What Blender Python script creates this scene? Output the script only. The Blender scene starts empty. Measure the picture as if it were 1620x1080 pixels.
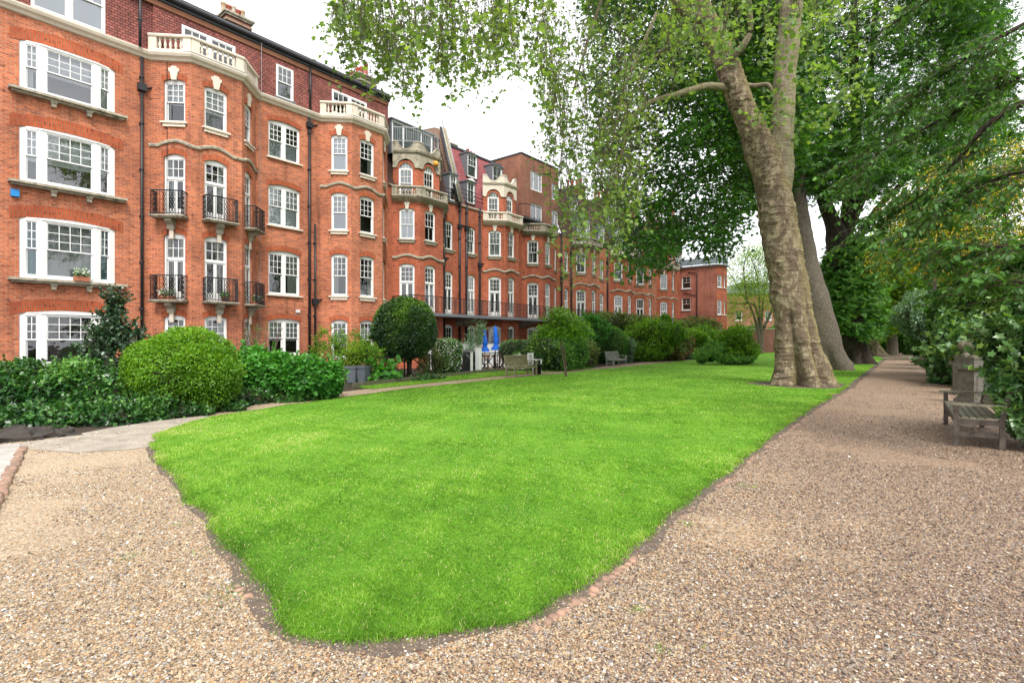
# Victorian red-brick terrace, lawn, gravel walks and plane trees.  All geometry is built here.
import bpy, math, random
import numpy as np
from mathutils import Vector, Matrix, noise as mnoise
random.seed(7); RS = np.random.RandomState(11)
scene = bpy.context.scene
COL = scene.collection
PI = math.pi
# ------------------------------------------------------------------ surveying helpers (metres)
F, H = 820.0, 1.55
def at(u, v, Y):                     # a point seen at (u, v) of the survey photo, Y metres ahead
    return Vector(((u-810)/F*Y, Y, H+(540-v)/F*Y))
def G(u, v, z=0.0):                  # the ground point there
    Y = F*(H-z)/(v-540); return Vector(((u-810)/F*Y, Y, z))
TH = math.radians(39.0); SN, CS = math.sin(TH), math.cos(TH)
D0 = 24.0
def FP(s, n, z=0.0):                 # terrace frame: s along the terrace, n out of it
    d = D0-n; return Vector((-CS*d+SN*s, SN*d+CS*s, z))
# ------------------------------------------------------------------ objects
def link(o, parent=None):
    COL.objects.link(o)
    if parent is not None: o.parent = parent
    return o
def tag(o, label=None, cat=None, group=None, kind=None):
    if label: o['label'] = label
    if cat: o['category'] = cat
    if group: o['group'] = group
    if kind: o['kind'] = kind
    return o
def empty(name, loc, rz=0.0, label=None, cat=None, group=None):
    o = bpy.data.objects.new(name, None); o.empty_display_size = .3
    o.location = loc; o.rotation_euler = (0, 0, rz); link(o); tag(o, label, cat, group); return o
def copy_tree(o, parent=None):
    kids = list(o.children); c = o.copy(); link(c); c.parent = parent
    for k in kids: copy_tree(k, c)
    return c
class MB:
    def __init__(s):
        s.v = []; s.f = []; s.m = []; s.uv = []; s.mats = []; s.M = Matrix.Identity(4); s.sm = []
        s.cur = 0; s.smooth = False
    def mat(s, m):
        if m not in s.mats: s.mats.append(m)
        s.cur = s.mats.index(m); return s
    def poly(s, pts, uv=None):
        b = len(s.v)
        for p in pts: s.v.append(s.M @ Vector(p))
        s.f.append(list(range(b, b+len(pts)))); s.m.append(s.cur); s.sm.append(s.smooth)
        s.uv.extend(uv if uv else [(0, 0)]*len(pts))
    def mesh_add(s, vs, fs, smooth=False):
        b = len(s.v)
        for p in vs: s.v.append(s.M @ Vector(p))
        for f in fs:
            s.f.append([b+i for i in f]); s.m.append(s.cur); s.sm.append(smooth or s.smooth); s.uv.extend([(0, 0)]*len(f))
    def box(s, x0, x1, y0, y1, z0, z1):
        vs = [(x, y, z) for z in (z0, z1) for y in (y0, y1) for x in (x0, x1)]
        s.mesh_add(vs, [(0,2,3,1), (4,5,7,6), (0,1,5,4), (2,6,7,3), (0,4,6,2), (1,3,7,5)])
    def bar(s, a, b, w, t=None):      # square bar between two points
        s.tube([a, b], [w/2*1.41, (t or w)/2*1.41], 4, False, PI/4)
    def tube(s, pts, rad, n=8, smooth=True, a0=0.0, cap=True):
        pts = [Vector(p) for p in pts]; vs = []; fs = []
        up = None
        for i, p in enumerate(pts):
            d = (pts[min(i+1, len(pts)-1)]-pts[max(i-1, 0)])
            if d.length < 1e-9: d = Vector((0, 0, 1))
            d.normalize()
            if up is None:
                up = Vector((0, 0, 1)) if abs(d.z) < .9 else Vector((0, 1, 0))
            x = d.cross(up)
            if x.length < 1e-6: x = d.orthogonal()
            x.normalize(); y = d.cross(x).normalized(); up = -y if False else up
            r = rad[i] if hasattr(rad, '__len__') else rad
            for k in range(n):
                a = a0+2*PI*k/n; vs.append(p+x*(r*math.cos(a))+y*(r*math.sin(a)))
        for i in range(len(pts)-1):
            for k in range(n):
                a = i*n+k; b = i*n+(k+1) % n; fs.append((a, a+n, b+n, b))
        if cap:
            fs.append(tuple(range(n))); fs.append(tuple(range((len(pts)-1)*n+n-1, (len(pts)-1)*n-1, -1)))
        s.mesh_add(vs, fs, smooth)
    def lathe(s, prof, c=(0, 0, 0), n=10, smooth=True):
        vs = []; fs = []
        for r, z in prof:
            for k in range(n):
                a = 2*PI*k/n; vs.append((c[0]+r*math.cos(a), c[1]+r*math.sin(a), c[2]+z))
        for i in range(len(prof)-1):
            for k in range(n):
                a = i*n+k; b = i*n+(k+1) % n; fs.append((a, b, b+n, a+n))
        fs.append(tuple(range(n-1, -1, -1))); fs.append(tuple(range((len(prof)-1)*n, len(prof)*n)))
        s.mesh_add(vs, fs, smooth)
    def prism(s, poly, y0, y1):       # poly in x,z
        n = len(poly); vs = [(x, y0, z) for x, z in poly]+[(x, y1, z) for x, z in poly]
        fs = [tuple(range(n)), tuple(range(2*n-1, n-1, -1))]+[(i, i+n, (i+1) % n+n, (i+1) % n) for i in range(n)]
        s.mesh_add(vs, fs)
    def slab(s, poly, z0, z1):        # poly in x,y (ccw)
        n = len(poly); vs = [(x, y, z0) for x, y in poly]+[(x, y, z1) for x, y in poly]
        fs = [tuple(range(n-1, -1, -1)), tuple(range(n, 2*n))]+[(i, (i+1) % n, (i+1) % n+n, i+n) for i in range(n)]
        s.mesh_add(vs, fs)
    def build(s, name, parent=None, loc=None, me_only=False):
        me = bpy.data.meshes.new(name)
        me.from_pydata([tuple(p) for p in s.v], [], s.f); 
        for m in s.mats: me.materials.append(m)
        me.polygons.foreach_set('material_index', s.m)
        me.polygons.foreach_set('use_smooth', s.sm)
        ul = me.uv_layers.new(name='UVMap')
        ul.data.foreach_set('uv', [c for p in s.uv for c in p])
        me.update()
        if me_only: return me
        o = bpy.data.objects.new(name, me)
        if loc is not None: o.location = loc
        return link(o, parent)
def one(name, fn, m, parent=None, **k):
    b = MB(); b.mat(m); fn(b); return b.build(name, parent, **k)
# ------------------------------------------------------------------ materials
def nt(name):
    m = bpy.data.materials.new(name); m.use_nodes = True; t = m.node_tree; t.nodes.clear()
    out = t.nodes.new('ShaderNodeOutputMaterial'); return m, t, out
def N(t, typ, **kw):
    n = t.nodes.new(typ)
    for k, v in kw.items():
        if k in n.inputs.keys(): n.inputs[k].default_value = v
        else: setattr(n, k, v)
    return n
def L(t, a, b): t.links.new(a, b)
def rgb(c): return (c[0], c[1], c[2], 1.0)
def ramp(t, fac, stops, interp='LINEAR'):
    r = t.nodes.new('ShaderNodeValToRGB'); e = r.color_ramp.elements; r.color_ramp.interpolation = interp
    while len(e) < len(stops): e.new(.5)
    for i, (p, c) in enumerate(stops): e[i].position = p; e[i].color = rgb(c)
    L(t, fac, r.inputs[0]); return r.outputs[0]
def noise_n(t, vec, scale, detail=4, rough=.6):
    n = N(t, 'ShaderNodeTexNoise'); n.inputs['Scale'].default_value = scale; n.inputs['Detail'].default_value = detail
    n.inputs['Roughness'].default_value = rough
    if vec is not None: L(t, vec, n.inputs['Vector'])
    return n.outputs['Fac']
def mixc(t, fac, a, b, typ='MIX'):
    n = t.nodes.new('ShaderNodeMix'); n.data_type = 'RGBA'; n.blend_type = typ
    for s, x in ((n.inputs[0], fac), (n.inputs[6], a), (n.inputs[7], b)):
        if isinstance(x, (int, float)): s.default_value = x
        elif isinstance(x, tuple): s.default_value = rgb(x)
        else: L(t, x, s)
    return n.outputs[2]
def mth(t, op, a, b=None):
    n = t.nodes.new('ShaderNodeMath'); n.operation = op
    for s, x in ((n.inputs[0], a), (n.inputs[1], b)):
        if x is None: continue
        if isinstance(x, (int, float)): s.default_value = x
        else: L(t, x, s)
    return n.outputs[0]
def bump(t, h, strength, dist):
    n = t.nodes.new('ShaderNodeBump'); n.inputs['Strength'].default_value = strength; n.inputs['Distance'].default_value = dist
    L(t, h, n.inputs['Height']); return n.outputs[0]
def princ(t, out, col, rough=.8, spec=.3, nrm=None, metal=0.0):
    p = t.nodes.new('ShaderNodeBsdfPrincipled')
    if isinstance(col, tuple): p.inputs['Base Color'].default_value = rgb(col)
    else: L(t, col, p.inputs['Base Color'])
    if isinstance(rough, (int, float)): p.inputs['Roughness'].default_value = rough
    else: L(t, rough, p.inputs['Roughness'])
    p.inputs['Specular IOR Level'].default_value = spec; p.inputs['Metallic'].default_value = metal
    if nrm is not None: L(t, nrm, p.inputs['Normal'])
    if out is not None: L(t, p.outputs[0], out.inputs[0])
    return p
def plain(name, c, rough=.6, var=.18, scale=6.0, spec=.35, c2=None, bmp=0.0, dirt=None):
    m, t, out = nt(name); tc = N(t, 'ShaderNodeTexCoord').outputs['Object']
    f = noise_n(t, tc, scale, 6, .65)
    lo = tuple(x*(1-var) for x in (c2 or c)); hi = tuple(min(x*(1+var*.6), 1) for x in c)
    col = ramp(t, f, [(.3, lo), (.7, hi)])
    if dirt:
        f2 = noise_n(t, tc, dirt[1], 8, .7)
        msk = ramp(t, f2, [(dirt[2], (0, 0, 0)), (min(dirt[2]+.15, 1), (1, 1, 1))])
        col = mixc(t, msk, col, dirt[0])
    nr = bump(t, noise_n(t, tc, scale*6, 5), bmp, .01) if bmp else None
    princ(t, out, col, rough, spec, nr); return m
def brickmat(name, c1, c2, mort, bw=.225, rh=.075, ms=.010, stain=.36, soot=(.05, .025, .02), tile=False, off=.5):
    m, t, out = nt(name); uv = N(t, 'ShaderNodeTexCoord').outputs['UV']
    def bk(ca, cb, bias, seedoff):
        b = t.nodes.new('ShaderNodeTexBrick'); b.offset = off; b.squash = 1.0
        b.inputs['Scale'].default_value = 1; b.inputs['Brick Width'].default_value = bw; b.inputs['Row Height'].default_value = rh
        b.inputs['Mortar Size'].default_value = ms; b.inputs['Mortar Smooth'].default_value = .3; b.inputs['Bias'].default_value = bias
        b.inputs['Color1'].default_value = rgb(ca); b.inputs['Color2'].default_value = rgb(cb); b.inputs['Mortar'].default_value = rgb(mort)
        L(t, uv, b.inputs['Vector']); return b
    b = bk(c1, c2, -.1, 0)
    tc = N(t, 'ShaderNodeTexCoord').outputs['Object']
    big = noise_n(t, tc, .55, 6, .62); med = noise_n(t, tc, 3.2, 5, .7)
    mp = N(t, 'ShaderNodeMapping'); mp.inputs['Scale'].default_value = (1/bw*.5, 1/rh*.5, 1); L(t, uv, mp.inputs['Vector'])
    fine = noise_n(t, mp.outputs[0], 1.6, 2, .8)
    dark = ramp(t, fine, [(.56, (1, 1, 1)), (.68, (.42, .38, .36))])
    col = mixc(t, 1.0, b.outputs['Color'], dark, 'MULTIPLY')
    var = ramp(t, big, [(.3, (1-stain, 1-stain*1.1, 1-stain*1.1)), (.62, (1.12, 1.1, 1.1))])
    col = mixc(t, 1.0, col, var, 'MULTIPLY')
    sm = ramp(t, med, [(.62, (0, 0, 0)), (.8, (.6, .6, .6))])
    col = mixc(t, sm, col, soot)
    # rain streaks running down the wall
    mp2 = N(t, 'ShaderNodeMapping'); mp2.inputs['Scale'].default_value = (2.2, .13, 1); L(t, uv, mp2.inputs['Vector'])
    st = ramp(t, noise_n(t, mp2.outputs[0], 1.3, 5, .6), [(.54, (0, 0, 0)), (.8, (.62, .62, .62))])
    col = mixc(t, st, col, soot)
    hgt = mth(t, 'SUBTRACT', 1.0, b.outputs['Fac'])
    if tile:
        sx = t.nodes.new('ShaderNodeSeparateXYZ'); L(t, uv, sx.inputs[0])
        fr = mth(t, 'FRACT', mth(t, 'DIVIDE', sx.outputs[1], rh)); hgt = mth(t, 'SUBTRACT', hgt, mth(t, 'MULTIPLY', fr, .9))
    hgt = mth(t, 'ADD', hgt, mth(t, 'MULTIPLY', fine, .3))
    princ(t, out, col, .85, .25, bump(t, hgt, .9 if tile else .6, .02 if tile else .006)); return m
BRICK = brickmat('red_brick', (.60, .165, .062), (.33, .088, .044), (.42, .29, .21))
BRICK_T = brickmat('terrace_brick', (.52, .135, .062), (.34, .085, .048), (.33, .19, .13), ms=.007)
BRICK_W = brickmat('wing_brick', (.50, .155, .095), (.38, .125, .09), (.34, .24, .19))
BRICK_M = brickmat('brown_brick', (.33, .125, .075), (.25, .10, .065), (.27, .18, .13))
BRICK_G = brickmat('garden_brick', (.27, .10, .07), (.18, .075, .06), (.2, .16, .13))
RUBBED = brickmat('arch_brick', (.50, .115, .04), (.40, .08, .035), (.26, .12, .07), bw=.22, rh=.07, ms=.012, off=0.0)
TILE = brickmat('hung_tile', (.34, .115, .09), (.19, .07, .062), (.05, .025, .022), bw=.17, rh=.105, ms=.010, tile=True)
TILE_P = brickmat('pink_tile', (.42, .13, .135), (.34, .105, .11), (.12, .04, .04), bw=.17, rh=.12, ms=.010, tile=True)
STONE = plain('painted_stone', (.66, .58, .48), .8, .12, 3, dirt=((.30, .27, .22), 5.0, .62), bmp=.2)
STONE_OLD = plain('weathered_stone', (.43, .38, .29), .9, .22, 4, c2=(.30, .27, .21), dirt=((.10, .10, .075), 5, .52), bmp=.4)
STONE_PIER = plain('grey_stone', (.155, .135, .112), .95, .3, 9, c2=(.12, .115, .095), dirt=((.07, .075, .045), 7, .5), bmp=.5)
BALLST = plain('mossy_stone', (.19, .165, .115), .95, .3, 12, c2=(.12, .125, .075), dirt=((.07, .085, .035), 6, .5), bmp=.6)
WHITE = plain('white_paint', (.80, .80, .79), .45, .05, 5)
WHITE_OLD = plain('dull_white_paint', (.70, .70, .68), .6, .12, 5, dirt=((.4, .38, .33), 4, .62))
IRON = plain('black_iron', (.016, .016, .018), .5, .2, 20)
PIPE = plain('black_pipe', (.022, .022, .026), .4, .4, 10, dirt=((.06, .05, .045), 6, .62))
LEAD = plain('grey_lead', (.16, .17, .19), .6, .2, 6)
SLATE = plain('dark_slate', (.055, .06, .07), .7, .25, 8)
ROOFM = brickmat('brown_roof_tile', (.12, .062, .05), (.08, .045, .038), (.02, .015, .012), bw=.17, rh=.10, tile=True)
POT_R = plain('red_clay_pot', (.42, .11, .075), .8, .25, 8)
POT_C = plain('cream_clay_pot', (.55, .42, .28), .8, .25, 8)
TERRA = plain('terracotta', (.40, .15, .08), .85, .25, 12)
PLANTER = plain('grey_planter', (.13, .15, .17), .5, .2, 14)
BLUE = plain('blue_canvas', (.012, .14, .66), .75, .2, 7)
BLUEBOX = plain('blue_plastic', (.02, .25, .62), .4, .1, 7)
YELLOW = plain('amber_plastic', (.75, .33, .03), .4, .1, 7)
COVER = plain('black_cover', (.014, .015, .018), .38, .4, 3, spec=.5)
WOOD_G = plain('mossy_teak', (.23, .215, .12), .9, .35, 9, c2=(.15, .145, .075), bmp=.3)
WOOD_S = plain('silvered_teak', (.30, .31, .27), .9, .3, 9, c2=(.22, .23, .2), bmp=.3)
WOOD_D = plain('dark_teak', (.105, .085, .07), .9, .35, 9, c2=(.06, .05, .042), bmp=.4)
WOOD_SLAT = plain('weathered_slat', (.225, .205, .15), .9, .35, 7, c2=(.15, .14, .1), bmp=.4)
WOOD_B = plain('brown_wood', (.13, .065, .035), .7, .3, 9)
WOOD_E = plain('edging_timber', (.14, .13, .075), .95, .3, 9, c2=(.1, .1, .055), bmp=.3)
POLE_OLD = plain('lichened_pole', (.33, .29, .2), .9, .3, 6)
METALPOLE = plain('grey_metal', (.35, .36, .38), .4, .2, 6)
RENDER_W = plain('white_render', (.72, .73, .74), .8, .08, 2, dirt=((.45, .45, .42), 3, .62))
BLIND = plain('white_blind', (.72, .74, .76), .9, .04, 2)
NET = plain('net_curtain', (.50, .52, .53), .9, .12, 14)
CUR_W = plain('white_curtain', (.55, .56, .54), .9, .15, 9)
CUR_C = plain('cream_curtain', (.42, .36, .27), .9, .2, 9)
CUR_T = plain('teal_curtain', (.16, .36, .42), .9, .25, 9)
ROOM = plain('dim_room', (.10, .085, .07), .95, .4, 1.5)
def glassmat(name, base, tint=(1, 1, 1)):
    m, t, out = nt(name)
    tr = N(t, 'ShaderNodeBsdfTransparent'); tr.inputs[0].default_value = rgb(tint)
    gl = N(t, 'ShaderNodeBsdfGlossy'); gl.inputs['Roughness'].default_value = .015; gl.inputs[0].default_value = (.95, .97, 1, 1)
    tc = N(t, 'ShaderNodeTexCoord').outputs['Object']; nn = bump(t, noise_n(t, tc, 1.7, 2), .12, .05); L(t, nn, gl.inputs['Normal'])
    fr = N(t, 'ShaderNodeFresnel'); fr.inputs['IOR'].default_value = 1.5
    f = mth(t, 'MINIMUM', mth(t, 'ADD', mth(t, 'MULTIPLY', fr.outputs[0], 1.25), base), 1.0)
    mx = N(t, 'ShaderNodeMixShader'); L(t, f, mx.inputs[0]); L(t, tr.outputs[0], mx.inputs[1]); L(t, gl.outputs[0], mx.inputs[2])
    L(t, mx.outputs[0], out.inputs[0]); return m
GLASS = glassmat('window_glass', .05, (.80, .83, .82))
GLASS_B = glassmat('bright_window_glass', .09, (.88, .91, .93))
# leaves: colour varies leaf by leaf with the stored attribute "tint"
def leafmat(name, stops, trans=.35, rough=.45, spec=.35, tcol=None):
    m, t, out = nt(name); a = N(t, 'ShaderNodeAttribute'); a.attribute_name = 'tint'
    col = ramp(t, a.outputs['Fac'], stops)
    p = princ(t, None, col, rough, spec)
    tl = N(t, 'ShaderNodeBsdfTranslucent')
    tc2 = mixc(t, 1.0, col, tcol or (1.5, 1.45, .55), 'MULTIPLY'); L(t, tc2, tl.inputs[0])
    mx = N(t, 'ShaderNodeMixShader'); mx.inputs[0].default_value = trans
    L(t, p.outputs[0], mx.inputs[1]); L(t, tl.outputs[0], mx.inputs[2]); L(t, mx.outputs[0], out.inputs[0]); return m
LF_PLANE = leafmat('plane_leaf', [(0, (.075, .13, .04)), (.5, (.16, .27, .07)), (1, (.34, .46, .13))], .5)
LF_DARK = leafmat('chestnut_leaf', [(0, (.018, .06, .010)), (.5, (.042, .13, .018)), (1, (.11, .26, .035))], .42, .4)
LF_MID = leafmat('mid_leaf', [(0, (.025, .085, .014)), (.5, (.07, .21, .028)), (1, (.19, .40, .06))], .35)
LF_BRIGHT = leafmat('bright_leaf', [(0, (.05, .12, .008)), (.5, (.115, .27, .014)), (1, (.24, .44, .03))], .35)
LF_LIME = leafmat('lime_leaf', [(0, (.10, .18, .012)), (.5, (.2, .36, .025)), (1, (.36, .52, .05))], .5)
LF_IVY = leafmat('ivy_leaf', [(0, (.010, .034, .010)), (.45, (.02, .082, .015)), (.8, (.05, .16, .022)), (1, (.15, .32, .06))], .15, .35, .5)
LF_HOLLY = leafmat('holly_leaf', [(0, (.012, .028, .014)), (.6, (.024, .062, .024)), (1, (.07, .14, .045))], .1, .3, .55)
LF_BROAD = leafmat('broad_leaf', [(0, (.025, .10, .015)), (.5, (.055, .22, .025)), (1, (.12, .36, .05))], .3, .45)
LF_BAY = leafmat('clipped_leaf', [(0, (.012, .04, .010)), (.5, (.028, .085, .016)), (.85, (.08, .19, .02)), (1, (.22, .38, .03))], .2, .3, .5)
LF_CHERRY = leafmat('drooping_leaf', [(0, (.025, .065, .014)), (.5, (.06, .16, .028)), (.85, (.12, .27, .05)), (1, (.22, .42, .10))], .45, .4)
LF_OLIVE = leafmat('olive_leaf', [(0, (.05, .07, .016)), (.5, (.115, .175, .04)), (1, (.25, .33, .10))], .3)
LF_GREY = leafmat('pale_leaf', [(0, (.05, .11, .06)), (.5, (.12, .24, .11)), (1, (.32, .45, .27))], .2, .35, .5)
LF_BLUEG = leafmat('mahonia_leaf', [(0, (.028, .07, .022)), (.45, (.075, .18, .045)), (.8, (.17, .32, .11)), (1, (.33, .52, .08))], .2, .28, .6)
LF_RED = leafmat('russet_leaf', [(0, (.10, .05, .02)), (.5, (.20, .09, .04)), (1, (.34, .14, .06))], .3)
PET_Y = leafmat('yellow_petal', [(0, (.55, .42, .01)), (1, (.85, .68, .04))], .3, tcol=(1, 1, .6))
PET_W = leafmat('white_petal', [(0, (.62, .62, .55)), (1, (.85, .85, .80))], .3, tcol=(1, 1, 1))
PET_O = leafmat('orange_petal', [(0, (.45, .10, .03)), (1, (.65, .2, .05))], .3, tcol=(1, 1, 1))
GRASS = leafmat('grass_blade', [(0, (.045, .135, .010)), (.5, (.14, .315, .022)), (.88, (.30, .50, .06)), (1, (.55, .50, .24))], .35, .55, .25, tcol=(1.3, 1.3, .4))
def barkmat(name, stops, scale=5.0, ridge=None, bmp=.8, moss=None):
    m, t, out = nt(name); tc = N(t, 'ShaderNodeTexCoord').outputs['Object']
    v = noise_n(t, tc, scale, 8, .68)
    col = ramp(t, v, stops)
    mp = N(t, 'ShaderNodeMapping'); mp.inputs['Scale'].default_value = ridge or (1, 1, .3); L(t, tc, mp.inputs['Vector'])
    r = noise_n(t, mp.outputs[0], scale*3, 6, .7)
    col = mixc(t, 1.0, col, ramp(t, r, [(.35, (.45, .42, .4)), (.6, (1.1, 1.1, 1.1))]), 'MULTIPLY')
    if moss:
        g = N(t, 'ShaderNodeNewGeometry'); sx = t.nodes.new('ShaderNodeSeparateXYZ'); L(t, g.outputs['Normal'], sx.inputs[0])
        f = mth(t, 'ADD', mth(t, 'MULTIPLY', sx.outputs[0], .6), mth(t, 'MULTIPLY', noise_n(t, tc, 2.2, 5), .9))
        col = mixc(t, ramp(t, f, [(.45, (0, 0, 0)), (.85, (.75, .75, .75))]), col, moss)
    princ(t, out, col, .9, .2, bump(t, r, bmp, .04)); return m
def flakybark(name, ground, pale, dark, moss):
    # plane bark: thin plates flake off and leave sharp-edged pale patches
    m, t, out = nt(name); tc = N(t, 'ShaderNodeTexCoord').outputs['Object']
    mp = N(t, 'ShaderNodeMapping'); mp.inputs['Scale'].default_value = (1, 1, .62); L(t, tc, mp.inputs['Vector']); v = mp.outputs[0]
    n1 = noise_n(t, v, 4.2, 9, .72); n2 = noise_n(t, v, 2.6, 9, .78); n3 = noise_n(t, tc, 26, 5, .7); n4 = noise_n(t, v, 9.5, 7, .7)
    col = mixc(t, ramp(t, n1, [(.49, (0, 0, 0)), (.57, (1, 1, 1))]), ground, pale)
    col = mixc(t, ramp(t, n4, [(.55, (0, 0, 0)), (.63, (.8, .8, .8))]), col, tuple(x*.62 for x in ground))
    col = mixc(t, ramp(t, n2, [(.55, (0, 0, 0)), (.66, (.85, .85, .85))]), col, dark)
    g = N(t, 'ShaderNodeNewGeometry'); sx = t.nodes.new('ShaderNodeSeparateXYZ'); L(t, g.outputs['Normal'], sx.inputs[0])
    f = mth(t, 'ADD', mth(t, 'MULTIPLY', sx.outputs[0], .55), mth(t, 'MULTIPLY', noise_n(t, tc, 1.9, 6, .7), .8))
    col = mixc(t, ramp(t, f, [(.42, (0, 0, 0)), (.72, (.65, .65, .65))]), col, moss)
    sp = t.nodes.new('ShaderNodeSeparateXYZ'); L(t, tc, sp.inputs[0])
    col = mixc(t, 1.0, col, ramp(t, n3, [(.3, (.62, .6, .58)), (.65, (1.12, 1.12, 1.1))]), 'MULTIPLY')
    mp3 = N(t, 'ShaderNodeMapping'); mp3.inputs['Scale'].default_value = (1.1, 1.1, 6.5); L(t, tc, mp3.inputs['Vector']); n6 = noise_n(t, mp3.outputs[0], 2.2, 6, .62)
    col = mixc(t, 1.0, col, ramp(t, n6, [(.36, (.72, .69, .67)), (.45, (1, 1, 1)), (.7, (1.1, 1.09, 1.06))]), 'MULTIPLY')
    n1 = mth(t, 'ADD', n1, mth(t, 'MULTIPLY', n6, .55))
    h = mth(t, 'ADD', mth(t, 'MULTIPLY', n1, 1.0), mth(t, 'ADD', mth(t, 'MULTIPLY', n3, .35), mth(t, 'MULTIPLY', n4, .5)))
    princ(t, out, col, .9, .2, bump(t, h, 1.0, .10)); return m
BARK_P = flakybark('plane_bark', (.18, .135, .095), (.37, .31, .21), (.055, .037, .03), (.27, .23, .095))
BARK_L = flakybark('limb_bark', (.26, .22, .15), (.33, .30, .2), (.17, .135, .09), (.24, .235, .11))
BARK_G = barkmat('grey_bark', [(.3, (.10, .082, .062)), (.55, (.17, .145, .112)), (.8, (.28, .25, .2))], 9.0, (1, 1, .8), .9)
BARK_D = barkmat('dark_bark', [(.3, (.022, .018, .014)), (.6, (.055, .042, .032)), (.85, (.10, .08, .06))], 5.0, (1, 1, .14), 1.0)
BARK_T = plain('twig_bark', (.10, .075, .05), .9, .35, 5)
BARK_R = plain('reddish_bark', (.16, .085, .055), .9, .35, 5)
# ground
def gravelmat(name, stops, sc=62.0, tint=None):
    m, t, out = nt(name); tc = N(t, 'ShaderNodeTexCoord').outputs['Object']
    vo = N(t, 'ShaderNodeTexVoronoi'); vo.inputs['Scale'].default_value = sc; L(t, tc, vo.inputs['Vector'])
    sx = t.nodes.new('ShaderNodeSeparateColor'); L(t, vo.outputs['Color'], sx.inputs[0])
    col = ramp(t, sx.outputs[0], stops)
    sh = ramp(t, vo.outputs['Distance'], [(.0, (1.1, 1.1, 1.1)), (.6, (.95, .95, .95)), (.98, (.45, .42, .4))])
    col = mixc(t, 1.0, col, sh, 'MULTIPLY'); col = mixc(t, 1.0, col, (.88, .86, .83), 'MULTIPLY')
    big = noise_n(t, tc, .5, 5, .6); mid = noise_n(t, tc, 3.0, 6, .7)
    col = mixc(t, 1.0, col, ramp(t, big, [(.3, (.70, .67, .64)), (.65, (1.0, .97, .92))]), 'MULTIPLY')
    col = mixc(t, ramp(t, mid, [(.58, (0, 0, 0)), (.74, (.55, .55, .55))]), col, (.105, .085, .07))
    # fallen bud scales and leaf litter thicken eastward, coloured darker for the tree shade
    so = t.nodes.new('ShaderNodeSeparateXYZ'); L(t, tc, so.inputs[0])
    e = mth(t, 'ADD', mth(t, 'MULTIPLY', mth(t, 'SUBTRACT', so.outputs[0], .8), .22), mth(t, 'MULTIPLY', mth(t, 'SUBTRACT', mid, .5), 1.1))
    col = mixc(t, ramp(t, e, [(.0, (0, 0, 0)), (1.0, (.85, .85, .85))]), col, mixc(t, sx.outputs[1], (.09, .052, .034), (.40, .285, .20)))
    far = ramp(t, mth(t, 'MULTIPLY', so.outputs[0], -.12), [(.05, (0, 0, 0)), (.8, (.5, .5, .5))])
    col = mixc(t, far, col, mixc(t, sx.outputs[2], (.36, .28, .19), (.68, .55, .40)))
    hgt = mth(t, 'SUBTRACT', 1.0, vo.outputs['Distance'])
    princ(t, out, col, .85, .3, bump(t, hgt, .9, .012)); return m
ST = [(0, (.09, .065, .045)), (.15, (.24, .16, .10)), (.34, (.45, .32, .19)), (.5, (.52, .42, .30)), (.63, (.42, .23, .11)), (.78, (.62, .53, .41)), (.9, (.25, .235, .22)), (1, (.74, .69, .60))]
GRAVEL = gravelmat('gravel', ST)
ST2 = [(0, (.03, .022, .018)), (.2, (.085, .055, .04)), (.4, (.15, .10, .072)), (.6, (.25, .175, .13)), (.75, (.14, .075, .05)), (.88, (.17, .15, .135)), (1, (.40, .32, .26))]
ST1 = [(0, (.06, .045, .032)), (.15, (.18, .12, .07)), (.34, (.33, .23, .13)), (.5, (.40, .31, .20)), (.63, (.35, .185, .08)), (.76, (.50, .41, .29)), (.86, (.19, .18, .17)), (.94, (.30, .28, .26)), (1, (.74, .70, .62))]
def stonemat(name, st):
    m, t, out = nt(name); a = N(t, 'ShaderNodeAttribute'); a.attribute_name = 'tint'
    princ(t, out, ramp(t, a.outputs['Fac'], st), .7, .35); return m
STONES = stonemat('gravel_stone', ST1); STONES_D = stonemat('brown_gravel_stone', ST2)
def lawnmat():
    m, t, out = nt('lawn_grass'); tc = N(t, 'ShaderNodeTexCoord').outputs['Object']
    a = noise_n(t, tc, .45, 5, .6); b = noise_n(t, tc, 45, 5, .75); c = noise_n(t, tc, 5, 4, .6)
    f = mth(t, 'ADD', mth(t, 'MULTIPLY', a, .35), mth(t, 'ADD', mth(t, 'MULTIPLY', b, .45), mth(t, 'MULTIPLY', c, .2)))
    col = ramp(t, f, [(.34, (.045, .14, .012)), (.5, (.12, .28, .022)), (.66, (.22, .40, .05))])
    princ(t, out, col, .9, .1, bump(t, b, .8, .03)); return m
LAWN = lawnmat()
SOIL = plain('bare_soil', (.125, .092, .07), .95, .35, 14, c2=(.085, .065, .05), bmp=.6, dirt=((.26, .2, .15), 40, .56))
BED = plain('planting_bed', (.042, .028, .018), .95, .4, 9, bmp=.6, dirt=((.03, .06, .015), 3, .55))
APRON = plain('worn_concrete', (.34, .30, .25), .9, .2, 3, c2=(.26, .225, .18), bmp=.3, dirt=((.15, .16, .08), 2.2, .58))
FLAG = plain('stone_paving', (.42, .40, .37), .8, .18, 3, c2=(.33, .30, .26), bmp=.2)
ROCK = plain('dark_rock', (.05, .042, .036), .9, .4, 5, bmp=.7)
KERBB = plain('edging_brick', (.36, .215, .15), .9, .3, 12, c2=(.25, .16, .115), bmp=.4, dirt=((.16, .12, .09), 8, .48))
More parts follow.
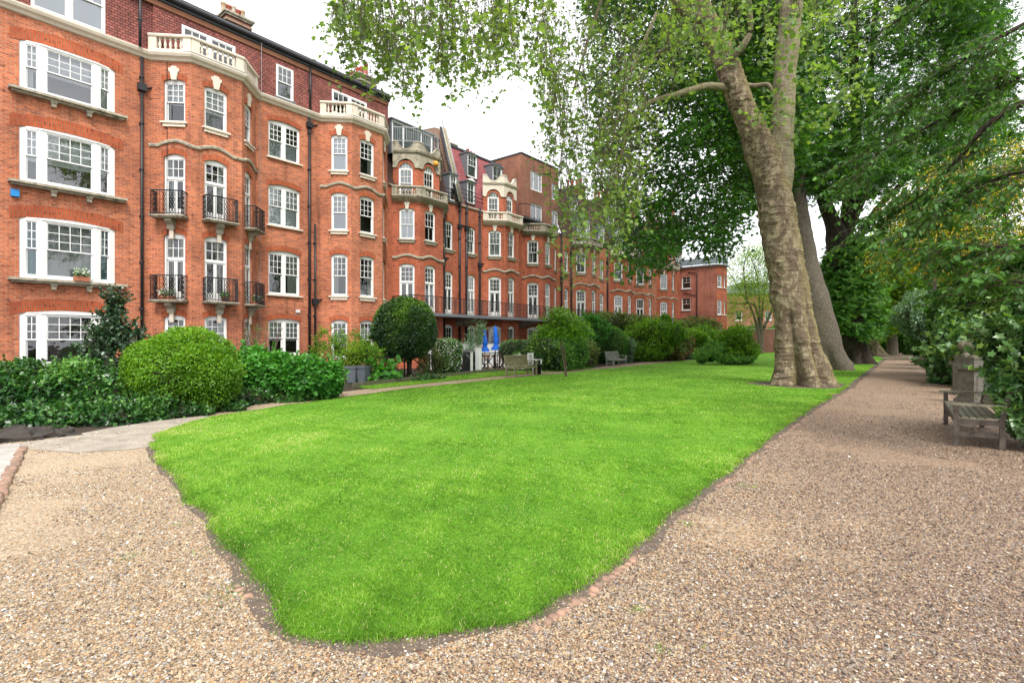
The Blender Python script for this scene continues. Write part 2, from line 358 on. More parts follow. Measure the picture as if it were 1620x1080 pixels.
# ------------------------------------------------------------------ camera, sky, sun
cam = bpy.data.cameras.new('Camera'); co = bpy.data.objects.new('Camera', cam); COL.objects.link(co)
cam.sensor_width = 36.0; cam.lens = F/1620*36; co.location = (0, 0, H); co.rotation_euler = (math.radians(90), 0, 0)
cam.clip_start = .05; cam.clip_end = 2000; scene.camera = co
w = bpy.data.worlds.new('World'); scene.world = w; w.use_nodes = True; wt = w.node_tree; wt.nodes.clear()
wo = N(wt, 'ShaderNodeOutputWorld'); bg = N(wt, 'ShaderNodeBackground'); bg.inputs[1].default_value = .1
SUN_EL, SUN_AZ = math.radians(52), math.radians(166)      # azimuth clockwise from +Y
sk = N(wt, 'ShaderNodeTexSky'); sk.sky_type = 'NISHITA'; sk.sun_disc = False; sk.sun_elevation = SUN_EL; sk.sun_rotation = SUN_AZ
sk.air_density = 1.0; sk.dust_density = 3.0
wc = N(wt, 'ShaderNodeTexCoord').outputs['Generated']
cl = noise_n(wt, wc, 1.8, 5, .55)
cloud = ramp(wt, cl, [(.3, (9.6, 9.9, 10.4)), (.7, (12.0, 12.1, 12.2))])
L(wt, mixc(wt, .93, sk.outputs[0], cloud), bg.inputs[0]); L(wt, bg.outputs[0], wo.inputs[0])
sl = bpy.data.lights.new('Sun', 'SUN'); sl.energy = 2.0; sl.angle = math.radians(22); sl.color = (1, .96, .89)
so_ = bpy.data.objects.new('Sun', sl); COL.objects.link(so_)
sd = Vector((math.sin(SUN_AZ)*math.cos(SUN_EL), math.cos(SUN_AZ)*math.cos(SUN_EL), math.sin(SUN_EL)))
so_.rotation_euler = (-sd).to_track_quat('-Z', 'Y').to_euler()
vs = scene.view_settings; scene.display_settings.display_device = 'sRGB'
vs.view_transform = 'Standard'; vs.look = 'None'; vs.exposure = 1.0; vs.gamma = 1
cy = scene.cycles; cy.max_bounces = 6; cy.diffuse_bounces = 4; cy.glossy_bounces = 2; cy.transmission_bounces = 3; cy.transparent_max_bounces = 8
cy.caustics_reflective = False; cy.caustics_refractive = False; cy.sample_clamp_indirect = 6
try: cy.use_denoising = True
except Exception: pass
# ================================================================== BUILDING KIT (local x along terrace, y into the house, z up)
def V2(p): return Vector((p[0], p[1]))
def wall(mb, p0, p1, z0, z1, cols=(), m=BRICK, u0=None, rev=.11, arch=True, am=None):
    p0 = V2(p0); p1 = V2(p1); Ln = (p1-p0).length; d = (p1-p0)/Ln; inn = Vector((-d.y, d.x)); u0 = p0.x*1.0 if u0 is None else u0
    def P(a, z, r=0.0):
        q = p0+d*a+inn*r; return (q.x, q.y, z)
    def q4(a0, b0, b1, a1_, r=0):
        pass
    mb.mat(m)
    def rect(a0, a1, za, zb):
        if a1-a0 > 1e-4 and zb-za > 1e-4:
            mb.poly([P(a0, za), P(a1, za), P(a1, zb), P(a0, zb)], [(u0+a0, za), (u0+a1, za), (u0+a1, zb), (u0+a0, zb)])
    prev = 0.0
    for (c, w_, ops) in cols:
        a0, a1 = c-w_/2, c+w_/2
        rect(prev, a0, z0, z1); prev = a1
        low = z0; K = 8; lowarch = 0.0
        lst = sorted(ops, key=lambda o: o[0])+[None]
        for o in lst:
            top = o[0] if o else z1
            if lowarch == 0: rect(a0, a1, low, top)
            else:
                for i in range(K):
                    t0, t1 = i/K, (i+1)/K; x0, x1 = a0+(a1-a0)*t0, a0+(a1-a0)*t1
                    zA = low+lowarch*(1-(2*t0-1)**2); zB = low+lowarch*(1-(2*t1-1)**2)
                    mb.poly([P(x0, zA), P(x1, zB), P(x1, top), P(x0, top)], [(u0+x0, zA), (u0+x1, zB), (u0+x1, top), (u0+x0, top)])
            if o is None: break
            zb, zt, rise = o[:3]
            mb.poly([P(a0, zb), P(a0, zt), P(a0, zt, rev), P(a0, zb, rev)], [(u0, zb), (u0, zt), (u0+rev, zt), (u0+rev, zb)])
            mb.poly([P(a1, zb, rev), P(a1, zt, rev), P(a1, zt), P(a1, zb)], [(u0+rev, zb), (u0+rev, zt), (u0, zt), (u0, zb)])
            mb.poly([P(a0, zb), P(a0, zb, rev), P(a1, zb, rev), P(a1, zb)])
            for i in range(K):
                t0, t1 = i/K, (i+1)/K; x0, x1 = a0+(a1-a0)*t0, a0+(a1-a0)*t1
                zA = zt+rise*(1-(2*t0-1)**2); zB = zt+rise*(1-(2*t1-1)**2)
                mb.poly([P(x0, zA), P(x0, zA, rev), P(x1, zB, rev), P(x1, zB)], [(0, x0), (rev, x0), (rev, x1), (0, x1)])
            if arch:
                mb.mat(am or RUBBED); T = .24; e = .07/(a1-a0)
                for i in range(K+2):
                    t0 = -e+(1+2*e)*i/(K+2); t1 = -e+(1+2*e)*(i+1)/(K+2)
                    x0, x1 = a0+(a1-a0)*t0, a0+(a1-a0)*t1
                    zA = zt+rise*(1-(2*t0-1)**2); zB = zt+rise*(1-(2*t1-1)**2)
                    g = .05*(t0-.5); g1 = .05*(t1-.5)
                    mb.poly([P(x0, zA, -.005), P(x1, zB, -.005), P(x1+g1, zB+T, -.005), P(x0+g, zA+T, -.005)], [(0, x0), (0, x1), (T, x1), (T, x0)])
                    if i == 0 or i == K+1: 
                        pass
                mb.mat(m)
            low = zt; lowarch = rise
    rect(prev, Ln, z0, z1)
# ---- windows
_cache = {}
def arcpoly(w_, z, h, rise, K=10):
    pts = [(-w_/2, z), (w_/2, z)]
    for i in range(K, -1, -1):
        t = i/K; pts.append((-w_/2+w_*t, h+rise*(1-(2*t-1)**2)))
    return pts
def panel(mf, mg, xa, xb, z0, z1, cols, rows, y=0.0, bw=.022, st=.04):
    mf.box(xa, xa+st, y, y+.045, z0, z1); mf.box(xb-st, xb, y, y+.045, z0, z1)
    mf.box(xa+st, xb-st, y+.002, y+.043, z0, z0+st); mf.box(xa+st, xb-st, y+.002, y+.043, z1-st, z1)
    a, b, c, d = xa+st, xb-st, z0+st, z1-st
    for i in range(1, cols):
        x = a+(b-a)*i/cols; mf.box(x-bw/2, x+bw/2, y+.006, y+.035, c, d)
    for j in range(1, rows):
        z = c+(d-c)*j/rows; mf.box(a, b, y+.009, y+.033, z-bw/2, z+bw/2)
    mg.poly([(a, y+.022, c), (b, y+.022, c), (b, y+.022, d), (a, y+.022, d)])
def win_meshes(style, w_, h, rise, cols, rows, glass, low=1, split=.5):
    key = (style, round(w_, 2), round(h, 2), round(rise, 2), cols, rows, glass.name, low, split)
    if key in _cache: return _cache[key]
    mf = MB().mat(WHITE); mg = MB().mat(glass); fw = .065
    if style in ('sash', 'french', 'arched', 'plain'):
        hw = w_/2; top = h-.05
        mf.box(-hw, -hw+fw, 0, .09, 0, top); mf.box(hw-fw, hw, 0, .09, 0, top)
        if style == 'arched': mf.prism(arcpoly(w_, top, h, .001), 0, .085)
        else: mf.prism(arcpoly(w_, top, h, max(rise, .002)), .0, .085)
        mf.box(-hw+fw, hw-fw, -.01, .088, 0, .07)
        a, b = -hw+fw+.002, hw-fw-.002
        if style in ('sash', 'arched'):
            zm = .07+(top-.07)*split
            panel(mf, mg, a, b, zm-.02, top, cols, rows, .012); panel(mf, mg, a, b, .07, zm+.02, low, 1, .058)
            if style == 'arched':   # glazed semicircle above the sash
                r = rise
                for K in (12,):
                    for i in range(K):
                        t0, t1 = i/K, (i+1)/K
                        def cp(t, s): return (-hw*s*math.cos(PI*t), h+r*s*math.sin(PI*t))
                        A, B_, C, D = cp(t0, 1), cp(t1, 1), cp(t1, .86), cp(t0, .86)
                        mf.prism([D, C, B_, A], .0, .08)
                        mg.poly([(C[0], .04, C[1]), (0, .04, h), (D[0], .04, D[1])])
                mf.box(-.011, .011, .012, .05, h, h+r*.9)
                for sx in (-1, 1): mf.box(sx*w_*.2-.011, sx*w_*.2+.011, .012, .05, h, h+r*.75)
        elif style == 'french':
            zt = h*.645
            mf.box(a, b, -.015, .084, zt-.035, zt+.035)
            panel(mf, mg, a, b, zt+.035, top, cols, rows, .02)
            panel(mf, mg, a, 0, .07, zt-.035, 1, 1, .022, st=.06); panel(mf, mg, 0, b, .07, zt-.035, 1, 1, .022, st=.06)
            mf.box(a+.06, b-.06, .024, .06, .13, .34)
        else:
            panel(mf, mg, a, b, .07, top, cols, rows, .02)
    elif style == 'double':
        hw = w_/2; top = h-.05; mf.box(-hw, -hw+fw, 0, .09, 0, top); mf.box(hw-fw, hw, 0, .09, 0, top)
        mf.prism(arcpoly(w_, top, h, rise), 0, .085); mf.box(-hw+fw, hw-fw, -.01, .088, 0, .07); mf.box(-.075, .075, -.005, .086, .07, top)
        zm = .07+(top-.07)*split
        for a, b in ((-hw+fw+.002, -.077), (.077, hw-fw-.002)):
            panel(mf, mg, a, b, zm-.02, top, cols, rows, .012); panel(mf, mg, a, b, .07, zm+.02, low, 1, .058)
    elif style == 'triple':      # shallow canted three-light window
        top = h-.06; zm = .1+(top-.1)*split; o = .13
        plan = [(-w_/2, .02), (-w_*.285, -o), (w_*.285, -o), (w_/2, .02)]
        specs = [(2, rows), (cols, rows), (2, rows)]
        for i in range(3):
            A = V2(plan[i]); B_ = V2(plan[i+1]); Lq = (B_-A).length; ang = math.atan2(B_.y-A.y, B_.x-A.x)
            mf.M = mg.M = Matrix.Translation((A.x, A.y, 0)) @ Matrix.Rotation(ang, 4, 'Z')
            p = .14 if i != 1 else .11; e0 = .17 if i == 0 else .12; e1 = .17 if i == 2 else .12
            mf.box(0, e0, 0, .12, 0, h); mf.box(Lq-e1, Lq, 0, .12, 0, h)
            mf.box(e0, Lq-e1, -.004, .116, 0, .1); mf.box(e0, Lq-e1, .003, .114, top, h)
            panel(mf, mg, e0, Lq-e1, zm-.022, top, specs[i][0], specs[i][1], .03); panel(mf, mg, e0, Lq-e1, .1, zm+.022, 1, 1, .076)
        mf.M = mg.M = Matrix.Identity(4)
        pl = [(x, y) for x, y in plan]+[(w_/2, .16), (-w_/2, .16)]
        mf.slab([(x*1.0, y-.03 if y < 0 else y) for x, y in pl], h, h+.05)
        mf.prism(arcpoly(w_*.99, h+.05, h+.052, rise), .0, .1)
    elif style == 'strip':
        hw = w_/2; mf.box(-hw, -hw+.07, 0, .1, 0, h); mf.box(hw-.07, hw, 0, .1, 0, h); mf.box(-hw+.07, hw-.07, .002, .098, 0, .07); mf.box(-hw+.07, hw-.07, .002, .098, h-.08, h)
        mf.box(-.07, .07, -.004, .096, .07, h-.08)
        for a, b in ((-hw+.07, -.07), (.07, hw-.07)):
            panel(mf, mg, a, b, h*.55, h-.08, cols, 1, .02, bw=.03); panel(mf, mg, a, b, .07, h*.55, max(cols-1, 1), 1, .03)
    elif style == 'casement':
        hw = w_/2; mf.box(-hw, -hw+.05, 0, .08, 0, h); mf.box(hw-.05, hw, 0, .08, 0, h); mf.box(-hw+.05, hw-.05, .002, .078, 0, .06); mf.box(-hw+.05, hw-.05, .002, .078, h-.06, h)
        ws = [(-hw+.05, -hw*.45), (-hw*.45, hw*.45), (hw*.45, hw-.05)] if cols == 3 else [(-hw+.05, 0), (0, hw-.05)]
        for a, b in ws: panel(mf, mg, a, b, .06, h-.06, 1, 1, .02, st=.045)
    r = (mf.build('window_frame', me_only=True), mg.build('pane', me_only=True)); _cache[key] = r; return r
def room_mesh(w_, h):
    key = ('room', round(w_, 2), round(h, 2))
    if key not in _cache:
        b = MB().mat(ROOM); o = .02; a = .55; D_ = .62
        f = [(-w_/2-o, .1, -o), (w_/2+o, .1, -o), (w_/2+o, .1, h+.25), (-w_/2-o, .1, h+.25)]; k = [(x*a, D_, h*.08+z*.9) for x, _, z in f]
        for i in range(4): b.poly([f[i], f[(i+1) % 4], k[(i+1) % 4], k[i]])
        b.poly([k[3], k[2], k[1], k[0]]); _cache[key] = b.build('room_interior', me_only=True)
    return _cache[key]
def curtain_mesh(kind, w_, h):
    key = (kind, round(w_, 2), round(h, 2))
    if key in _cache: return _cache[key]
    b = MB(); W = w_/2-.07
    def wav(x0, x1, z0, z1, m, y=.13, amp=.018, fr=34):
        b.mat(m); n = max(6, int((x1-x0)/.025))
        for i in range(n):
            xa, xb = x0+(x1-x0)*i/n, x0+(x1-x0)*(i+1)/n
            ya, yb = y+amp*math.sin(xa*fr), y+amp*math.sin(xb*fr)
            b.smooth = True; b.poly([(xa, ya, z0), (xb, yb, z0), (xb, yb, z1), (xa, ya, z1)]); b.smooth = False
    if kind == 'blind': wav(-W, W, .06, h, BLIND, amp=.0)
    elif kind == 'half': wav(-W, W, h*.42, h, BLIND, amp=.0)
    elif kind == 'net': wav(-W, W, .06, h, NET, amp=.006, fr=60)
    elif kind == 'netlow': wav(-W, W, .06, h*.52, NET, amp=.008, fr=50)
    elif kind == 'left': wav(-W, -W*.25, .06, h, CUR_W)
    elif kind == 'right': wav(W*.35, W, .06, h, CUR_W)
    elif kind == 'cream': wav(-W, -W*.45, .06, h, CUR_C); wav(W*.4, W, .06, h, CUR_C)
    elif kind == 'creamR': wav(W*.15, W*.7, .06, h, CUR_C)
    elif kind == 'sides': wav(-W, -W*.55, .06, h, CUR_W); wav(W*.55, W, .06, h, CUR_W)
    elif kind == 'teal': wav(-W, -W*.62, .06, h, CUR_T, y=.15); wav(W*.62, W, .06, h, CUR_T, y=.15); wav(-W*.62, W*.62, .06, h, NET, y=.17, amp=.005, fr=40)
    elif kind == 'roman':
        wav(-W, W, h*.46, h, BLIND, amp=0); wav(-W, -W*.75, .06, h, CUR_W, y=.16); wav(W*.75, W, .06, h, CUR_W, y=.16)
    _cache[key] = b.build('curtain', me_only=True); return _cache[key]
def mk(name, me, parent, loc=(0, 0, 0), rz=0.0):
    o = bpy.data.objects.new(name, me); link(o, parent); o.location = loc; o.rotation_euler = (0, 0, rz); return o
SILLS = {}
def sill_mesh(w_, kind, m):
    key = ('sill', kind, round(w_, 2), m.name)
    if key not in _cache:
        b = MB().mat(m)
        b.box(-w_/2-.1, w_/2+.1, -.1, .1, -.07, 0)
        if kind == 'apron':
            b.box(-w_/2-.02, w_/2+.02, -.045, .0, -.2, -.07)
            for i in range(7):
                x = -w_/2+.06+(w_-.12)*i/6; r = .035 if i % 2 else .055
                b.lathe([(r*.3, -.02), (r, -.012), (r, .012), (r*.3, .02)], (x, -.05, -.20), 8)
        if kind == 'long':
            b.box(-w_/2-.28, w_/2+.32, -.3, .0, -.1, -.02); b.box(-w_/2-.2, w_/2+.24, -.2, -.001, -.17, -.1)
            for x in (-w_*.17, w_*.2): b.box(x-.07, x+.07, -.16, 0, -.36, -.17); b.box(x-.09, x+.09, -.19, 0, -.235, -.165)
        _cache[key] = b.build('sill', me_only=True)
    return _cache[key]
def window(par, p0, p1, c, z, w_, h, rise, style='sash', cols=3, rows=3, cur=None, glass=GLASS, sill='plain', low=1, split=.5, y=.085, sm=STONE):
    p0 = V2(p0); p1 = V2(p1); d = (p1-p0).normalized(); inn = Vector((-d.y, d.x)); q = p0+d*c+inn*y; ang = math.atan2(d.y, d.x)
    fm, gm = win_meshes(style, w_, h, rise, cols, rows, glass, low, split)
    o = mk('window', fm, par, (q.x, q.y, z), ang); mk('pane', gm, o)
    rh = h+(rise if style == 'arched' else 0)
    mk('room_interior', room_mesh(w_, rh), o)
    if cur: mk('blind' if cur in ('blind', 'half') else 'curtain', curtain_mesh(cur, w_, rh), o)
    if sill: mk('sill', sill_mesh(w_, sill, sm), o, (0, -y, 0))
    return o
def keystone(mb, p0, p1, c, z, m=STONE, s=1.0):
    p0 = V2(p0); p1 = V2(p1); d = (p1-p0).normalized(); mb.mat(m)
    inn = Vector((-d.y, d.x)); q = p0+d*c
    mb.M = Matrix.Translation((q.x, q.y, z)) @ Matrix.Rotation(math.atan2(d.y, d.x), 4, 'Z')
    mb.prism([(-.09*s, -.04), (.09*s, -.04), (.15*s, .28*s), (.19*s, .3*s), (.2*s, .42*s), (.11*s, .42*s), (.1*s, .5*s), (-.1*s, .5*s), (-.11*s, .42*s), (-.2*s, .42*s), (-.19*s, .3*s), (-.15*s, .28*s)], -.06, .02)
    mb.M = Matrix.Identity(4)
def offs(poly, dist):                # offset an open plan polyline outward (to the -y side) with mitres
    P_ = [V2(p) for p in poly]; out = []
    for i, p in enumerate(P_):
        ns = []
        if i > 0: d = (P_[i]-P_[i-1]).normalized(); ns.append(Vector((d.y, -d.x)))
        if i < len(P_)-1: d = (P_[i+1]-P_[i]).normalized(); ns.append(Vector((d.y, -d.x)))
        n = sum(ns, Vector((0, 0)))/len(ns); k = n.length; n = n/k
        out.append(p+n*(dist/k))
    return out
def sweep(mb, plan, prof, m, zf=None, caps=True):
    mb.mat(m); rows = [offs(plan, o) for o, _ in prof]; K = len(prof); n = len(plan); vs = []; fs = []
    for i in range(n):
        dz = zf[i] if zf else 0.0
        for k in range(K): vs.append((rows[k][i].x, rows[k][i].y, prof[k][1]+dz))
    for i in range(n-1):
        for k in range(K):
            a = i*K+k; b = i*K+(k+1) % K; fs.append((a, b, b+K, a+K))
    if caps: fs.append(tuple(range(K-1, -1, -1))); fs.append(tuple(range((n-1)*K, n*K)))
    mb.mesh_add(vs, fs)
def bay_plan(x0, p, bl): return [(x0, 0), (x0+p, -p), (x0+p+bl, -p), (x0+2*p+bl, 0)]
def resample(plan, step=.12):
    out = []; 
    for i in range(len(plan)-1):
        a, b = V2(plan[i]), V2(plan[i+1]); n = max(1, int((b-a).length/step))
        for k in range(n): out.append(tuple(a+(b-a)*k/n))
    out.append(plan[-1]); return out
BALU = None
def baluster_mesh(h, m):
    key = ('bal', round(h, 2), m.name)
    if key not in _cache:
        b = MB().mat(m); pr = [(.055, 0), (.055, .05), (.03, .07), (.042, .13), (.058, .22), (.05, .30), (.03, .42), (.028, .46), (.045, .48), (.045, .5), (.03, .52), (.055, .55), (.055, .6)]
        b.lathe([(r, z/.6*h) for r, z in pr], n=8); _cache[key] = b.build('baluster', me_only=True)
    return _cache[key]
def balustrade(par, plan, z0, z1, m, pier=.3, gap=.17, step=.18):
    b = MB(); h = z1-z0
    sweep(b, plan, [(-.14, z0), (.06, z0), (.06, z0+.1), (-.14, z0+.1)], m)
    sweep(b, plan, [(-.15, z1-.11), (.07, z1-.11), (.09, z1-.06), (.07, z1), (-.15, z1)], m)
    segs = []
    for i in range(len(plan)-1):
        a, c = V2(plan[i]), V2(plan[i+1]); Ls = (c-a).length; d = (c-a)/Ls; n = Vector((d.y, -d.x)); ang = math.atan2(d.y, d.x)
        e = min(pier, Ls*.22)
        b.mat(m)
        for s0, s1 in ((0, e), (Ls-e, Ls)):
            b.M = Matrix.Translation((a.x, a.y, 0)) @ Matrix.Rotation(ang, 4, 'Z'); b.box(s0, s1, -.04, .12, z0+.1, z1-.11); b.M = Matrix.Identity(4)
        segs.append((a, d, n, e, Ls))
    o = b.build('balustrade', par)
    bm = baluster_mesh(h-.21, m)
    for a, d, n, e, Ls in segs:
        k = max(1, int((Ls-2*e)/step))
        for j in range(k):
            q = a+d*(e+(Ls-2*e)*(j+.5)/k)-n*.04
            mk('baluster', bm, o, (q.x, q.y, z0+.1))
    return o
def iron_rail(mb, pts, z0, z1, step=.11, ornate=True, m=IRON):
    mb.mat(m)
    for i in range(len(pts)-1):
        a, c = V2(pts[i]), V2(pts[i+1]); Ls = (c-a).length; d = (c-a)/Ls
        for z, r in ((z1, .03), (z0+.07, .02)): mb.tube([(a.x, a.y, z), (c.x, c.y, z)], r, 4, False, PI/4)
        n = max(1, int(Ls/step)); 
        for j in range(n+1):
            q = a+d*(Ls*j/n); mb.tube([(q.x, q.y, z0), (q.x, q.y, z1)], .011 if j % 6 else .017, 3, False, cap=False)
            if ornate and j < n and (j % 6) in (0, 1, 4):
                k = 8; pl = []
                for t in range(k+1):
                    s = (j+.5+.42*math.sin(t/k*PI*4))/n*Ls; qq = a+d*s; pl.append((qq.x, qq.y, z0+.1+(z1-z0-.15)*t/k))
                mb.tube(pl, .012, 3, False, cap=False)
                pl2 = [(2*(a+d*((j+.5)/n*Ls)).x-x, 2*(a+d*((j+.5)/n*Ls)).y-y, z) for x, y, z in pl]; mb.tube(pl2, .012, 3, False, cap=False)
def balconette(par, p0, p1, c, z, w_=1.3, dep=.42, shift=0.0):
    p0 = V2(p0); p1 = V2(p1); d = (p1-p0).normalized(); q = p0+d*(c+shift)
    sl_ = MB().mat(STONE_OLD); hw = w_/2
    sl_.box(-hw, hw, -dep, 0, -.05, 0.0); sl_.box(-hw+.05, hw-.05, -dep+.05, 0, -.1, -.05)
    o = sl_.build('balcony', par); o.location = (q.x, q.y, z); o.rotation_euler = (0, 0, math.atan2(d.y, d.x))
    cb = MB().mat(STONE_OLD); poly = [(0, -.1), (-dep+.14, -.1), (-dep+.16, -.2), (-.16, -.32), (-.12, -.5), (0, -.5)]
    cb.M = Matrix.Rotation(PI/2, 4, 'Z'); cb.prism([(y, z_) for y, z_ in poly], -.13, .13); cb.M = Matrix.Identity(4)
    cb.mat(STONE); cb.box(-.075, .075, -.07, .0, -.85, -.5); cb.build('corbel', o)
    ir = MB(); iron_rail(ir, [(-hw+.06, 0), (-hw+.06, -dep+.06), (hw-.06, -dep+.06), (hw-.06, 0)], 0.0, .95, .105)
    ir.build('railing', o); return o
def dummy_(): pass
def drainpipe(par, x, y, z0, z1, r=.055, hop=None, off=.09):
    b = MB().mat(PIPE); b.tube([(x, y-off, z0), (x, y-off, z1)], r, 8)
    z = z0+1
    while z < z1: b.tube([(x, y-off, z), (x, y-off, z+.07)], r*1.35, 8, False); b.box(x-.08, x+.08, y-off, y, z+.01, z+.05); z += 1.8
    if hop:
        b.box(x-.14, x+.14, y-off-.1, y-off+.09, hop, hop+.28); b.tube([(x, y-off, hop+.1), (x+.45, y-off+.06, hop+.3)], .04, 6)
    return b.build('drainpipe', par)
def chimney(par, x0, x1, y0, y1, z0, z1, npots, along='y', m=BRICK, cap=STONE_OLD, potm=POT_R, ph=.75):
    b = MB(); cx = [(x0, y0), (x1, y0), (x1, y1), (x0, y1)]
    for i in range(4): wall(b, cx[i], cx[(i+1) % 4], z0, z1, (), m)
    b.mat(m)
    for k, (o, za, zb) in enumerate(((.06, z1-.45, z1-.33), (.1, z1-.2, z1-.1), (.16, z1-.1, z1))):
        b.mat(cap if k else m); b.box(x0-o, x1+o, y0-o, y1+o, za, zb)
    b.mat(cap); b.box(x0, x1, y0, y1, z1, z1+.06)
    o = b.build('chimney', par); pots = MB()
    for i in range(npots):
        t = (i+.5)/npots; px = x0+(x1-x0)*(t if along == 'x' else .5); py = y0+(y1-y0)*(t if along == 'y' else .5)
        pb = MB().mat(potm if not isinstance(potm, list) else potm[i % len(potm)]); hh = ph*(.85+.3*random.random())
        pb.lathe([(.16, 0), (.13, .1), (.115, hh*.8), (.15, hh*.84), (.15, hh*.95), (.12, hh), (.09, hh), (.09, hh*.8)], (0, 0, 0), 10)
        po = pb.build('chimney_pot', o); po.location = (px, py, z1+.05)
    return o
def string_course(mb, plan, z, tops, m, out=.07, hgt=.13):
    # tops: list of (x_along, halfwidth) where the moulding swells up over a window head
    rp = resample(plan, .1); zf = []; acc = 0; prev = V2(rp[0])
    for p in rp:
        acc += (V2(p)-prev).length; prev = V2(p); zz = 0
        for (c, hw, amp) in tops:
            t = (acc-c)/hw
            if abs(t) < 1: zz = max(zz, amp*math.cos(t*PI/2)**1.0)
        zf.append(zz)
    sweep(mb, rp, [(0, z), (out, z+.02), (out*1.2, z+hgt*.7), (out, z+hgt), (0, z+hgt+.03)], m, zf)
def curvy_band(mb, p0, p1, fl, fh, thick, m, K=24):
    p0 = V2(p0); p1 = V2(p1); Ln = (p1-p0).length; d = (p1-p0)/Ln; inn = Vector((-d.y, d.x)); mb.mat(m)
    def P(a, z, r): q = p0+d*a+inn*r; return (q.x, q.y, z)
    for i in range(K):
        a, b = Ln*i/K, Ln*(i+1)/K
        mb.poly([P(a, fl(a), 0), P(b, fl(b), 0), P(b, fh(b), 0), P(a, fh(a), 0)])
        mb.poly([P(b, fl(b), thick), P(a, fl(a), thick), P(a, fh(a), thick), P(b, fh(b), thick)])
        mb.poly([P(a, fh(a), -.03), P(b, fh(b), -.03), P(b, fh(b), thick), P(a, fh(a), thick)])
        mb.poly([P(a, fh(a)-.06, -.03), P(b, fh(b)-.06, -.03), P(b, fh(b), -.03), P(a, fh(a), -.03)])
        mb.poly([P(b, fl(b), 0), P(a, fl(a), 0), P(a, fl(a), thick), P(b, fl(b), thick)])
    for a in (0, Ln): mb.poly([P(a, fl(a), 0), P(a, fh(a), 0), P(a, fh(a), thick), P(a, fl(a), thick)])
# ================================================================== THE MANSION BLOCK (near building)
RZ = math.atan2(CS, SN)              # terrace direction
def bldg(name, s0, label, cat='building', group=None):
    p = FP(s0, 0); return empty(name, p, RZ, label, cat, group)
CORN = [(0, 0), (.07, .02), (.12, .1), (.2, .16), (.24, .25), (.24, .30), (0, .33)]
def prof(pr, z, k=1.0): return [(o*k, z+h*k) for o, h in pr]
B1 = bldg('mansion_block', 0, 'large red brick mansion block at the left edge with white balustrades and tile-hung top storey')
b = MB()
A0, A1 = (-5.0, 0), (6.75, 0)
colA = [(9.46, 2.66, [(.7, 2.5, .14), (3.72, 5.74, .14), (6.98, 8.84, .14), (10.1, 11.76, .14)])]
wall(b, A0, A1, 0, 12.7, colA, BRICK)
wall(b, (6.75, 0), (6.75, .0001), 0, 1, (), BRICK) if False else None
P1 = bay_plan(6.9, 1.1, 1.95); P2 = bay_plan(14.26, 1.1, 1.87)
wall(b, (6.75, 0), (6.9, 0), 0, 12.7, (), BRICK)
lev1 = [(.7, 2.5, .1), (3.2, 5.72, .13), (6.5, 8.86, .13), (10.25, 11.86, .1)]
lev2 = [(.7, 2.55, .1), (3.86, 5.9, .1), (7.18, 9.0, .1), (10.2, 11.95, .1)]
ca = [[(.92, .80)], [(.92, .88)], [(.70, .80)]]
for P_, lev in ((P1, lev1), (P2, lev2)):
    for i in range(3):
        c, w_ = ca[i][0]; wall(b, P_[i], P_[i+1], 0, 12.7, [(c, w_, lev)], BRICK)
fl = [(1.35, 1.56, [(.9, 2.52, .12), (3.76, 5.72, .13), (7.0, 8.84, .13), (10.18, 11.86, .13)])]
wall(b, (11.05, 0), (14.26, 0), 0, 12.7, fl, BRICK)
wall(b, (18.33, 0), (18.4, 0), 0, 12.7, (), BRICK); wall(b, (18.4, 0), (18.4, 6), 0, 15.3, (), BRICK); wall(b, (-5, 9), (-5, 0), 0, 15.3, (), BRICK)
b.mat(RUBBED)
for z in (2.5, 5.74, 8.84, 11.76):   # deep soldier arches over the wide windows
    K = 16; x0, x1 = 2.9, 6.04
    for i in range(K):
        t0, t1 = i/K, (i+1)/K; xa, xb = x0+(x1-x0)*t0, x0+(x1-x0)*t1
        def cz(x): t = min(max((x-3.13)/2.66, -.1), 1.1); return z+.14*(1-(2*t-1)**2)
        b.poly([(xa, -.009, cz(xa)), (xb, -.009, cz(xb)), (xb, -.009, cz(xb)+.42), (xa, -.009, cz(xa)+.42)], [(0, xa), (0, xb), (.44, xb), (.44, xa)])
for P_, z in ((P1, 11.98), (P2, 12.06)):
    for i in range(3): keystone(b, P_[i], P_[i+1], ca[i][0][0], z-.04)
b.build('wall', B1)
c = MB()
sweep(c, [(-5, 0), (6.9, 0)]+P1[1:]+P2+[(18.4, 0)], prof(CORN, 12.62), STONE)
c.build('cornice', B1); c = MB(); string_course(c, P1, 9.22, [(.95, .62, .2), (1.556+.92, .66, .2), (1.556+1.95+.7, .62, .2)], STONE_OLD)
c.build('string_course', B1); c = MB(); string_course(c, P2, 9.3, [(.95, .62, .2), (1.556+.92, .66, .2), (1.556+1.87+.7, .62, .2)], STONE_OLD)
c.build('string_course', B1)
pfl = MB().mat(LEAD); pfl.slab([(-5, -.3), (18.4, -.3), (18.4, .05), (-5, .05)], 12.953, 12.97) if False else None
for P_ in (P1, P2): pfl = MB().mat(LEAD); pfl.slab([(P_[0][0]-.02, .02)]+[tuple(q) for q in offs(P_, .2)][1:3]+[(P_[3][0]+.02, .02)], 12.951, 12.975); pfl.build('bay_roof', B1)
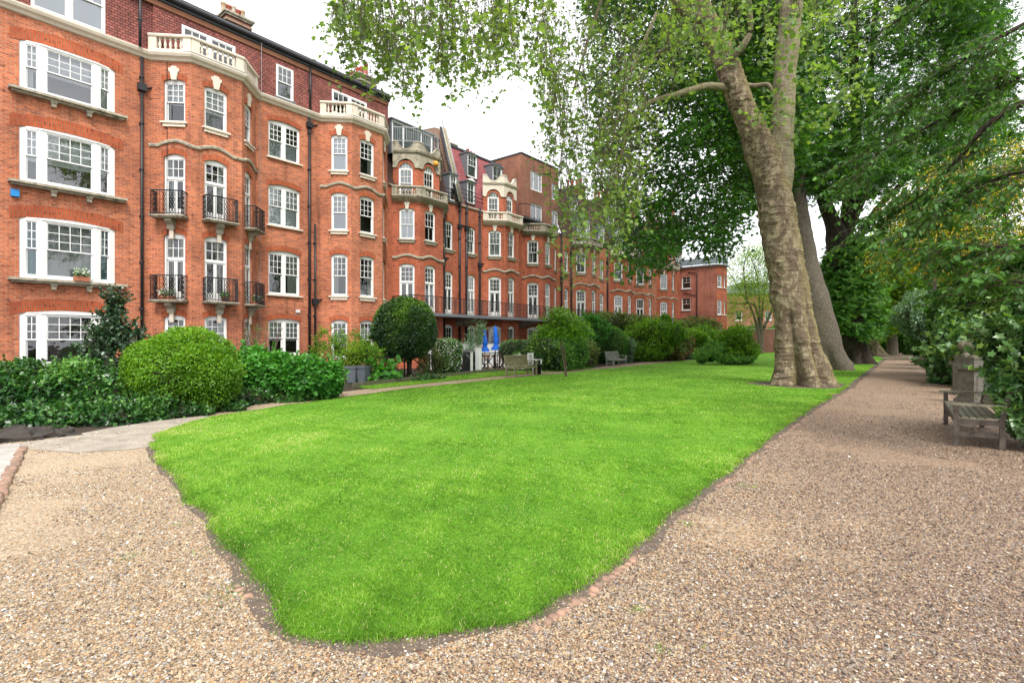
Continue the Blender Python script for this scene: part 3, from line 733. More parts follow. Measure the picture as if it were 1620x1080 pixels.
# tile-hung storey
t = MB(); wallcols = [(9.46, 2.06, [(13.05, 14.9, 0)]), (13.97, 2.1, [(13.3, 14.58, 0)])]
wall(t, (-5, .02), (7.0, .02), 12.9, 15.1, [(9.46, 2.06, [(13.05, 14.85, 0)])], TILE, arch=False)
wall(t, (7.0, -.08), (18.4, -.08), 12.9, 15.1, [(2.05, 2.1, [(13.3, 14.55, 0)]), (5.36, .84, [(13.05, 14.58, 0)]), (8.9, 2.1, [(13.3, 14.5, 0)])], TILE, arch=False)
wall(t, (7.0, .02), (7.0, -.08), 12.9, 15.1, (), TILE, arch=False)
t.mat(RUBBED); t.box(-5, 18.4, -.14, -.081, 14.86, 15.06)
t.build('tile_hanging', B1)
g = MB().mat(SLATE); g.box(-5, 18.45, -.2, .3, 15.08, 15.24); g.mat(PIPE); g.tube([(-5, -.27, 15.26), (18.4, -.27, 15.26)], .09, 8); g.mat(LEAD); g.box(-5, 18.45, -.34, -.24, 15.33, 15.37)
g.build('gutter', B1)
r = MB().mat(ROOFM); r.slab([(-5, -.2), (18.4, -.2), (18.4, 9), (-5, 9)], 15.24, 15.5); r.build('roof', B1)
# windows
Bx = B1
def wrow(par, p0, p1, c, w_, levs, specs, sm=STONE):
    for (zb, zt, rise), sp in zip(levs, specs):
        if sp is None: continue
        d = dict(sp); window(par, p0, p1, c, zb, w_, zt-zb, rise, sm=sm, **d)
S = lambda **k: k
wrow(B1, A0, A1, 9.46, 2.66, colA[0][2], [S(style='triple', cols=4, rows=3, sill=None, y=.03), S(style='triple', cols=4, rows=3, cur='teal', sill='long', y=.03, glass=GLASS), S(style='triple', cols=4, rows=3, cur='half', sill='long', y=.03, glass=GLASS_B), S(style='triple', cols=4, rows=3, cur='roman', sill='long', y=.03, glass=GLASS_B)], STONE_OLD)
window(B1, (-5, .02), (7, .02), 9.46, 13.05, 2.06, 1.8, 0, 'double', 3, 2, cur='blind', glass=GLASS_B, sill=None, y=.0, split=.55)
fr = lambda cur, gl=GLASS: S(style='french', cols=3, rows=2, cur=cur, sill=None, glass=gl)
wrow(B1, P1[0], P1[1], .92, .80, lev1, [S(cur=None), fr('cream'), fr('left'), S(cur='roman', sill='apron')])
wrow(B1, P1[1], P1[2], .92, .88, lev1, [S(cur='sides'), fr('creamR'), fr('right'), S(cur='half', sill='apron')])
wrow(B1, P1[2], P1[3], .70, .80, lev1, [S(cur=None), fr('cream'), fr('cream'), S(cur='net', sill='apron')])
wrow(B1, (11.05, 0), (14.26, 0), 1.35, 1.56, fl[0][2], [S(style='double', cur='half'), S(style='double', cur='right'), S(style='double', cur='blind', glass=GLASS_B), S(style='double', cur='netlow', glass=GLASS_B)])
wrow(B1, P2[0], P2[1], .92, .80, lev2, [S(cur=None), S(cur='left', sill='apron'), S(cur='net', sill='apron', glass=GLASS_B), S(cur='blind', sill='apron', glass=GLASS_B)])
wrow(B1, P2[1], P2[2], .92, .88, lev2, [S(cur=None), S(cur='right', sill='apron'), S(cur=None, sill='apron'), S(cur='right', sill='apron')])
wrow(B1, P2[2], P2[3], .70, .80, lev2, [S(cur=None), S(cur='net', sill='apron'), S(cur=None, sill='apron'), S(cur='blind', sill='apron')])
window(B1, (7, -.08), (18.4, -.08), 2.05, 13.3, 2.1, 1.25, 0, 'strip', 3, 1, sill=None, y=-.02)
window(B1, (7, -.08), (18.4, -.08), 8.9, 13.3, 2.1, 1.2, 0, 'strip', 3, 1, sill=None, y=-.02)
window(B1, (7, -.08), (18.4, -.08), 5.36, 13.05, .84, 1.53, 0, 'sash', 3, 2, sill='plain', y=-.02, sm=LEAD, glass=GLASS_B)
for P_ in (P1, P2): balustrade(B1, [tuple(q) for q in offs(P_, .06)], 12.975, 13.66, STONE)
for z in (3.17, 6.47):
    balconette(B1, P1[0], P1[1], .92, z, 1.25, .5, -.08); balconette(B1, P1[1], P1[2], .92, z, 1.3, .45, .1); balconette(B1, P1[2], P1[3], .70, z, 1.15, .5, .12)
drainpipe(B1, 6.62, 0, 0, 12.6, hop=11.3); drainpipe(B1, 6.5, -.22, 12.9, 15.2); drainpipe(B1, 13.62, 0, 0, 12.6, .065, hop=12.1); drainpipe(B1, 13.62, -.06, 12.9, 15.2, off=.1); drainpipe(B1, 13.92, 0, 0, 7.4, .05, hop=3.4)
one('vent_grille', lambda b_: (b_.box(12.95, 13.15, -.05, 0, 2.95, 3.1)), WHITE_OLD, B1)
one('alarm_box', lambda b_: b_.box(2.92, 3.13, -.1, 0, 6.42, 6.66), BLUEBOX, B1)
wr = MB().mat(METALPOLE); wr.tube([(11.18, -.26, 15.4), (11.18, -.25, 12.9), (11.2, -.03, 12.5), (11.22, -.03, 6.0), (11.2, -.03, 2)], .012, 4, cap=False); wr.build('cable', B1)
wr = MB().mat(PIPE); wr.tube([(7.35, -.48, 12.6), (7.35, -.48, 3.2)], .012, 4, cap=False); wr.build('cable', B1)
chimney(B1, 11.0, 12.15, 3.0, 4.3, 15.4, 17.85, 5, 'x', BRICK_M, STONE_OLD, [POT_C, POT_R, STONE, POT_R], .7)
chimney(B1, 18.5, 19.7, 2.8, 5.4, 15.3, 17.75, 6, 'y', STONE_OLD, STONE_OLD, POT_R, .85)
# ================================================================== THE TERRACE BEYOND
def stone_stage(par, P_, mats, z0=9.8, arched=True, scoop=True, lv=(10.0, 11.55), top=13.1, winc=None, bm=BRICK_T, cur=(None, None, None)):
    q = [tuple(v) for v in offs(P_, -.22)]
    b = MB()
    Ls = [(V2(q[i+1])-V2(q[i])).length for i in range(3)]
    cs = [L_/2 for L_ in Ls]; ws = [min(.8, L_*.55) for L_ in Ls]
    for i in range(3): wall(b, q[i], q[i+1], z0, 12.0, [(cs[i], ws[i], [(lv[0], lv[1], .36)])], bm, arch=False)
    b.build('bay_storey', par)
    for i in range(3): window(par, q[i], q[i+1], cs[i], lv[0], ws[i], lv[1]-lv[0], .36, 'arched', 3, 2, cur=cur[i], sill=None, low=2, split=.45, y=.07)
    s = MB(); qq = [tuple(v) for v in offs(P_, -.15)]
    for i in range(3):
        L_ = (V2(qq[i+1])-V2(qq[i])).length; cc = L_/2; w2 = ws[i]/2+.1
        def lo(a, cc=cc, w2=w2):
            t = (a-cc)/w2
            return lv[1]+.02+(.52*math.sqrt(max(0, 1-t*t)) if abs(t) < 1 else 0)
        def hi(a, L_=L_):
            if not scoop: return top
            t = (a-L_/2)/(L_*.3); return top-(.44*math.cos(t*PI/2)**.7 if abs(t) < 1 else -.0)
        curvy_band(s, qq[i], qq[i+1], lo, hi, .16, mats)
    sweep(s, qq, [(0, 12.42), (.08, 12.44), (.12, 12.54), (0, 12.58)], mats)
    s.mat(LEAD); s.slab([q[0], q[1], q[2], q[3]], 12.3, 12.36)
    s.build('parapet', par)
def mansard(par, x0, x1, z0, z1, back, m, doors=(), cap=True):
    b = MB().mat(m); sl_ = math.hypot(back, z1-z0)
    b.poly([(x0, .02, z0), (x1, .02, z0), (x1, back, z1), (x0, back, z1)], [(x0, 0), (x1, 0), (x1, sl_), (x0, sl_)])
    b.mat(SLATE); b.box(x0, x1, back-.1, back+.1, z1-.06, z1+.08)
    b.slab([(x0, back), (x1, back), (x1, 9), (x0, 9)], z1-.1, z1)
    b.build('roof', par)
def dormer(par, x, w_, z0, h, y0, dep=1.2, style='sash', cols=3, rows=2, cur='blind', cheek=LEAD, glass=GLASS_B):
    b = MB().mat(cheek); hw = w_/2
    b.box(x-hw-.07, x-hw, y0, y0+dep, z0, z0+h); b.box(x+hw, x+hw+.07, y0, y0+dep, z0, z0+h); b.mat(LEAD); b.box(x-hw-.12, x+hw+.12, y0-.1, y0+dep, z0+h, z0+h+.08); b.mat(cheek); b.box(x-hw, x+hw, y0+.7, y0+dep, z0, z0+h)
    o = b.build('dormer', par); fm, gm = win_meshes(style, w_, h, 0.0 if style in ('double', 'sash', 'plain') else 0.0, cols, rows, glass)
    mk('window_frame', fm, o, (x, y0+.02, z0)); mk('pane', gm, o, (x, y0+.02, z0))
    if cur: mk('curtain', curtain_mesh(cur, w_, h), o, (x, y0+.02, z0))
def terraced(name, s0, s1, bx, p, bl, flats, label, baywin=(.80, .80, .74), cA=None, z0=0, top='stage', wcur=None, group=None, rail=True, bm=BRICK_T, balm=STONE_OLD, pipes=(), cols9=True, balu=True):
    par = bldg(name, s0, label, 'house', group); W = s1-s0; X = bx-s0
    P_ = bay_plan(X, p, bl); b = MB()
    LV = [(.85, 2.5, .12), (3.25, 5.9, .13), (7.42, 9.12, .1)]
    pos = 0.0; segs = []
    fl1 = [f for f in flats if f[0] < bx]; fl2 = [f for f in flats if f[0] > bx]
    def flat(xa, xb, fs):
        if xb-xa < .02: return
        wall(b, (xa, 0), (xb, 0), 0, 10.5, [(f[0]-s0-xa, f[1], [LV[0], LV[1], LV[2]]) for f in fs], bm)
        for f in fs:
            wrow(par, (xa, 0), (xb, 0), f[0]-s0-xa, f[1], LV, [S(cur=None, cols=3, rows=2), S(style='french', cols=3, rows=3, sill=None, cur=random.choice(['net', 'sides', None])), S(cols=3, rows=2, low=2, sill='apron', cur=random.choice(['net', None, 'net', 'left']))], STONE_OLD)
    flat(0, X, fl1); flat(P_[3][0], W, fl2)
    Lf = 1.4142*p; cc = [Lf*.53, bl*.45, Lf*.45]
    curs = wcur or [[None, None, 'net'], [None, None, None], [None, 'net', None]]
    for i in range(3):
        wall(b, P_[i], P_[i+1], 0, 9.9, [(cc[i], baywin[i], LV)], bm)
        wrow(par, P_[i], P_[i+1], cc[i], baywin[i], LV, [S(cur=curs[i][0], cols=4 if i == 0 else 3, rows=3, sill=None), S(style='french', cols=3, rows=3, sill=None, cur=curs[i][1]), S(cols=3, rows=2, low=2, sill='apron', cur=curs[i][2], glass=GLASS_B if curs[i][2] == 'blind' else GLASS)], STONE_OLD)
        keystone(b, P_[i], P_[i+1], cc[i], 9.18, STONE, .85)
    b.build('wall', par)
    c = MB(); string_course(c, P_, 6.28, [(cc[0], .6, .16), (Lf+cc[1], .6, .16), (Lf+bl+cc[2], .6, .16)], STONE_OLD)
    c.build('string_course', par); c = MB(); sweep(c, P_, [(0, 9.55), (.1, 9.6), (.28, 9.72), (.34, 9.8), (0, 9.82)], balm)
    sweep(c, [(0, 0), (X, 0)], [(0, 10.4), (.1, 10.44), (.12, 10.52), (0, 10.54)], balm) if X > .3 else None
    sweep(c, [(P_[3][0], 0), (W, 0)], [(0, 10.4), (.1, 10.44), (.12, 10.52), (0, 10.54)], LEAD) if W-P_[3][0] > .3 else None
    c.build('cornice', par)
    fl_ = MB().mat(LEAD); fl_.slab([(P_[0][0], .3)]+[tuple(v) for v in offs(P_, .25)][1:3]+[(P_[3][0], .3)], 9.78, 9.825); fl_.build('bay_roof', par)
    if balu: balustrade(par, [tuple(v) for v in offs(P_, .24)], 9.83, 10.42, balm, .3, step=.16)
    for px in pipes: drainpipe(par, px-s0, 0, 0, 10.6, .075, hop=8.9 if random.random() < .5 else 6.6)
    if rail:
        sb = MB().mat(STONE_OLD); xa = 0 if s0 > 19 else .35
        sb.box(xa, W, -2.0, 0, 3.02, 3.16); sb.mat(LEAD); sb.box(xa, W, -2.04, -1.96, 3.0, 3.175)
        so = sb.build('balcony', par)
        n_ = max(2, int(W/2.6))
        for i in range(n_):
            xx = xa+.3+(W-xa-.6)*i/(n_-1)
            br = MB().mat(STONE_OLD); br.M = Matrix.Translation((xx, 0, 3.02)) @ Matrix.Rotation(PI/2, 4, 'Z'); br.prism([(0, 0), (-1.7, 0), (-1.7, -.1), (-.15, -.5), (0, -.5)], -.07, .07); br.M = Matrix.Identity(4); br.build('bracket', so)
        ir = MB(); iron_rail(ir, [(xa, 0), (xa, -1.92), (W, -1.92)] if s0 < 19 else [(0, -1.92), (W, -1.92)], 3.16, 4.12, .125, True); ir.build('railing', so)
    pw = MB(); wall(pw, (0, 0), (0, 1.2), 9, 10.6, (), bm); pw.build('party_wall', par)
    return par, P_, X, W
# --- house with stone parapet, first beyond the mansion block
H2, Q, X, W = terraced('terraced_house', 18.4, 24.2, 18.75, 1.1, 1.8, [(23.2, .8)], 'red brick house beside the mansion block with grey scooped parapet and leaning poles', (.86, .84, .7), wcur=[[None, None, 'blind'], [None, 'right', None], [None, None, None]], pipes=(24.12, 22.72), balm=STONE_OLD)
stone_stage(H2, Q, STONE_OLD, cur=('blind', None, None))
rb = MB(); iron_rail(rb, [tuple(v) for v in offs(Q, -.3)], 13.1, 13.95, .13, False, METALPOLE); rb.build('railing', H2)
mansard(H2, 0, W, 10.5, 14.9, 1.5, ROOFM)
dormer(H2, 2.0, 3.1, 12.4, 1.95, .15, 2.5, 'casement', 3, 1, cur='blind')
one('chimney_stack', lambda b_: (b_.box(2.9, 3.5, 3.2, 4.2, 14, 15.7), b_.mat(POT_R), b_.lathe([(.15, 0), (.12, .5), (.15, .55)], (3.2, 3.6, 15.7), 8)), BRICK_M, H2)
dormer(H2, 5.2, .62, 10.6, 1.7, -.02, 1.0, 'sash', 3, 2, cur='blind')
pw = MB(); pw.mat(BRICK_M); pw.M = Matrix.Identity(4)
prf = [(-.1, 10.5), (1.55, 15.75), (1.9, 15.9), (3.5, 16.1), (3.5, 10.5)]
pw.M = Matrix.Translation((5.55, 0, 0)) @ Matrix.Rotation(PI/2, 4, 'Z'); pw.prism(prf, -.22, .22); pw.M = Matrix.Identity(4); pw.build('gable_wall', H2)
for k, (dx, m_, r_, e) in enumerate([(-.16, PIPE, .05, 0), (-.05, PIPE, .045, .0), (.1, POLE_OLD, .075, .0), (.28, POLE_OLD, .06, 0), (.42, METALPOLE, .035, 1.5), (.2, PIPE, .03, 1.1), (.02, METALPOLE, .03, 1.7)]):
    pb = MB().mat(m_); y0, z0 = -.32, 10.55; uy, uz = 1.6, 5.2
    pb.tube([(5.4+dx, y0, z0), (5.4+dx, y0+uy*(1+e*.1), z0+uz*(1+e*.1))], r_, 8); pb.build('roof_pole', H2)
one('alarm_box', lambda b_: b_.lathe([(.001, 0), (.13, .0), (.16, .12), (.12, .26), (.001, .3)], (2.75, -1.03, 12.0), 10), YELLOW, H2)
rb = MB().mat(PIPE)
for z in (10.75, 11.0, 11.25): rb.tube([(3.9, -.12, z), (5.8, -.12, z)], .022, 4, cap=False)
rb.build('guard_rail', H2)
# --- house with pink tiled mansard
H3, Q, X, W = terraced('terraced_house', 24.2, 30.3, 26.45, 1.1, 1.5, [(25.33, .74)], 'red brick house with cream painted scooped parapet below a pink tiled mansard roof', (.86, .72, .7), wcur=[['sides', 'sides', 'net'], [None, 'net', 'net'], [None, None, None]], pipes=(26.05, 24.75), balm=STONE)
stone_stage(H3, Q, STONE, cur=('net', None, None))
mansard(H3, 0, W, 10.5, 14.95, 1.65, TILE_P)
dormer(H3, 2.0, .95, 12.9, 1.6, .75, 1.0, 'sash', 3, 2, cur='blind'); dormer(H3, 4.5, 1.05, 12.75, 1.55, .6, 1.2, 'plain', 2, 2, cur='blind'); dormer(H3, 1.05, .72, 10.75, 1.45, -.03, 1.1, 'plain', 2, 3, cur='net')
pd = MB().mat(WHITE); pd.M = Matrix.Translation((1.05, 0, 12.2)); pd.prism([(-.5, 0), (.5, 0), (0, .28)], -.12, .3); pd.M = Matrix.Identity(4); pd.build('pediment', H3)
rb = MB().mat(PIPE)
for z in (10.72, 10.98, 11.24, 11.5): rb.tube([(0, -.14, z), (2.2, -.14, z)], .022, 4, cap=False)
rb.build('guard_rail', H3)
chimney(H3, 2.8, 3.6, 4.0, 5.2, 14.9, 16.4, 2, 'x', STONE, STONE_OLD, POT_C, .6); chimney(H3, 5.6, 6.6, 4.2, 5.4, 14.9, 16.2, 3, 'x', BRICK_M, STONE_OLD, POT_R, .6)
an = MB().mat(METALPOLE); an.tube([(3.9, 3.2, 14.9), (3.9, 3.2, 18.9)], .02, 5)
an.tube([(3.3, 3.2, 18.8), (4.6, 3.2, 18.8)], .01, 4)
for i in range(7): an.tube([(3.35+i*.18, 3.0, 18.8), (3.35+i*.18, 3.4, 18.8)], .006, 3)
an.build('aerial', H3)
# --- house with flat brown brick extension
H4, Q, X, W = terraced('terraced_house', 30.3, 36.2, 30.85, 1.1, 1.6, [(35.2, .6)], 'red brick house topped by a plain brown brick box with modern white windows', (.84, .7, .7), wcur=[[None, None, 'left'], [None, 'net', 'net'], [None, None, None]], pipes=(36.1,), balm=STONE_OLD)
b = MB(); e0, e1 = (.9, .35), (W, .35)
wall(b, e0, e1, 9.9, 15.9, [(1.85-.3+.4, 1.55, [(11.0, 12.4, 0), (13.45, 14.95, 0)]), (4.55, .95, [(11.0, 12.4, 0), (13.3, 14.6, 0)])], BRICK_M, arch=False)
wall(b, (.9, 5), e0, 9.9, 15.9, (), BRICK_M, arch=False); wall(b, e1, (W, 6), 9.9, 15.9, (), BRICK_M, arch=False); b.build('extension', H4)
ex = MB().mat(SLATE); ex.box(.85, W+.05, .3, 6, 15.9, 16.02); ex.build('roof', H4)
window(H4, e0, e1, 1.95, 13.45, 1.55, 1.5, 0, 'casement', 3, 1, sill=None, glass=GLASS_B, y=.04, cur='blind'); window(H4, e0, e1, 1.95, 11.0, 1.55, 1.4, 0, 'casement', 2, 1, sill=None, glass=GLASS_B, y=.04)
window(H4, e0, e1, 4.55, 13.3, .95, 1.3, 0, 'casement', 2, 1, sill=None, glass=GLASS_B, y=.04); window(H4, e0, e1, 4.55, 11.0, .95, 1.4, 0, 'casement', 2, 1, sill=None, glass=GLASS_B, y=.04)
rb = MB(); iron_rail(rb, [(0, -.1), (.1, -.7), (2.2, -.7)], 10.75, 11.75, .9, False, IRON); rb.mat(SLATE); rb.box(-.1, 2.4, -.75, .35, 10.62, 10.74); rb.build('terrace_rail', H4)
# --- the houses further on
def far_house(s0, s1, bx, bl, flats, label, stage, m, balm=STONE_OLD, pipes=(), win=(.84, .7, .7)):
    Hh, Q, X, W = terraced('terraced_house', s0, s1, bx, 1.1, bl, flats, label, win, pipes=pipes, balm=balm, bm=BRICK if s0 in (36.2, 49.2) else BRICK_T)
    if stage: stone_stage(Hh, Q, balm)
    mansard(Hh, 0, W, 10.5, 15.0, 1.7, m)
    dormer(Hh, X+1.9, 2.2, 10.7, 1.9, -.05, 1.6, 'casement', 3, 1, cur='blind') if not stage else None
    dormer(Hh, W-.9, 1.1, 10.8, 1.6, .05, 1.2, 'casement', 2, 1)
    dormer(Hh, X+2.0, 1.2, 13.0, 1.4, .95, 1.0, 'sash', 3, 2)
    chimney(Hh, W-.5, W+.3, 2.5, 4.5, 14.5, 16.8, 4, 'y', BRICK_M)
    return Hh
far_house(36.2, 43.9, 37.75, 1.75, [(36.95, .65), (43.0, .75)], 'red brick house half veiled by hanging plane leaves, beyond the brown brick extension', False, SLATE if False else ROOFM, pipes=(37.6, 41.9))
far_house(43.9, 49.2, 44.6, 1.9, [], 'red brick house with slender white balustrade, third from the end wing', False, ROOFM, STONE, pipes=(43.98,))
far_house(49.2, 55.4, 49.4, 1.8, [(54.4, .7)], 'red brick house mostly behind leaves, second from the end wing', True, ROOFM)
H8 = far_house(55.4, 62.4, 55.5, 2.0, [(61.0, .7)], 'last red brick bay house, adjoining the projecting end wing', True, TILE)
# --- end wing that comes forward toward the garden
WG = bldg('end_wing', 62.4, 'three-storey red brick wing standing forward at the far end with glass-railed roof terrace', 'building')
b = MB(); wp = [(0, 0), (0, -4.4), (.5, -4.9), (2.2, -4.9), (2.2, 0)]
side = [(1.0, .95, [(7.3, 8.7, .0), (4.6, 6.2, .0)])]
wall(b, wp[0], wp[1], 0, 10.45, [(.75, 1.1, [(5.35, 6.85, 0), (7.95, 9.45, 0)])], BRICK_W, arch=False)
lw = [(1.35, 3.2, 0), (4.7, 6.4, 0), (7.9, 9.3, 0)]
Lc = (V2(wp[2])-V2(wp[1])).length
b.build('wall', WG)
b = MB(); wall(b, wp[1], wp[2], 0, 10.45, [(Lc/2, .52, lw)], BRICK_T, arch=False); wall(b, wp[2], wp[3], 0, 10.45, [(.85, .7, lw)], BRICK_T, arch=False); wall(b, wp[3], wp[4], 0, 10.45, (), BRICK_T); b.build('front_wall', WG)
for z in (5.35, 7.95): window(WG, wp[0], wp[1], .75, z, 1.1, 1.5, 0, 'sash', 2, 2, sill='plain', sm=WHITE)
for z0_, z1_, _ in lw:
    window(WG, wp[1], wp[2], Lc/2, z0_, .52, z1_-z0_, 0, 'sash', 2, 1, sill='plain', sm=WHITE, low=2); window(WG, wp[2], wp[3], .85, z0_, .7, z1_-z0_, 0, 'sash', 2, 1, sill='plain', sm=WHITE, low=2)
b = MB().mat(LEAD); b.slab([(-.25, 0), (-.25, -4.5), (.4, -5.15), (2.4, -5.15), (2.4, 0)], 10.45, 10.62); b.build('roof', WG)
gr = MB(); rp_ = [(-.1, 0), (-.1, -4.4), (.45, -5.0), (2.2, -5.0)]
gr.mat(LEAD)
for i in range(3):
    a, c2 = rp_[i], rp_[i+1]; gr.tube([(a[0], a[1], 11.6), (c2[0], c2[1], 11.6)], .03, 4); n_ = max(1, int((V2(c2)-V2(a)).length/1.2))
    for k in range(n_+1): x_ = a[0]+(c2[0]-a[0])*k/n_; y_ = a[1]+(c2[1]-a[1])*k/n_; gr.box(x_-.03, x_+.03, y_-.03, y_+.03, 10.6, 11.6)
gr.mat(plain('frosted_panel', (.22, .26, .28), .3, .1, 3))
for i in range(3):
    a, c2 = rp_[i], rp_[i+1]; gr.poly([(a[0], a[1], 10.7), (c2[0], c2[1], 10.7), (c2[0], c2[1], 11.5), (a[0], a[1], 11.5)])
gr.build('terrace_rail', WG)
b = MB(); wall(b, (.0, .6), (2.3, .6), 10.6, 13, (), TILE, arch=False); wall(b, (0, 6), (0, .6), 10.6, 13.0, (), BRICK_T, arch=False)
b.mat(TILE); b.M = Matrix.Identity(4)
b.prism([(0, 13), (2.3, 13), (1.6, 16.6), (.7, 16.6)], .6, 6); b.build('attic', WG)
window(WG, (0, .6), (2.3, .6), .7, 10.7, .9, 2.0, 0, 'plain', 2, 1, sill=None, y=-.04, glass=GLASS_B); window(WG, (0, .6), (2.3, .6), 1.75, 11.2, .6, 1.3, 0, 'sash', 2, 1, sill=None, y=-.04)
chimney(WG, 1.7, 2.4, 1.2, 2.2, 13, 17.4, 1, 'y', BRICK_W)
p_ = MB().mat(PIPE); p_.tube([(-.09, -1.0, 9.9), (-.09, -2.1, 9.8), (-.09, -2.1, 1.0)], .06, 6); p_.tube([(-.09, -.4, 7.5), (-.09, -2.0, 7.1)], .05, 6); p_.tube([(-.09, -1.2, 4.6), (-.09, -2.0, 4.6)], .05, 6); p_.build('drainpipe', WG)
# ================================================================== GROUND
def px(pts, z=0.0): return [G(u, v, z) for u, v in pts]
def flat_sheet(name, pts, z, m, jit=0.0, step=.25, skirt=0.0, kind='structure', seed=3):
    P_ = [Vector((p[0], p[1], 0)) for p in pts]; out = []
    n = len(P_)
    for i in range(n):
        a, b_ = P_[i], P_[(i+1) % n]; dd = (b_-a).length; near = min(a.length, b_.length)
        st = step*max(1, near/6); k = max(1, int(dd/st)) if jit > 0 and max(a.length, b_.length) < 60 else 1
        nr = Vector((b_.y-a.y, a.x-b_.x, 0)).normalized()
        for j in range(k):
            q = a+(b_-a)*j/k
            if jit > 0: q = q+nr*(jit*(mnoise.noise(q*1.7+Vector((seed, 0, 0)))+.5*mnoise.noise(q*6)))
            out.append(q)
    b = MB().mat(m); b.poly([(q.x, q.y, z) for q in out])
    if skirt:
        for i in range(len(out)):
            a, c = out[i], out[(i+1) % len(out)]; b.poly([(a.x, a.y, z-skirt), (c.x, c.y, z-skirt), (c.x, c.y, z), (a.x, a.y, z)])
    o = b.build(name); 
    if kind: o['kind'] = kind
    return o, out
flat_sheet('ground', [(-400, -60), (400, -60), (400, 700), (-400, 700)], -.012, BED)
GRAV = [(-14, -8), (14, -8), (8.3, 8), (18.0, 20), (32.5, 40), (63, 80), (50, 83), (37, 80), (24, 62), (18.6, 52)]+[tuple(p)[:2] for p in px([(1000, 574), (940, 581), (860, 587.5), (760, 597), (680, 605), (600, 613), (520, 622), (450, 632), (380, 645), (300, 661), (200, 674), (100, 690), (0, 702)])]+[(-14, 8.2)]
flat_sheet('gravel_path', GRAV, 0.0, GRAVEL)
LAWN_PX = [(240, 700), (250, 722), (268, 742), (300, 778), (338, 826), (380, 880), (420, 925), (438, 965), (468, 996), (540, 1020), (600, 1017), (700, 1003), (790, 990), (850, 966), (920, 928), (990, 877), (1060, 815), (1130, 758), (1200, 703), (1264, 656), (1334, 614), (1367, 590), (1398, 567)]
lawn_xy = [tuple(p)[:2] for p in px(LAWN_PX)]+[(52, 76), (38, 76), (26.5, 63), (20.5, 51)]+[tuple(p)[:2] for p in px([(1000, 579), (900, 589.3), (830, 596), (760, 603.5), (700, 610), (640, 617), (550, 628.5), (450, 642), (380, 654), (320, 664), (275, 678), (252, 688)])]
_, soil_poly = flat_sheet('bare_soil', [tuple(p)[:2] for p in px([(228, 700), (240, 730), (262, 756), (290, 790), (325, 842), (368, 900), (405, 945), (425, 985), (458, 1012), (545, 1038), (620, 1037), (720, 1022), (815, 1004), (880, 974), (950, 938), (1015, 884), (1085, 818), (1150, 760), (1215, 705), (1282, 656), (1348, 614), (1376, 590), (1404, 567), (1375, 570), (1250, 650), (1000, 840), (700, 950), (450, 900), (300, 720)])], .004, SOIL, .10, .2)
TB = G(1266, 609)
lawn_o, lawn_out = flat_sheet('lawn', lawn_xy, .014, LAWN, .09, .12, .014, seed=8)
flat_sheet('tree_soil', [(TB.x+.1+1.75*math.cos(a_)*(1+.12*math.sin(3*a_)), TB.y+1.5*math.sin(a_)) for a_ in np.linspace(0, 2*PI, 40)[:-1]], .019, SOIL, .1, .2)
flat_sheet('verge', [tuple(p)[:2] for p in px([(590, 615.5), (680, 606), (760, 598), (860, 588.5), (940, 582.5), (900, 581), (840, 583.5), (760, 589), (680, 597.5), (600, 606.5), (560, 612)])], .035, LAWN, .03, .2, .04)
flat_sheet('worn_apron', [tuple(p)[:2] for p in px([(40, 712), (120, 716), (200, 712), (245, 706), (262, 690), (300, 674), (345, 660), (330, 657), (250, 666), (180, 676), (100, 691), (40, 700), (-80, 712)])]+[], .006, APRON, .06, .3)
flat_sheet('stone_pavement', [(-14, 2.5), (-5.6, 3.6)]+[tuple(p)[:2] for p in px([(0, 790), (34, 713), (30, 704), (-100, 712)])]+[(-14, 8)], .02, FLAG)
# brick edging (laid bricks flush with the gravel)
def edging(name, pts, gap=.058, w_=.10, l_=.065, zt=.019, drop=()):
    b = MB().mat(KERBB); P_ = [Vector((p[0], p[1], 0)) for p in pts]; k = 0
    for i in range(len(P_)-1):
        a, c = P_[i], P_[i+1]; L_ = (c-a).length; d = (c-a)/L_; n_ = int(L_/gap)
        for j in range(n_):
            k += 1
            if mnoise.noise((a+d*(j*gap))*1.3) < -.06*0-.02 and drop: continue
            q = a+d*((j+.5)*gap); ang = math.atan2(d.y, d.x)+random.uniform(-.12, .12)
            b.M = Matrix.Translation((q.x+random.uniform(-.012, .012), q.y+random.uniform(-.012, .012), 0)) @ Matrix.Rotation(ang, 4, 'Z') @ Matrix.Rotation(random.uniform(-.06, .06), 4, 'X')
            z = zt+random.uniform(-.012, .008); x, y = gap/2-.006, l_/2*random.uniform(.7, 1)
            vs = [(-x, -y, -.03), (x, -y, -.03), (x, y, -.03), (-x, y, -.03), (-x, -y, z-.012), (x, -y, z-.012), (x, y, z-.012), (-x, y, z-.012), (-x+.012, -y+.012, z), (x-.012, -y+.012, z), (x-.012, y-.012, z), (-x+.012, y-.012, z)]
            b.mesh_add(vs, [(8, 9, 10, 11)]+[(i_, (i_+1) % 4, (i_+1) % 4+4, i_+4) for i_ in range(4)]+[(i_+4, (i_+1) % 4+4, (i_+1) % 4+8, i_+8) for i_ in range(4)], True)
    b.M = Matrix.Identity(4); o = b.build(name); o['kind'] = 'structure'; return o
edging('brick_kerb', [tuple(p)[:2] for p in px([(815, 1012), (862, 988), (930, 942), (990, 894), (1035, 852)])], drop=(1,))
edging('brick_kerb', [tuple(p)[:2] for p in px([(1075, 820), (1150, 760), (1217, 704), (1284, 655), (1350, 613), (1377, 592)])], drop=(1,), zt=.014)
edging('brick_kerb', [tuple(p)[:2] for p in px([(375, 925), (392, 950)])], zt=.018)
edging('brick_kerb', [tuple(p)[:2] for p in px([(37, 710), (-25, 830)])], gap=.215, l_=.11, zt=.05)
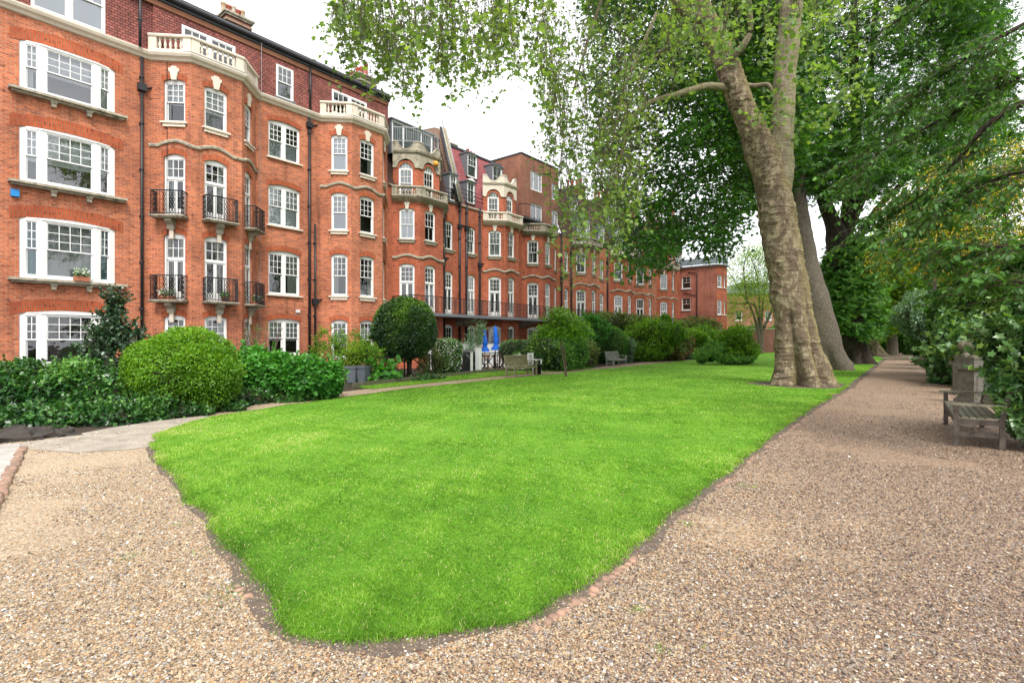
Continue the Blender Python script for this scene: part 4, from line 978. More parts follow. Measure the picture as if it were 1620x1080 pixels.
# ================================================================== LEAF ENGINE
TPL = {
 'fold': (np.array([(0, 0, 0), (.5, .3, .07), (1, 0, -.06), (.5, -.3, .07)]), [(0, 2, 1), (0, 3, 2)]),
 'oval': (np.array([(0, 0, 0), (.35, .25, .05), (.75, .2, .02), (1, 0, -.1), (.75, -.2, .02), (.35, -.25, .05)]), [(0, 3, 2, 1), (0, 5, 4, 3)]),
 'long': (np.array([(0, 0, 0), (.4, .17, .04), (1, 0, -.14), (.4, -.17, .04)]), [(0, 2, 1), (0, 3, 2)]),
 'round': (np.array([(0, 0, 0), (.2, .42, .05), (.7, .42, .02), (1, 0, -.08), (.7, -.42, .02), (.2, -.42, .05)]), [(0, 3, 2, 1), (0, 5, 4, 3)]),
 'maple': (np.array([(0, 0, 0), (.02, .42, .03), (.3, .30, .0), (.52, .62, .06), (.62, .22, 0), (1.0, 0, -.1), (.62, -.22, 0), (.52, -.62, .06), (.3, -.30, .0), (.02, -.42, .03)]), [(0, 5, 4, 3, 2, 1), (0, 9, 8, 7, 6, 5)]),
 'ivy': (np.array([(0, 0, 0), (.0, .34, .03), (.3, .24, .0), (.45, .42, .04), (1.0, 0, -.08), (.45, -.42, .04), (.3, -.24, 0), (.0, -.34, .03)]), [(0, 4, 3, 2, 1), (0, 7, 6, 5, 4)]),
}
_a = []; _f = []
for k_, an_ in enumerate((-1.25, -.62, 0, .62, 1.25)):
    c_, s_ = math.cos(an_), math.sin(an_); L_ = 1.0 if an_ == 0 else .85; b_ = len(_a)
    for x, y, z in ((0.05, 0, 0), (.62*L_, .13, .02), (L_, 0, -.12), (.62*L_, -.13, .02)): _a.append((x*c_-y*s_, x*s_+y*c_, z))
    _f += [(b_, b_+2, b_+1), (b_, b_+3, b_+2)]
TPL['palm'] = (np.array(_a), _f)
def npmesh(name, V, faces, m, tint=None, smooth=False, parent=None, mats=None):
    me = bpy.data.meshes.new(name)
    if isinstance(faces, list): # list of (F,k) int arrays
        nl = sum(f.size for f in faces); npoly = sum(len(f) for f in faces)
        li = np.concatenate([f.ravel() for f in faces]); tot = np.concatenate([np.full(len(f), f.shape[1]) for f in faces])
    else: nl = faces.size; npoly = len(faces); li = faces.ravel(); tot = np.full(npoly, faces.shape[1])
    me.vertices.add(len(V)); me.vertices.foreach_set('co', np.ascontiguousarray(V, dtype=np.float32).ravel())
    me.loops.add(nl); me.loops.foreach_set('vertex_index', li.astype(np.int32))
    me.polygons.add(npoly); st = np.concatenate([[0], np.cumsum(tot)[:-1]]).astype(np.int32)
    me.polygons.foreach_set('loop_start', st)
    if smooth: me.polygons.foreach_set('use_smooth', np.ones(npoly, dtype=bool))
    if tint is not None:
        at_ = me.attributes.new('tint', 'FLOAT', 'POINT'); at_.data.foreach_set('value', np.ascontiguousarray(tint, dtype=np.float32))
    me.materials.append(m); me.update(calc_edges=True); me.validate()
    o = bpy.data.objects.new(name, me); return link(o, parent)
def unit(a): return a/np.maximum(np.linalg.norm(a, axis=1, keepdims=True), 1e-9)
def leaves(name, C, T, Nn, size, tpl, m, tint, parent=None, wid=1.0):
    tv, tf = TPL[tpl]; k = len(tv); n = len(C)
    T = unit(T); Y_ = unit(np.cross(Nn, T)); Z_ = np.cross(T, Y_); s = np.asarray(size).reshape(-1, 1, 1)*np.ones((n, 1, 1))
    V = C[:, None, :]+s*(tv[None, :, 0:1]*T[:, None, :]+wid*tv[None, :, 1:2]*Y_[:, None, :]+tv[None, :, 2:3]*Z_[:, None, :])
    fs = {}
    for f in tf: fs.setdefault(len(f), []).append(f)
    base = (np.arange(n)*k)[:, None, None]; out = [(np.array(v)[None]+base).reshape(-1, kk) for kk, v in fs.items()]
    return npmesh(name, V.reshape(-1, 3), out, m, np.repeat(np.clip(tint, 0, 1), k), parent=parent)
class Lump:
    def __init__(s, freq, seed, n=7):
        r = np.random.RandomState(seed); s.k = r.normal(size=(n, 3)); s.k = s.k/np.linalg.norm(s.k, axis=1, keepdims=True)*freq*r.uniform(.6, 1.9, (n, 1)); s.p = r.uniform(0, 6.28, n); s.n = n
    def __call__(s, P): return np.sin(P @ s.k.T+s.p).sum(1)/math.sqrt(s.n*.5)/1.6
def rnd_dirs(r, n): return unit(r.normal(size=(n, 3)))
def blob_leaves(blobs, dens, size, seed, amp=.10, freq=2.2, gap=-9, depth=.22, up=.5, tipdown=.35, zmin=.02, szv=.3, tvar=.22, toptint=.18, flatbottom=False):
    r = np.random.RandomState(seed); lm = Lump(freq, seed+1); lm2 = Lump(freq*2.3, seed+2); lt = Lump(freq*1.1, seed+5); Cs = []; Ns = []; Tn = []
    for (cx, cy_, cz, rx, ry, rz) in blobs:
        A = 4*PI*(((rx*ry)**1.6+(rx*rz)**1.6+(ry*rz)**1.6)/3)**(1/1.6); n = int(A*dens)
        d = rnd_dirs(r, n); R = np.array([rx, ry, rz]); P = d*R; W_ = P+np.array([cx, cy_, cz])
        f = 1+amp*lm(W_)+amp*.6*lm2(W_); dep = np.abs(r.normal(size=n))*depth/ max(.3, min(rx, ry, rz)); f = f*(1-np.minimum(dep*.5, .45))
        W_ = P*f[:, None]+np.array([cx, cy_, cz]); keep = (W_[:, 2] > zmin) & (lm2(W_*1.3) > gap+r.uniform(-.3, .3, n))
        for (bx, by, bz, qx, qy, qz) in blobs:   # drop leaves buried in neighbours
            if (bx, by, bz) != (cx, cy_, cz): keep &= (((W_-np.array([bx, by, bz]))/np.array([qx, qy, qz]))**2).sum(1) > .55
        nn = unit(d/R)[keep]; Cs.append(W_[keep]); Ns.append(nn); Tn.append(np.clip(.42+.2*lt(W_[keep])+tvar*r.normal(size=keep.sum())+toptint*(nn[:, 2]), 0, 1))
    C = np.concatenate(Cs); N_ = np.concatenate(Ns); tint = np.concatenate(Tn); n = len(C)
    T = unit(N_+r.normal(size=(n, 3))*.75+np.array([0, 0, -tipdown])); Nm = unit(N_*.6+np.array([0, 0, up])+r.normal(size=(n, 3))*.45)
    return C, T, Nm, size*r.uniform(1-szv, 1+szv, n), tint
TWIG_SHADE = plain('twig_shade', (.028, .03, .014), .95, .4, 6)  # dark colour stands for the shade among inner twigs
def blob_core(blobs, k, seed, m=None, parent=None, amp=.1, freq=2.2):  # solid lumps filling the foliage, coloured dark as painted inner shade
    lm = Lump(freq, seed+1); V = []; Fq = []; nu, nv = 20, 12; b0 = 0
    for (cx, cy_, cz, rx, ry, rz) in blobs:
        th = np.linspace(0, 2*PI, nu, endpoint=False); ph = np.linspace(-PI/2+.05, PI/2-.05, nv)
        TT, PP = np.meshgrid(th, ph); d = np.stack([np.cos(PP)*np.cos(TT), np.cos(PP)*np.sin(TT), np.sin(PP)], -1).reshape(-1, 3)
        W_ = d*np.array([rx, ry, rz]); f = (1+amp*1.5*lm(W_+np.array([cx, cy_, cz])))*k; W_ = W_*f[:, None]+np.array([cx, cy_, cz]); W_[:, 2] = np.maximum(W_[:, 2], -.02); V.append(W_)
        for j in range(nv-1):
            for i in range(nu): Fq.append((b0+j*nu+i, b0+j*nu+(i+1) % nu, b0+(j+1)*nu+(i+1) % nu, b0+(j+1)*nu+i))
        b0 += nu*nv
    return npmesh('shade_core', np.concatenate(V), np.array(Fq), m or TWIG_SHADE, smooth=True, parent=parent)
def lobed(blobs, k, seed):
    # break a smooth outline into uneven lobes
    r = np.random.RandomState(seed+900); out = [b_ for b_ in blobs]
    for (x, y, z, rx, ry, rz) in blobs:
        for d in rnd_dirs(r, k):
            d[2] = abs(d[2])*.9-.25*r.uniform(); s = r.uniform(.2, .46); q = r.uniform(.66, .92)
            out.append((x+d[0]*rx*q, y+d[1]*ry*q, z+d[2]*rz*q, rx*s, ry*s, rz*s))
    return out
def tubes(P, R, sides=4):
    # P (n,K,3), R (n,K) -> verts, quads
    n, K, _ = P.shape; T = np.gradient(P, axis=1); T = T/np.maximum(np.linalg.norm(T, axis=2, keepdims=True), 1e-9)
    ref = np.where(np.abs(T[..., 2:3]) < .9, np.array([0, 0, 1.0]), np.array([1.0, 0, 0])); X = np.cross(T, ref); X /= np.maximum(np.linalg.norm(X, axis=2, keepdims=True), 1e-9); Y_ = np.cross(T, X)
    a = np.arange(sides)*2*PI/sides; V = P[:, :, None, :]+R[:, :, None, None]*(np.cos(a)[None, None, :, None]*X[:, :, None, :]+np.sin(a)[None, None, :, None]*Y_[:, :, None, :])
    idx = np.arange(n*K*sides).reshape(n, K, sides); a0 = idx[:, :-1, :]; a1 = idx[:, 1:, :]
    Fq = np.stack([a0, np.roll(a0, -1, 2), np.roll(a1, -1, 2), a1], -1).reshape(-1, 4); return V.reshape(-1, 3), Fq
def tube_obj(name, P, R, m, parent=None, sides=4):
    V, Fq = tubes(P, R, sides); o = npmesh(name, V, Fq, m, smooth=True, parent=parent)
    if name == 'twigs': o['kind'] = 'stuff'
    return o
def bush(name, label, cat, blobs, m, size=.05, dens=900, tpl='fold', seed=1, core=.80, group=None, stems=0, flowers=None, lobes=7, shoots=34, **kw):
    if name in ('border_shrub', 'island_shrub', 'path_shrub', 'laurel_bush', 'dark_laurel', 'distant_shrub') and lobes: size *= 1.45; dens *= .55; kw['amp'] = kw.get('amp', .1)+.07; kw.setdefault('gap', -1.0); core = min(core, .66); shoots = max(shoots, 90) if shoots > 10 else shoots
    big = blobs; blobs = lobed(blobs, lobes, seed) if lobes else blobs
    x = sum(b_[0] for b_ in blobs)/len(blobs); y = sum(b_[1] for b_ in blobs)/len(blobs)
    o = empty(name, (x, y, 0), 0, label, cat, group); off = np.array([x, y, 0])
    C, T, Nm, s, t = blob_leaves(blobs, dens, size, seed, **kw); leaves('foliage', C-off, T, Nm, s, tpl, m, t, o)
    rel = [(b_[0]-x, b_[1]-y)+tuple(b_[2:]) for b_ in big]
    if shoots:      # loose shoots that stand out of the mass
        r = np.random.RandomState(seed+77); S_ = []; O_ = []
        for b_ in big:
            d = rnd_dirs(r, shoots); d[:, 2] = np.abs(d[:, 2])*.9+.1; S_.append(np.array(b_[:3])+d*np.array(b_[3:])*.9); O_.append(unit(d+np.array([0, 0, .7])+r.normal(size=d.shape)*.35))
        S_ = np.concatenate(S_); O_ = np.concatenate(O_); n = len(S_); Lh = r.uniform(.35, 1.0, n)*max(size*4.5, .16); t_ = np.linspace(0, 1, 5)[None, :, None]
        P = S_[:, None, :]+Lh[:, None, None]*(O_[:, None, :]*t_+np.array([0, 0, -.15])*t_**2); q_ = tube_obj('twigs', P-off, np.linspace(1, .4, 5)[None]*.004*np.ones((n, 1)), BARK_T, o, 3)
        x_ = r.uniform(0, 4, (n, 9)); i_ = np.minimum(x_.astype(int), 3); f_ = (x_-i_)[..., None]; rw = np.arange(n)[:, None]; Cs = (P[rw, i_]*(1-f_)+P[rw, i_+1]*f_).reshape(-1, 3); kN = len(Cs)
        leaves('shoot_leaves', Cs-off, np.repeat(O_, 9, 0)*.6+r.normal(size=(kN, 3))*.7, np.array([0, -.2, 1])+r.normal(size=(kN, 3))*.6, size*r.uniform(.6, 1.15, kN), tpl, m, np.clip(.6+.22*r.normal(size=kN), 0, 1), o)
    if core:
        c_ = blob_core(big, core, seed, parent=o, amp=kw.get('amp', .1), freq=kw.get('freq', 2.2)); 
        me = c_.data; me.transform(Matrix.Translation((-x, -y, 0)))
    if stems:
        sb = MB().mat(BARK_T); r = random.Random(seed)
        for i in range(stems):
            b_ = r.choice(rel); tx, ty, tz = b_[0]+r.uniform(-.9, .9)*b_[3], b_[1]+r.uniform(-.9, .9)*b_[4], b_[2]+r.uniform(.1, 1.0)*b_[5]
            sb.tube([(b_[0]*.3, b_[1]*.3, 0), ((b_[0]+tx)/2*.8, (b_[1]+ty)/2*.8, tz*.5), (tx, ty, tz)], [.025, .015, .006], 5)
        sb.build('stem', o)
    if flowers:
        fm, fd, fs = flowers; C, T, Nm, s, t = blob_leaves(blobs, fd, fs, seed+50, depth=.03, amp=kw.get('amp', .1), freq=kw.get('freq', 2.2)); leaves('flowers', C-off, T, Nm, s, 'round', fm, np.random.RandomState(seed).uniform(0, 1, len(C)), o)
    return o
# ================================================================== LAWN GRASS AND LOOSE STONES
def in_poly(X, Y, poly):
    ins = np.zeros(len(X), bool); n = len(poly)
    px_ = np.array([p[0] for p in poly]); py_ = np.array([p[1] for p in poly])
    for i in range(n):
        x0, y0, x1, y1 = px_[i], py_[i], px_[i-1], py_[i-1]
        if y0 == y1: continue
        c = ((y0 > Y) != (y1 > Y)) & (X < (x1-x0)*(Y-y0)/(y1-y0)+x0); ins ^= c
    return ins
def scatter(n, y0, y1, r, pw=2.0, side=1.06):
    # more points close to the walk where we stand, thinning with distance
    u = r.uniform(size=n); a = 2-pw
    Y = (y0**a+(y1**a-y0**a)*u)**(1/a) if abs(a) > 1e-6 else y0*(y1/y0)**u
    return r.uniform(-side, side, n)*Y, Y
def grass(name, X, Y, z, r, label=None, hk=1.0):
    n = len(X); P0 = np.stack([X, Y, np.full(n, z)], 1); lm = Lump(1.1, 77); lm2 = Lump(5.5, 78)
    tuft = lm(P0); t2 = lm2(P0); h = (.0135+.004*np.clip(tuft, -1, 1)+.0055*np.clip(t2, -1, 1))*r.uniform(.5, 1.6, n)*np.clip(.8+Y*.02, 1, 1.3)*hk; h = np.maximum(h, .008)
    wd = .0020*np.clip(Y/2.9, .8, 7); a = r.uniform(0, 2*PI, n); lean = r.normal(size=(n, 2))*h[:, None]*.75
    w_ = np.stack([np.cos(a)*wd, np.sin(a)*wd, np.zeros(n)], 1); tip = P0+np.stack([lean[:, 0], lean[:, 1], h], 1); mid = P0+np.stack([lean[:, 0]*.35, lean[:, 1]*.35, h*.6], 1)
    V = np.stack([P0-w_, P0+w_, mid+w_*.8, tip, mid-w_*.8], 1).reshape(-1, 3); b = (np.arange(n)*5)[:, None]; Fq = b+np.array([[0, 1, 2, 4]]); Ft = b+np.array([[4, 2, 3]])
    l3 = Lump(.42, 79)(P0); l4 = Lump(2.4, 80)(P0); l5 = Lump(17, 81)(P0); tn = np.clip(.5+.10*tuft+.12*t2+.13*l3+.13*l4+.14*l5+.17*r.normal(size=n), 0, .93); tn = np.where(r.uniform(size=n) < .03+.10*np.clip(l4-.25, 0, 1)+.05*np.clip(-t2, 0, 1), 1.0, tn)
    o = npmesh(name, V, [Fq, Ft], GRASS, np.repeat(tn, 5)); o['kind'] = 'stuff'; tag(o, label, 'grass'); return o
rg = np.random.RandomState(5)
X, Y = scatter(900000, 2.3, 40, rg, 2.35); TB = G(1266, 609); k = in_poly(X, Y, lawn_out) & (np.hypot(X-TB.x-.1, Y-TB.y) > 1.25+rg.uniform(0, .7, len(X))); X, Y = X[k], Y[k]
grass('grass', X, Y, .012, rg, 'short mown green grass covering the wide lawn')
# ragged longer fringe at the lawn edge
E = np.array([(p.x, p.y) for p in lawn_out]); d = np.diff(E, axis=0); L_ = np.hypot(d[:, 0], d[:, 1]); mid = E[:-1]; kk = (np.hypot(mid[:, 0], mid[:, 1]) < 22)
w_ = np.where(kk, L_/np.maximum(np.hypot(mid[:, 0], mid[:, 1]), 2), 0); w_ /= w_.sum(); ii = rg.choice(len(d), 42000, p=w_); tt = rg.uniform(size=42000)
q = mid[ii]+d[ii]*tt[:, None]; nr = np.stack([d[ii][:, 1], -d[ii][:, 0]], 1)/L_[ii][:, None]; q = q+nr*(rg.normal(size=42000)*.035-.01)[:, None]
grass('grass', q[:, 0], q[:, 1], .01, rg, 'longer tufts of grass fringing the lawn edge', 1.25)
# stray weeds in the gravel
wq = []
for u, v, n_, s_ in ((380, 925, 130, .06), (372, 940, 60, .04), (205, 880, 50, .04), (330, 872, 70, .07), (350, 960, 40, .04), (385, 880, 40, .05), (1046, 1026, 70, .03), (1010, 965, 60, .03), (1115, 1025, 25, .015), (1085, 828, 60, .04), (284, 830, 30, .05), (335, 945, 30, .05), (1182, 768, 40, .05), (1540, 655, 40, .15)):
    c_ = G(u, v); wq.append(np.stack([c_.x+rg.normal(size=n_)*s_, c_.y+rg.normal(size=n_)*s_], 1))
wq = np.concatenate(wq); grass('weeds', wq[:, 0], wq[:, 1], 0.0, rg, 'small green weeds sprouting through the gravel', 1.0)
# verge grass
vp = [tuple(p)[:2] for p in px([(590, 615.5), (680, 606), (760, 598), (860, 588.5), (940, 582.5), (900, 581), (840, 583.5), (760, 589), (680, 597.5), (600, 606.5), (560, 612)])]
X = rg.uniform(-7, 5.5, 120000); Y = rg.uniform(15, 32, 120000); k = in_poly(X, Y, vp); grass('grass', X[k], Y[k], .033, rg, 'grass on the narrow verge beside the left path')
# loose gravel near the viewer
X, Y = scatter(560000, 2.15, 24, rg, 2.15, 1.35); soil = in_poly(X, Y, soil_poly); k = ~in_poly(X, Y, lawn_out) & in_poly(X, Y, GRAV) & (~soil | (rg.uniform(size=len(X)) < .35)) & (Y < 9+15*rg.uniform(size=len(X))) & ~in_poly(X, Y, [(-14, 2.5), (-5.6, 3.6), (-4.98, 5.08), (-6.8, 7.35), (-14, 8)])
k &= (Lump(1.5, 131)(np.stack([X, Y, X*0], 1))+Lump(5, 132)(np.stack([X, Y, X*0], 1))*.5 < .75+rg.normal(size=len(X))*.2)
X, Y = X[k], Y[k]; n = len(X); s = rg.gamma(9, .00068, n)*np.clip(.8+Y*.07, .9, 1.8)
oct_ = np.array([(1, 0, 0), (.5, .75, .1), (-.5, .7, 0), (-1, 0, .1), (-.45, -.75, 0), (.5, -.7, .05), (.3, .25, .8), (-.35, -.1, .75)]); fo = np.array([(0, 1, 6), (1, 2, 6), (2, 7, 6), (2, 3, 7), (3, 4, 7), (4, 5, 7), (5, 6, 7), (5, 0, 6)])
V = oct_[None]*rg.uniform(.7, 1.25, (n, 8, 1)); V = V*np.array([1, 1, .75]); a = rg.uniform(0, 2*PI, n); ca_, sa_ = np.cos(a)[:, None], np.sin(a)[:, None]
asp = rg.uniform(.55, 1, n)[:, None]; vx, vy = V[..., 0], V[..., 1]*asp; tz = rg.normal(size=(n, 1))*.3
V = np.stack([vx*ca_-vy*sa_, vx*sa_+vy*ca_, V[..., 2]+vx*tz], -1)*s[:, None, None]+np.stack([X, Y, s*.25], 1)[:, None, :]
lt_ = Lump(.8, 99)(np.stack([X, Y, X*0], 1))
tn = rg.uniform(0, 1, n); pd_ = np.clip((X-.2)*.15+Y*.02*(X > 0)+.2*lt_+.30, .1, .86); dk = rg.uniform(size=n) < pd_  # brown share rises rightward and with distance, partly painting in tree shade
for msk, mt, nm, lab in ((~dk, STONES, 'gravel', 'loose tan and cream gravel stones scattered over the walk'), (dk, STONES_D, 'brown_gravel', 'darker brown grit and bud scales mixed through the gravel, thickest to the right where it also paints tree shade')):
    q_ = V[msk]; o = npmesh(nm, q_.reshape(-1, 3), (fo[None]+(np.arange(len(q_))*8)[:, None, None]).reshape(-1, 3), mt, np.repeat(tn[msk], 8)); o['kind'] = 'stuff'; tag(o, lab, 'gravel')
# litter: fallen bud scales and small dead leaves
nl = 9000; X, Y = scatter(nl, 2.4, 45, rg, 1.7); k = ~in_poly(X, Y, lawn_out) & in_poly(X, Y, GRAV) & (X > .22*Y+.3); X, Y = X[k], Y[k]; n = len(X)
o = leaves('leaf_litter', np.stack([X, Y, np.full(n, .016)], 1), np.concatenate([rg.normal(size=(n, 2)), rg.normal(size=(n, 1))*.15], 1), np.array([0, 0, 1.0])+rg.normal(size=(n, 3))*.25, np.clip(.012*(.7+Y*.09), 0, .05)*rg.uniform(.6, 1.6, n), 'fold', leafmat('litter', [(0, (.10, .05, .03)), (.6, (.3, .19, .13)), (1, (.55, .45, .33))], .1), rg.uniform(0, 1, n)); o['kind'] = 'stuff'; tag(o, 'fallen scales and dead leaf litter on the right path', 'leaf litter')
# daisies and fallen catkins on the far lawn
nl = 2600; X, Y = scatter(nl, 5, 60, rg, 1.3); k = in_poly(X, Y, lawn_out) & (Lump(.35, 31)(np.stack([X, Y, X*0], 1)) > .05+rg.uniform(-.8, .8, nl)); X, Y = X[k], Y[k]; n = len(X)
o = leaves('daisies', np.stack([X, Y, np.full(n, .06)], 1), rg.normal(size=(n, 3))*np.array([1, 1, .1]), np.array([0, 0, 1.0])+rg.normal(size=(n, 3))*.3, .011*np.clip(Y/9, .8, 2.6)*rg.uniform(.6, 1.4, n), 'round', PET_W, rg.uniform(0, 1, n)); o['kind'] = 'stuff'; tag(o, 'tiny white daisies and catkins scattered over the lawn', 'daisies')
# ================================================================== GARDEN FURNITURE
def bench(label, loc, rz, Ln, m, ms, group=None, arm_h=.64, back_h=.92):
    o = empty('garden_bench', loc, rz, label, 'bench', group); D_ = .56; h = Ln/2
    def leg(x, y, hh, name='leg'):
        b = MB().mat(m); b.box(x-.032, x+.032, y-.032, y+.032, 0, hh); return b.build(name, o)
    for x in (-h+.04, h-.04):
        leg(x, -D_/2+.03, arm_h-.03); 
        b = MB().mat(m); b.tube([(x, D_/2-.03, 0), (x, D_/2-.03, .42), (x, D_/2+.07, back_h)], [.045]*3, 4, False, PI/4); b.build('leg', o)
        b = MB().mat(m); b.box(x-.022, x+.022, -D_/2+.06, D_/2-.06, .16, .22); b.build('stretcher', o)
        b = MB().mat(ms); b.box(x-.035, x+.035, -D_/2-.07, D_/2+.02, arm_h-.032, arm_h); b.build('armrest', o)
    b = MB().mat(ms); n = 6
    for i in range(n): y = -D_/2+.0+(D_-.03)*i/n; b.box(-h+.01, h-.01, y+.005, y+.005+(D_-.03)/n-.018, .41+.012*abs(i-2.5)/2.5, .435+.012*abs(i-2.5)/2.5)
    b.mat(m)
    for x in (-h+.04, 0, h-.04): b.box(x-.03, x+.03, -D_/2+.02, D_/2-.05, .335, .408)
    b.box(-h+.05, h-.05, -D_/2+.012, -D_/2+.05, .33, .405); b.build('seat', o)
    b = MB().mat(ms); y0, y1 = D_/2-.02, D_/2+.06
    b.tube([(-h+.07, y1, back_h-.05), (h-.07, y1, back_h-.05)], .05, 4, False, PI/4); b.tube([(-h+.07, y0+.02, .49), (h-.07, y0+.02, .49)], .035, 4, False, PI/4)
    n = int(Ln/.085)
    for i in range(n):
        x = -h+.09+(Ln-.18)*(i+.5)/n; b.bar((x, y0+.02, .49), (x, y1, back_h-.06), .045, .045) if False else b.tube([(x, y0+.02, .49), (x, y1, back_h-.06)], .025, 4, False, PI/4)
    b.build('backrest', o); return o
def tfp(s, n, z=0.0): p = FP(s, n, z); return p
p1 = (G(814, 597)+G(851, 594))/2; ctr = p1+Vector((-CS*.28, SN*.28, 0))
bench('mossy green slatted bench beside the left path, in front of the white table', (ctr.x, ctr.y, .03), RZ, 1.62, WOOD_G, WOOD_G)
p1 = (G(964, 579.5)+G(994, 577))/2; ctr = p1+Vector((-CS*.2, SN*.2, 0))
bench('silver-grey slatted bench farther along the left path, against the shrubs', (ctr.x, ctr.y, .0), RZ, 1.75, WOOD_S, WOOD_S)
nf = G(1510, 705); ff = G(1494, 671.5); nb = G(1592, 709.5); dx = (ff-nf).normalized(); ctr = (nf+ff)/2+Vector((dx.y, -dx.x, 0))*.27
bench('weathered brown bench at the right edge, half swallowed by the spiny shrub', (ctr.x, ctr.y, 0), math.atan2(-dx.y, -dx.x), (ff-nf).length+.06, WOOD_D, WOOD_SLAT)
# ball-topped stone piers
def pier(label, loc, rz, k=1.0):
    o = empty('stone_pier', loc, rz, label, 'pier', 'ball-topped stone piers by the right path')
    b = MB().mat(STONE_PIER); b.box(-.28*k, .28*k, -.28*k, .28*k, -.02, .12); b.box(-.25*k, .25*k, -.25*k, .25*k, .12, .17); b.build('plinth', o)
    b = MB().mat(STONE_PIER); b.box(-.22*k, .22*k, -.22*k, .22*k, .17, .83)
    for a in range(4):     # raised panel with eared corners on each face
        b.M = Matrix.Rotation(a*PI/2, 4, 'Z'); P_ = [(-.15, .25), (.15, .25), (.15, .68), (.11, .68), (.09, .73), (-.09, .73), (-.11, .68), (-.15, .68)]
        b.prism([(x*k, z) for x, z in P_], -.238*k, -.22*k)
    b.M = Matrix.Identity(4); b.build('shaft', o)
    b = MB().mat(STONE_PIER)
    b.box(-.25*k, .25*k, -.25*k, .25*k, .83, .86); b.box(-.29*k, .29*k, -.29*k, .29*k, .86, .97); b.box(-.19*k, .19*k, -.19*k, .19*k, .97, 1.12)
    b.slab([(-.21*k, -.21*k), (.21*k, -.21*k), (.21*k, .21*k), (-.21*k, .21*k)], 1.12, 1.15); b.build('cap', o)
    b = MB().mat(BALLST); pr = [(.14, 1.15), (.10, 1.19), (.055, 1.23), (.06, 1.27)]+[(.01+.185*math.sin(a), 1.43-.165*math.cos(a)) for a in np.linspace(.28, PI-.02, 12)]
    b.lathe([(r_*k, z) for r_, z in pr], n=24); b.build('ball_finial', o); return o
c_ = at(1541, 577, 12.9); pier('grey stone pier with mossy ball, nearer of the pair behind the brown bench', (c_.x, c_.y, 0), .06)
c_ = at(1527, 577, 15.0); pier('grey stone pier with mossy ball, farther one peeping from behind the other', (c_.x, c_.y, 0), .06, .9)
# dark picnic bench at the far end of the right path
c_ = G(1468, 573.5); o = empty('picnic_bench', (c_.x, c_.y, 0), 1.0, 'small dark picnic bench beside the far end of the right path', 'picnic bench')
b = MB().mat(WOOD_D); b.box(-.8, .8, -.36, .36, .70, .75); b.build('table_top', o)
for y in (-.7, .7): b = MB().mat(WOOD_D); b.box(-.8, .8, y-.13, y+.13, .42, .46); b.build('seat', o)
for x in (-.6, .6):
    b = MB().mat(WOOD_D); b.bar((x, -.25, .70), (x, -.75, 0), .08); b.bar((x, .25, .70), (x, .75, 0), .08); b.box(x-.03, x+.03, -.8, .8, .34, .42); b.build('leg', o)
# iron railing with crossed panels between the gardens and the verge
def railing(label, s0, s1, n0, n1, skip=()):
    A, B_ = FP(s0, n0), FP(s1, n1); L_ = (B_-A).length; o = empty('iron_railing', (A.x, A.y, 0), math.atan2(B_.y-A.y, B_.x-A.x), label, 'railing')
    x = 0.0; k = 0
    while x < L_-.3:
        w_ = 1.15 if k % 2 == 0 else .36; w_ = min(w_, L_-x)
        b = MB().mat(IRON)
        if k % 2 == 0:
            b.bar((x, 0, .1), (x+w_, 0, .92), .034); b.bar((x, 0, .92), (x+w_, 0, .1), .034); b.box(x+w_/2-.07, x+w_/2+.07, -.03, .03, .44, .58)
            b.build('crossed_panel', o)
        else: b.tube([(x+w_/2, 0, .1), (x+w_/2, 0, .95)], .02, 5); b.build('bar', o)
        b = MB().mat(IRON); b.tube([(x, 0, .0), (x, 0, 1.0), (x, 0, 1.04)], [.032, .032, .006], 6); b.build('post', o)
        x += w_; k += 1
    b = MB().mat(IRON); b.bar((0, 0, .94), (L_, 0, .94), .04); b.bar((0, 0, .12), (L_, 0, .12), .02); b.build('rail', o)
    return o
railing('black iron railing with crossed panels, left of the white gate post', 11.6, 19.0, 6.75, 6.25)
railing('black iron railing with crossed panels behind the mossy bench', 19.5, 24.6, 6.2, 5.95)
def boardrun(name, label, pts, h, th, m, cat):
    b = MB().mat(m)
    for i in range(len(pts)-1):
        a, c = pts[i], pts[i+1]; d = (c-a).normalized(); nn = Vector((-d.y, d.x, 0))*th
        b.mesh_add([a, c, c+nn, a+nn, a+Vector((0, 0, h)), c+Vector((0, 0, h)), c+nn+Vector((0, 0, h)), a+nn+Vector((0, 0, h))], [(0, 1, 5, 4), (1, 2, 6, 5), (2, 3, 7, 6), (3, 0, 4, 7), (4, 5, 6, 7)])
    o = b.build(name); tag(o, label, cat); return o
boardrun('timber_edging', 'low mossy timber edging between the verge and the railings', [G(560, 614), G(600, 609), G(680, 599.5), G(760, 590.5), G(850, 583.5), G(900, 580.5)], .17, .06, WOOD_E, 'garden edging')
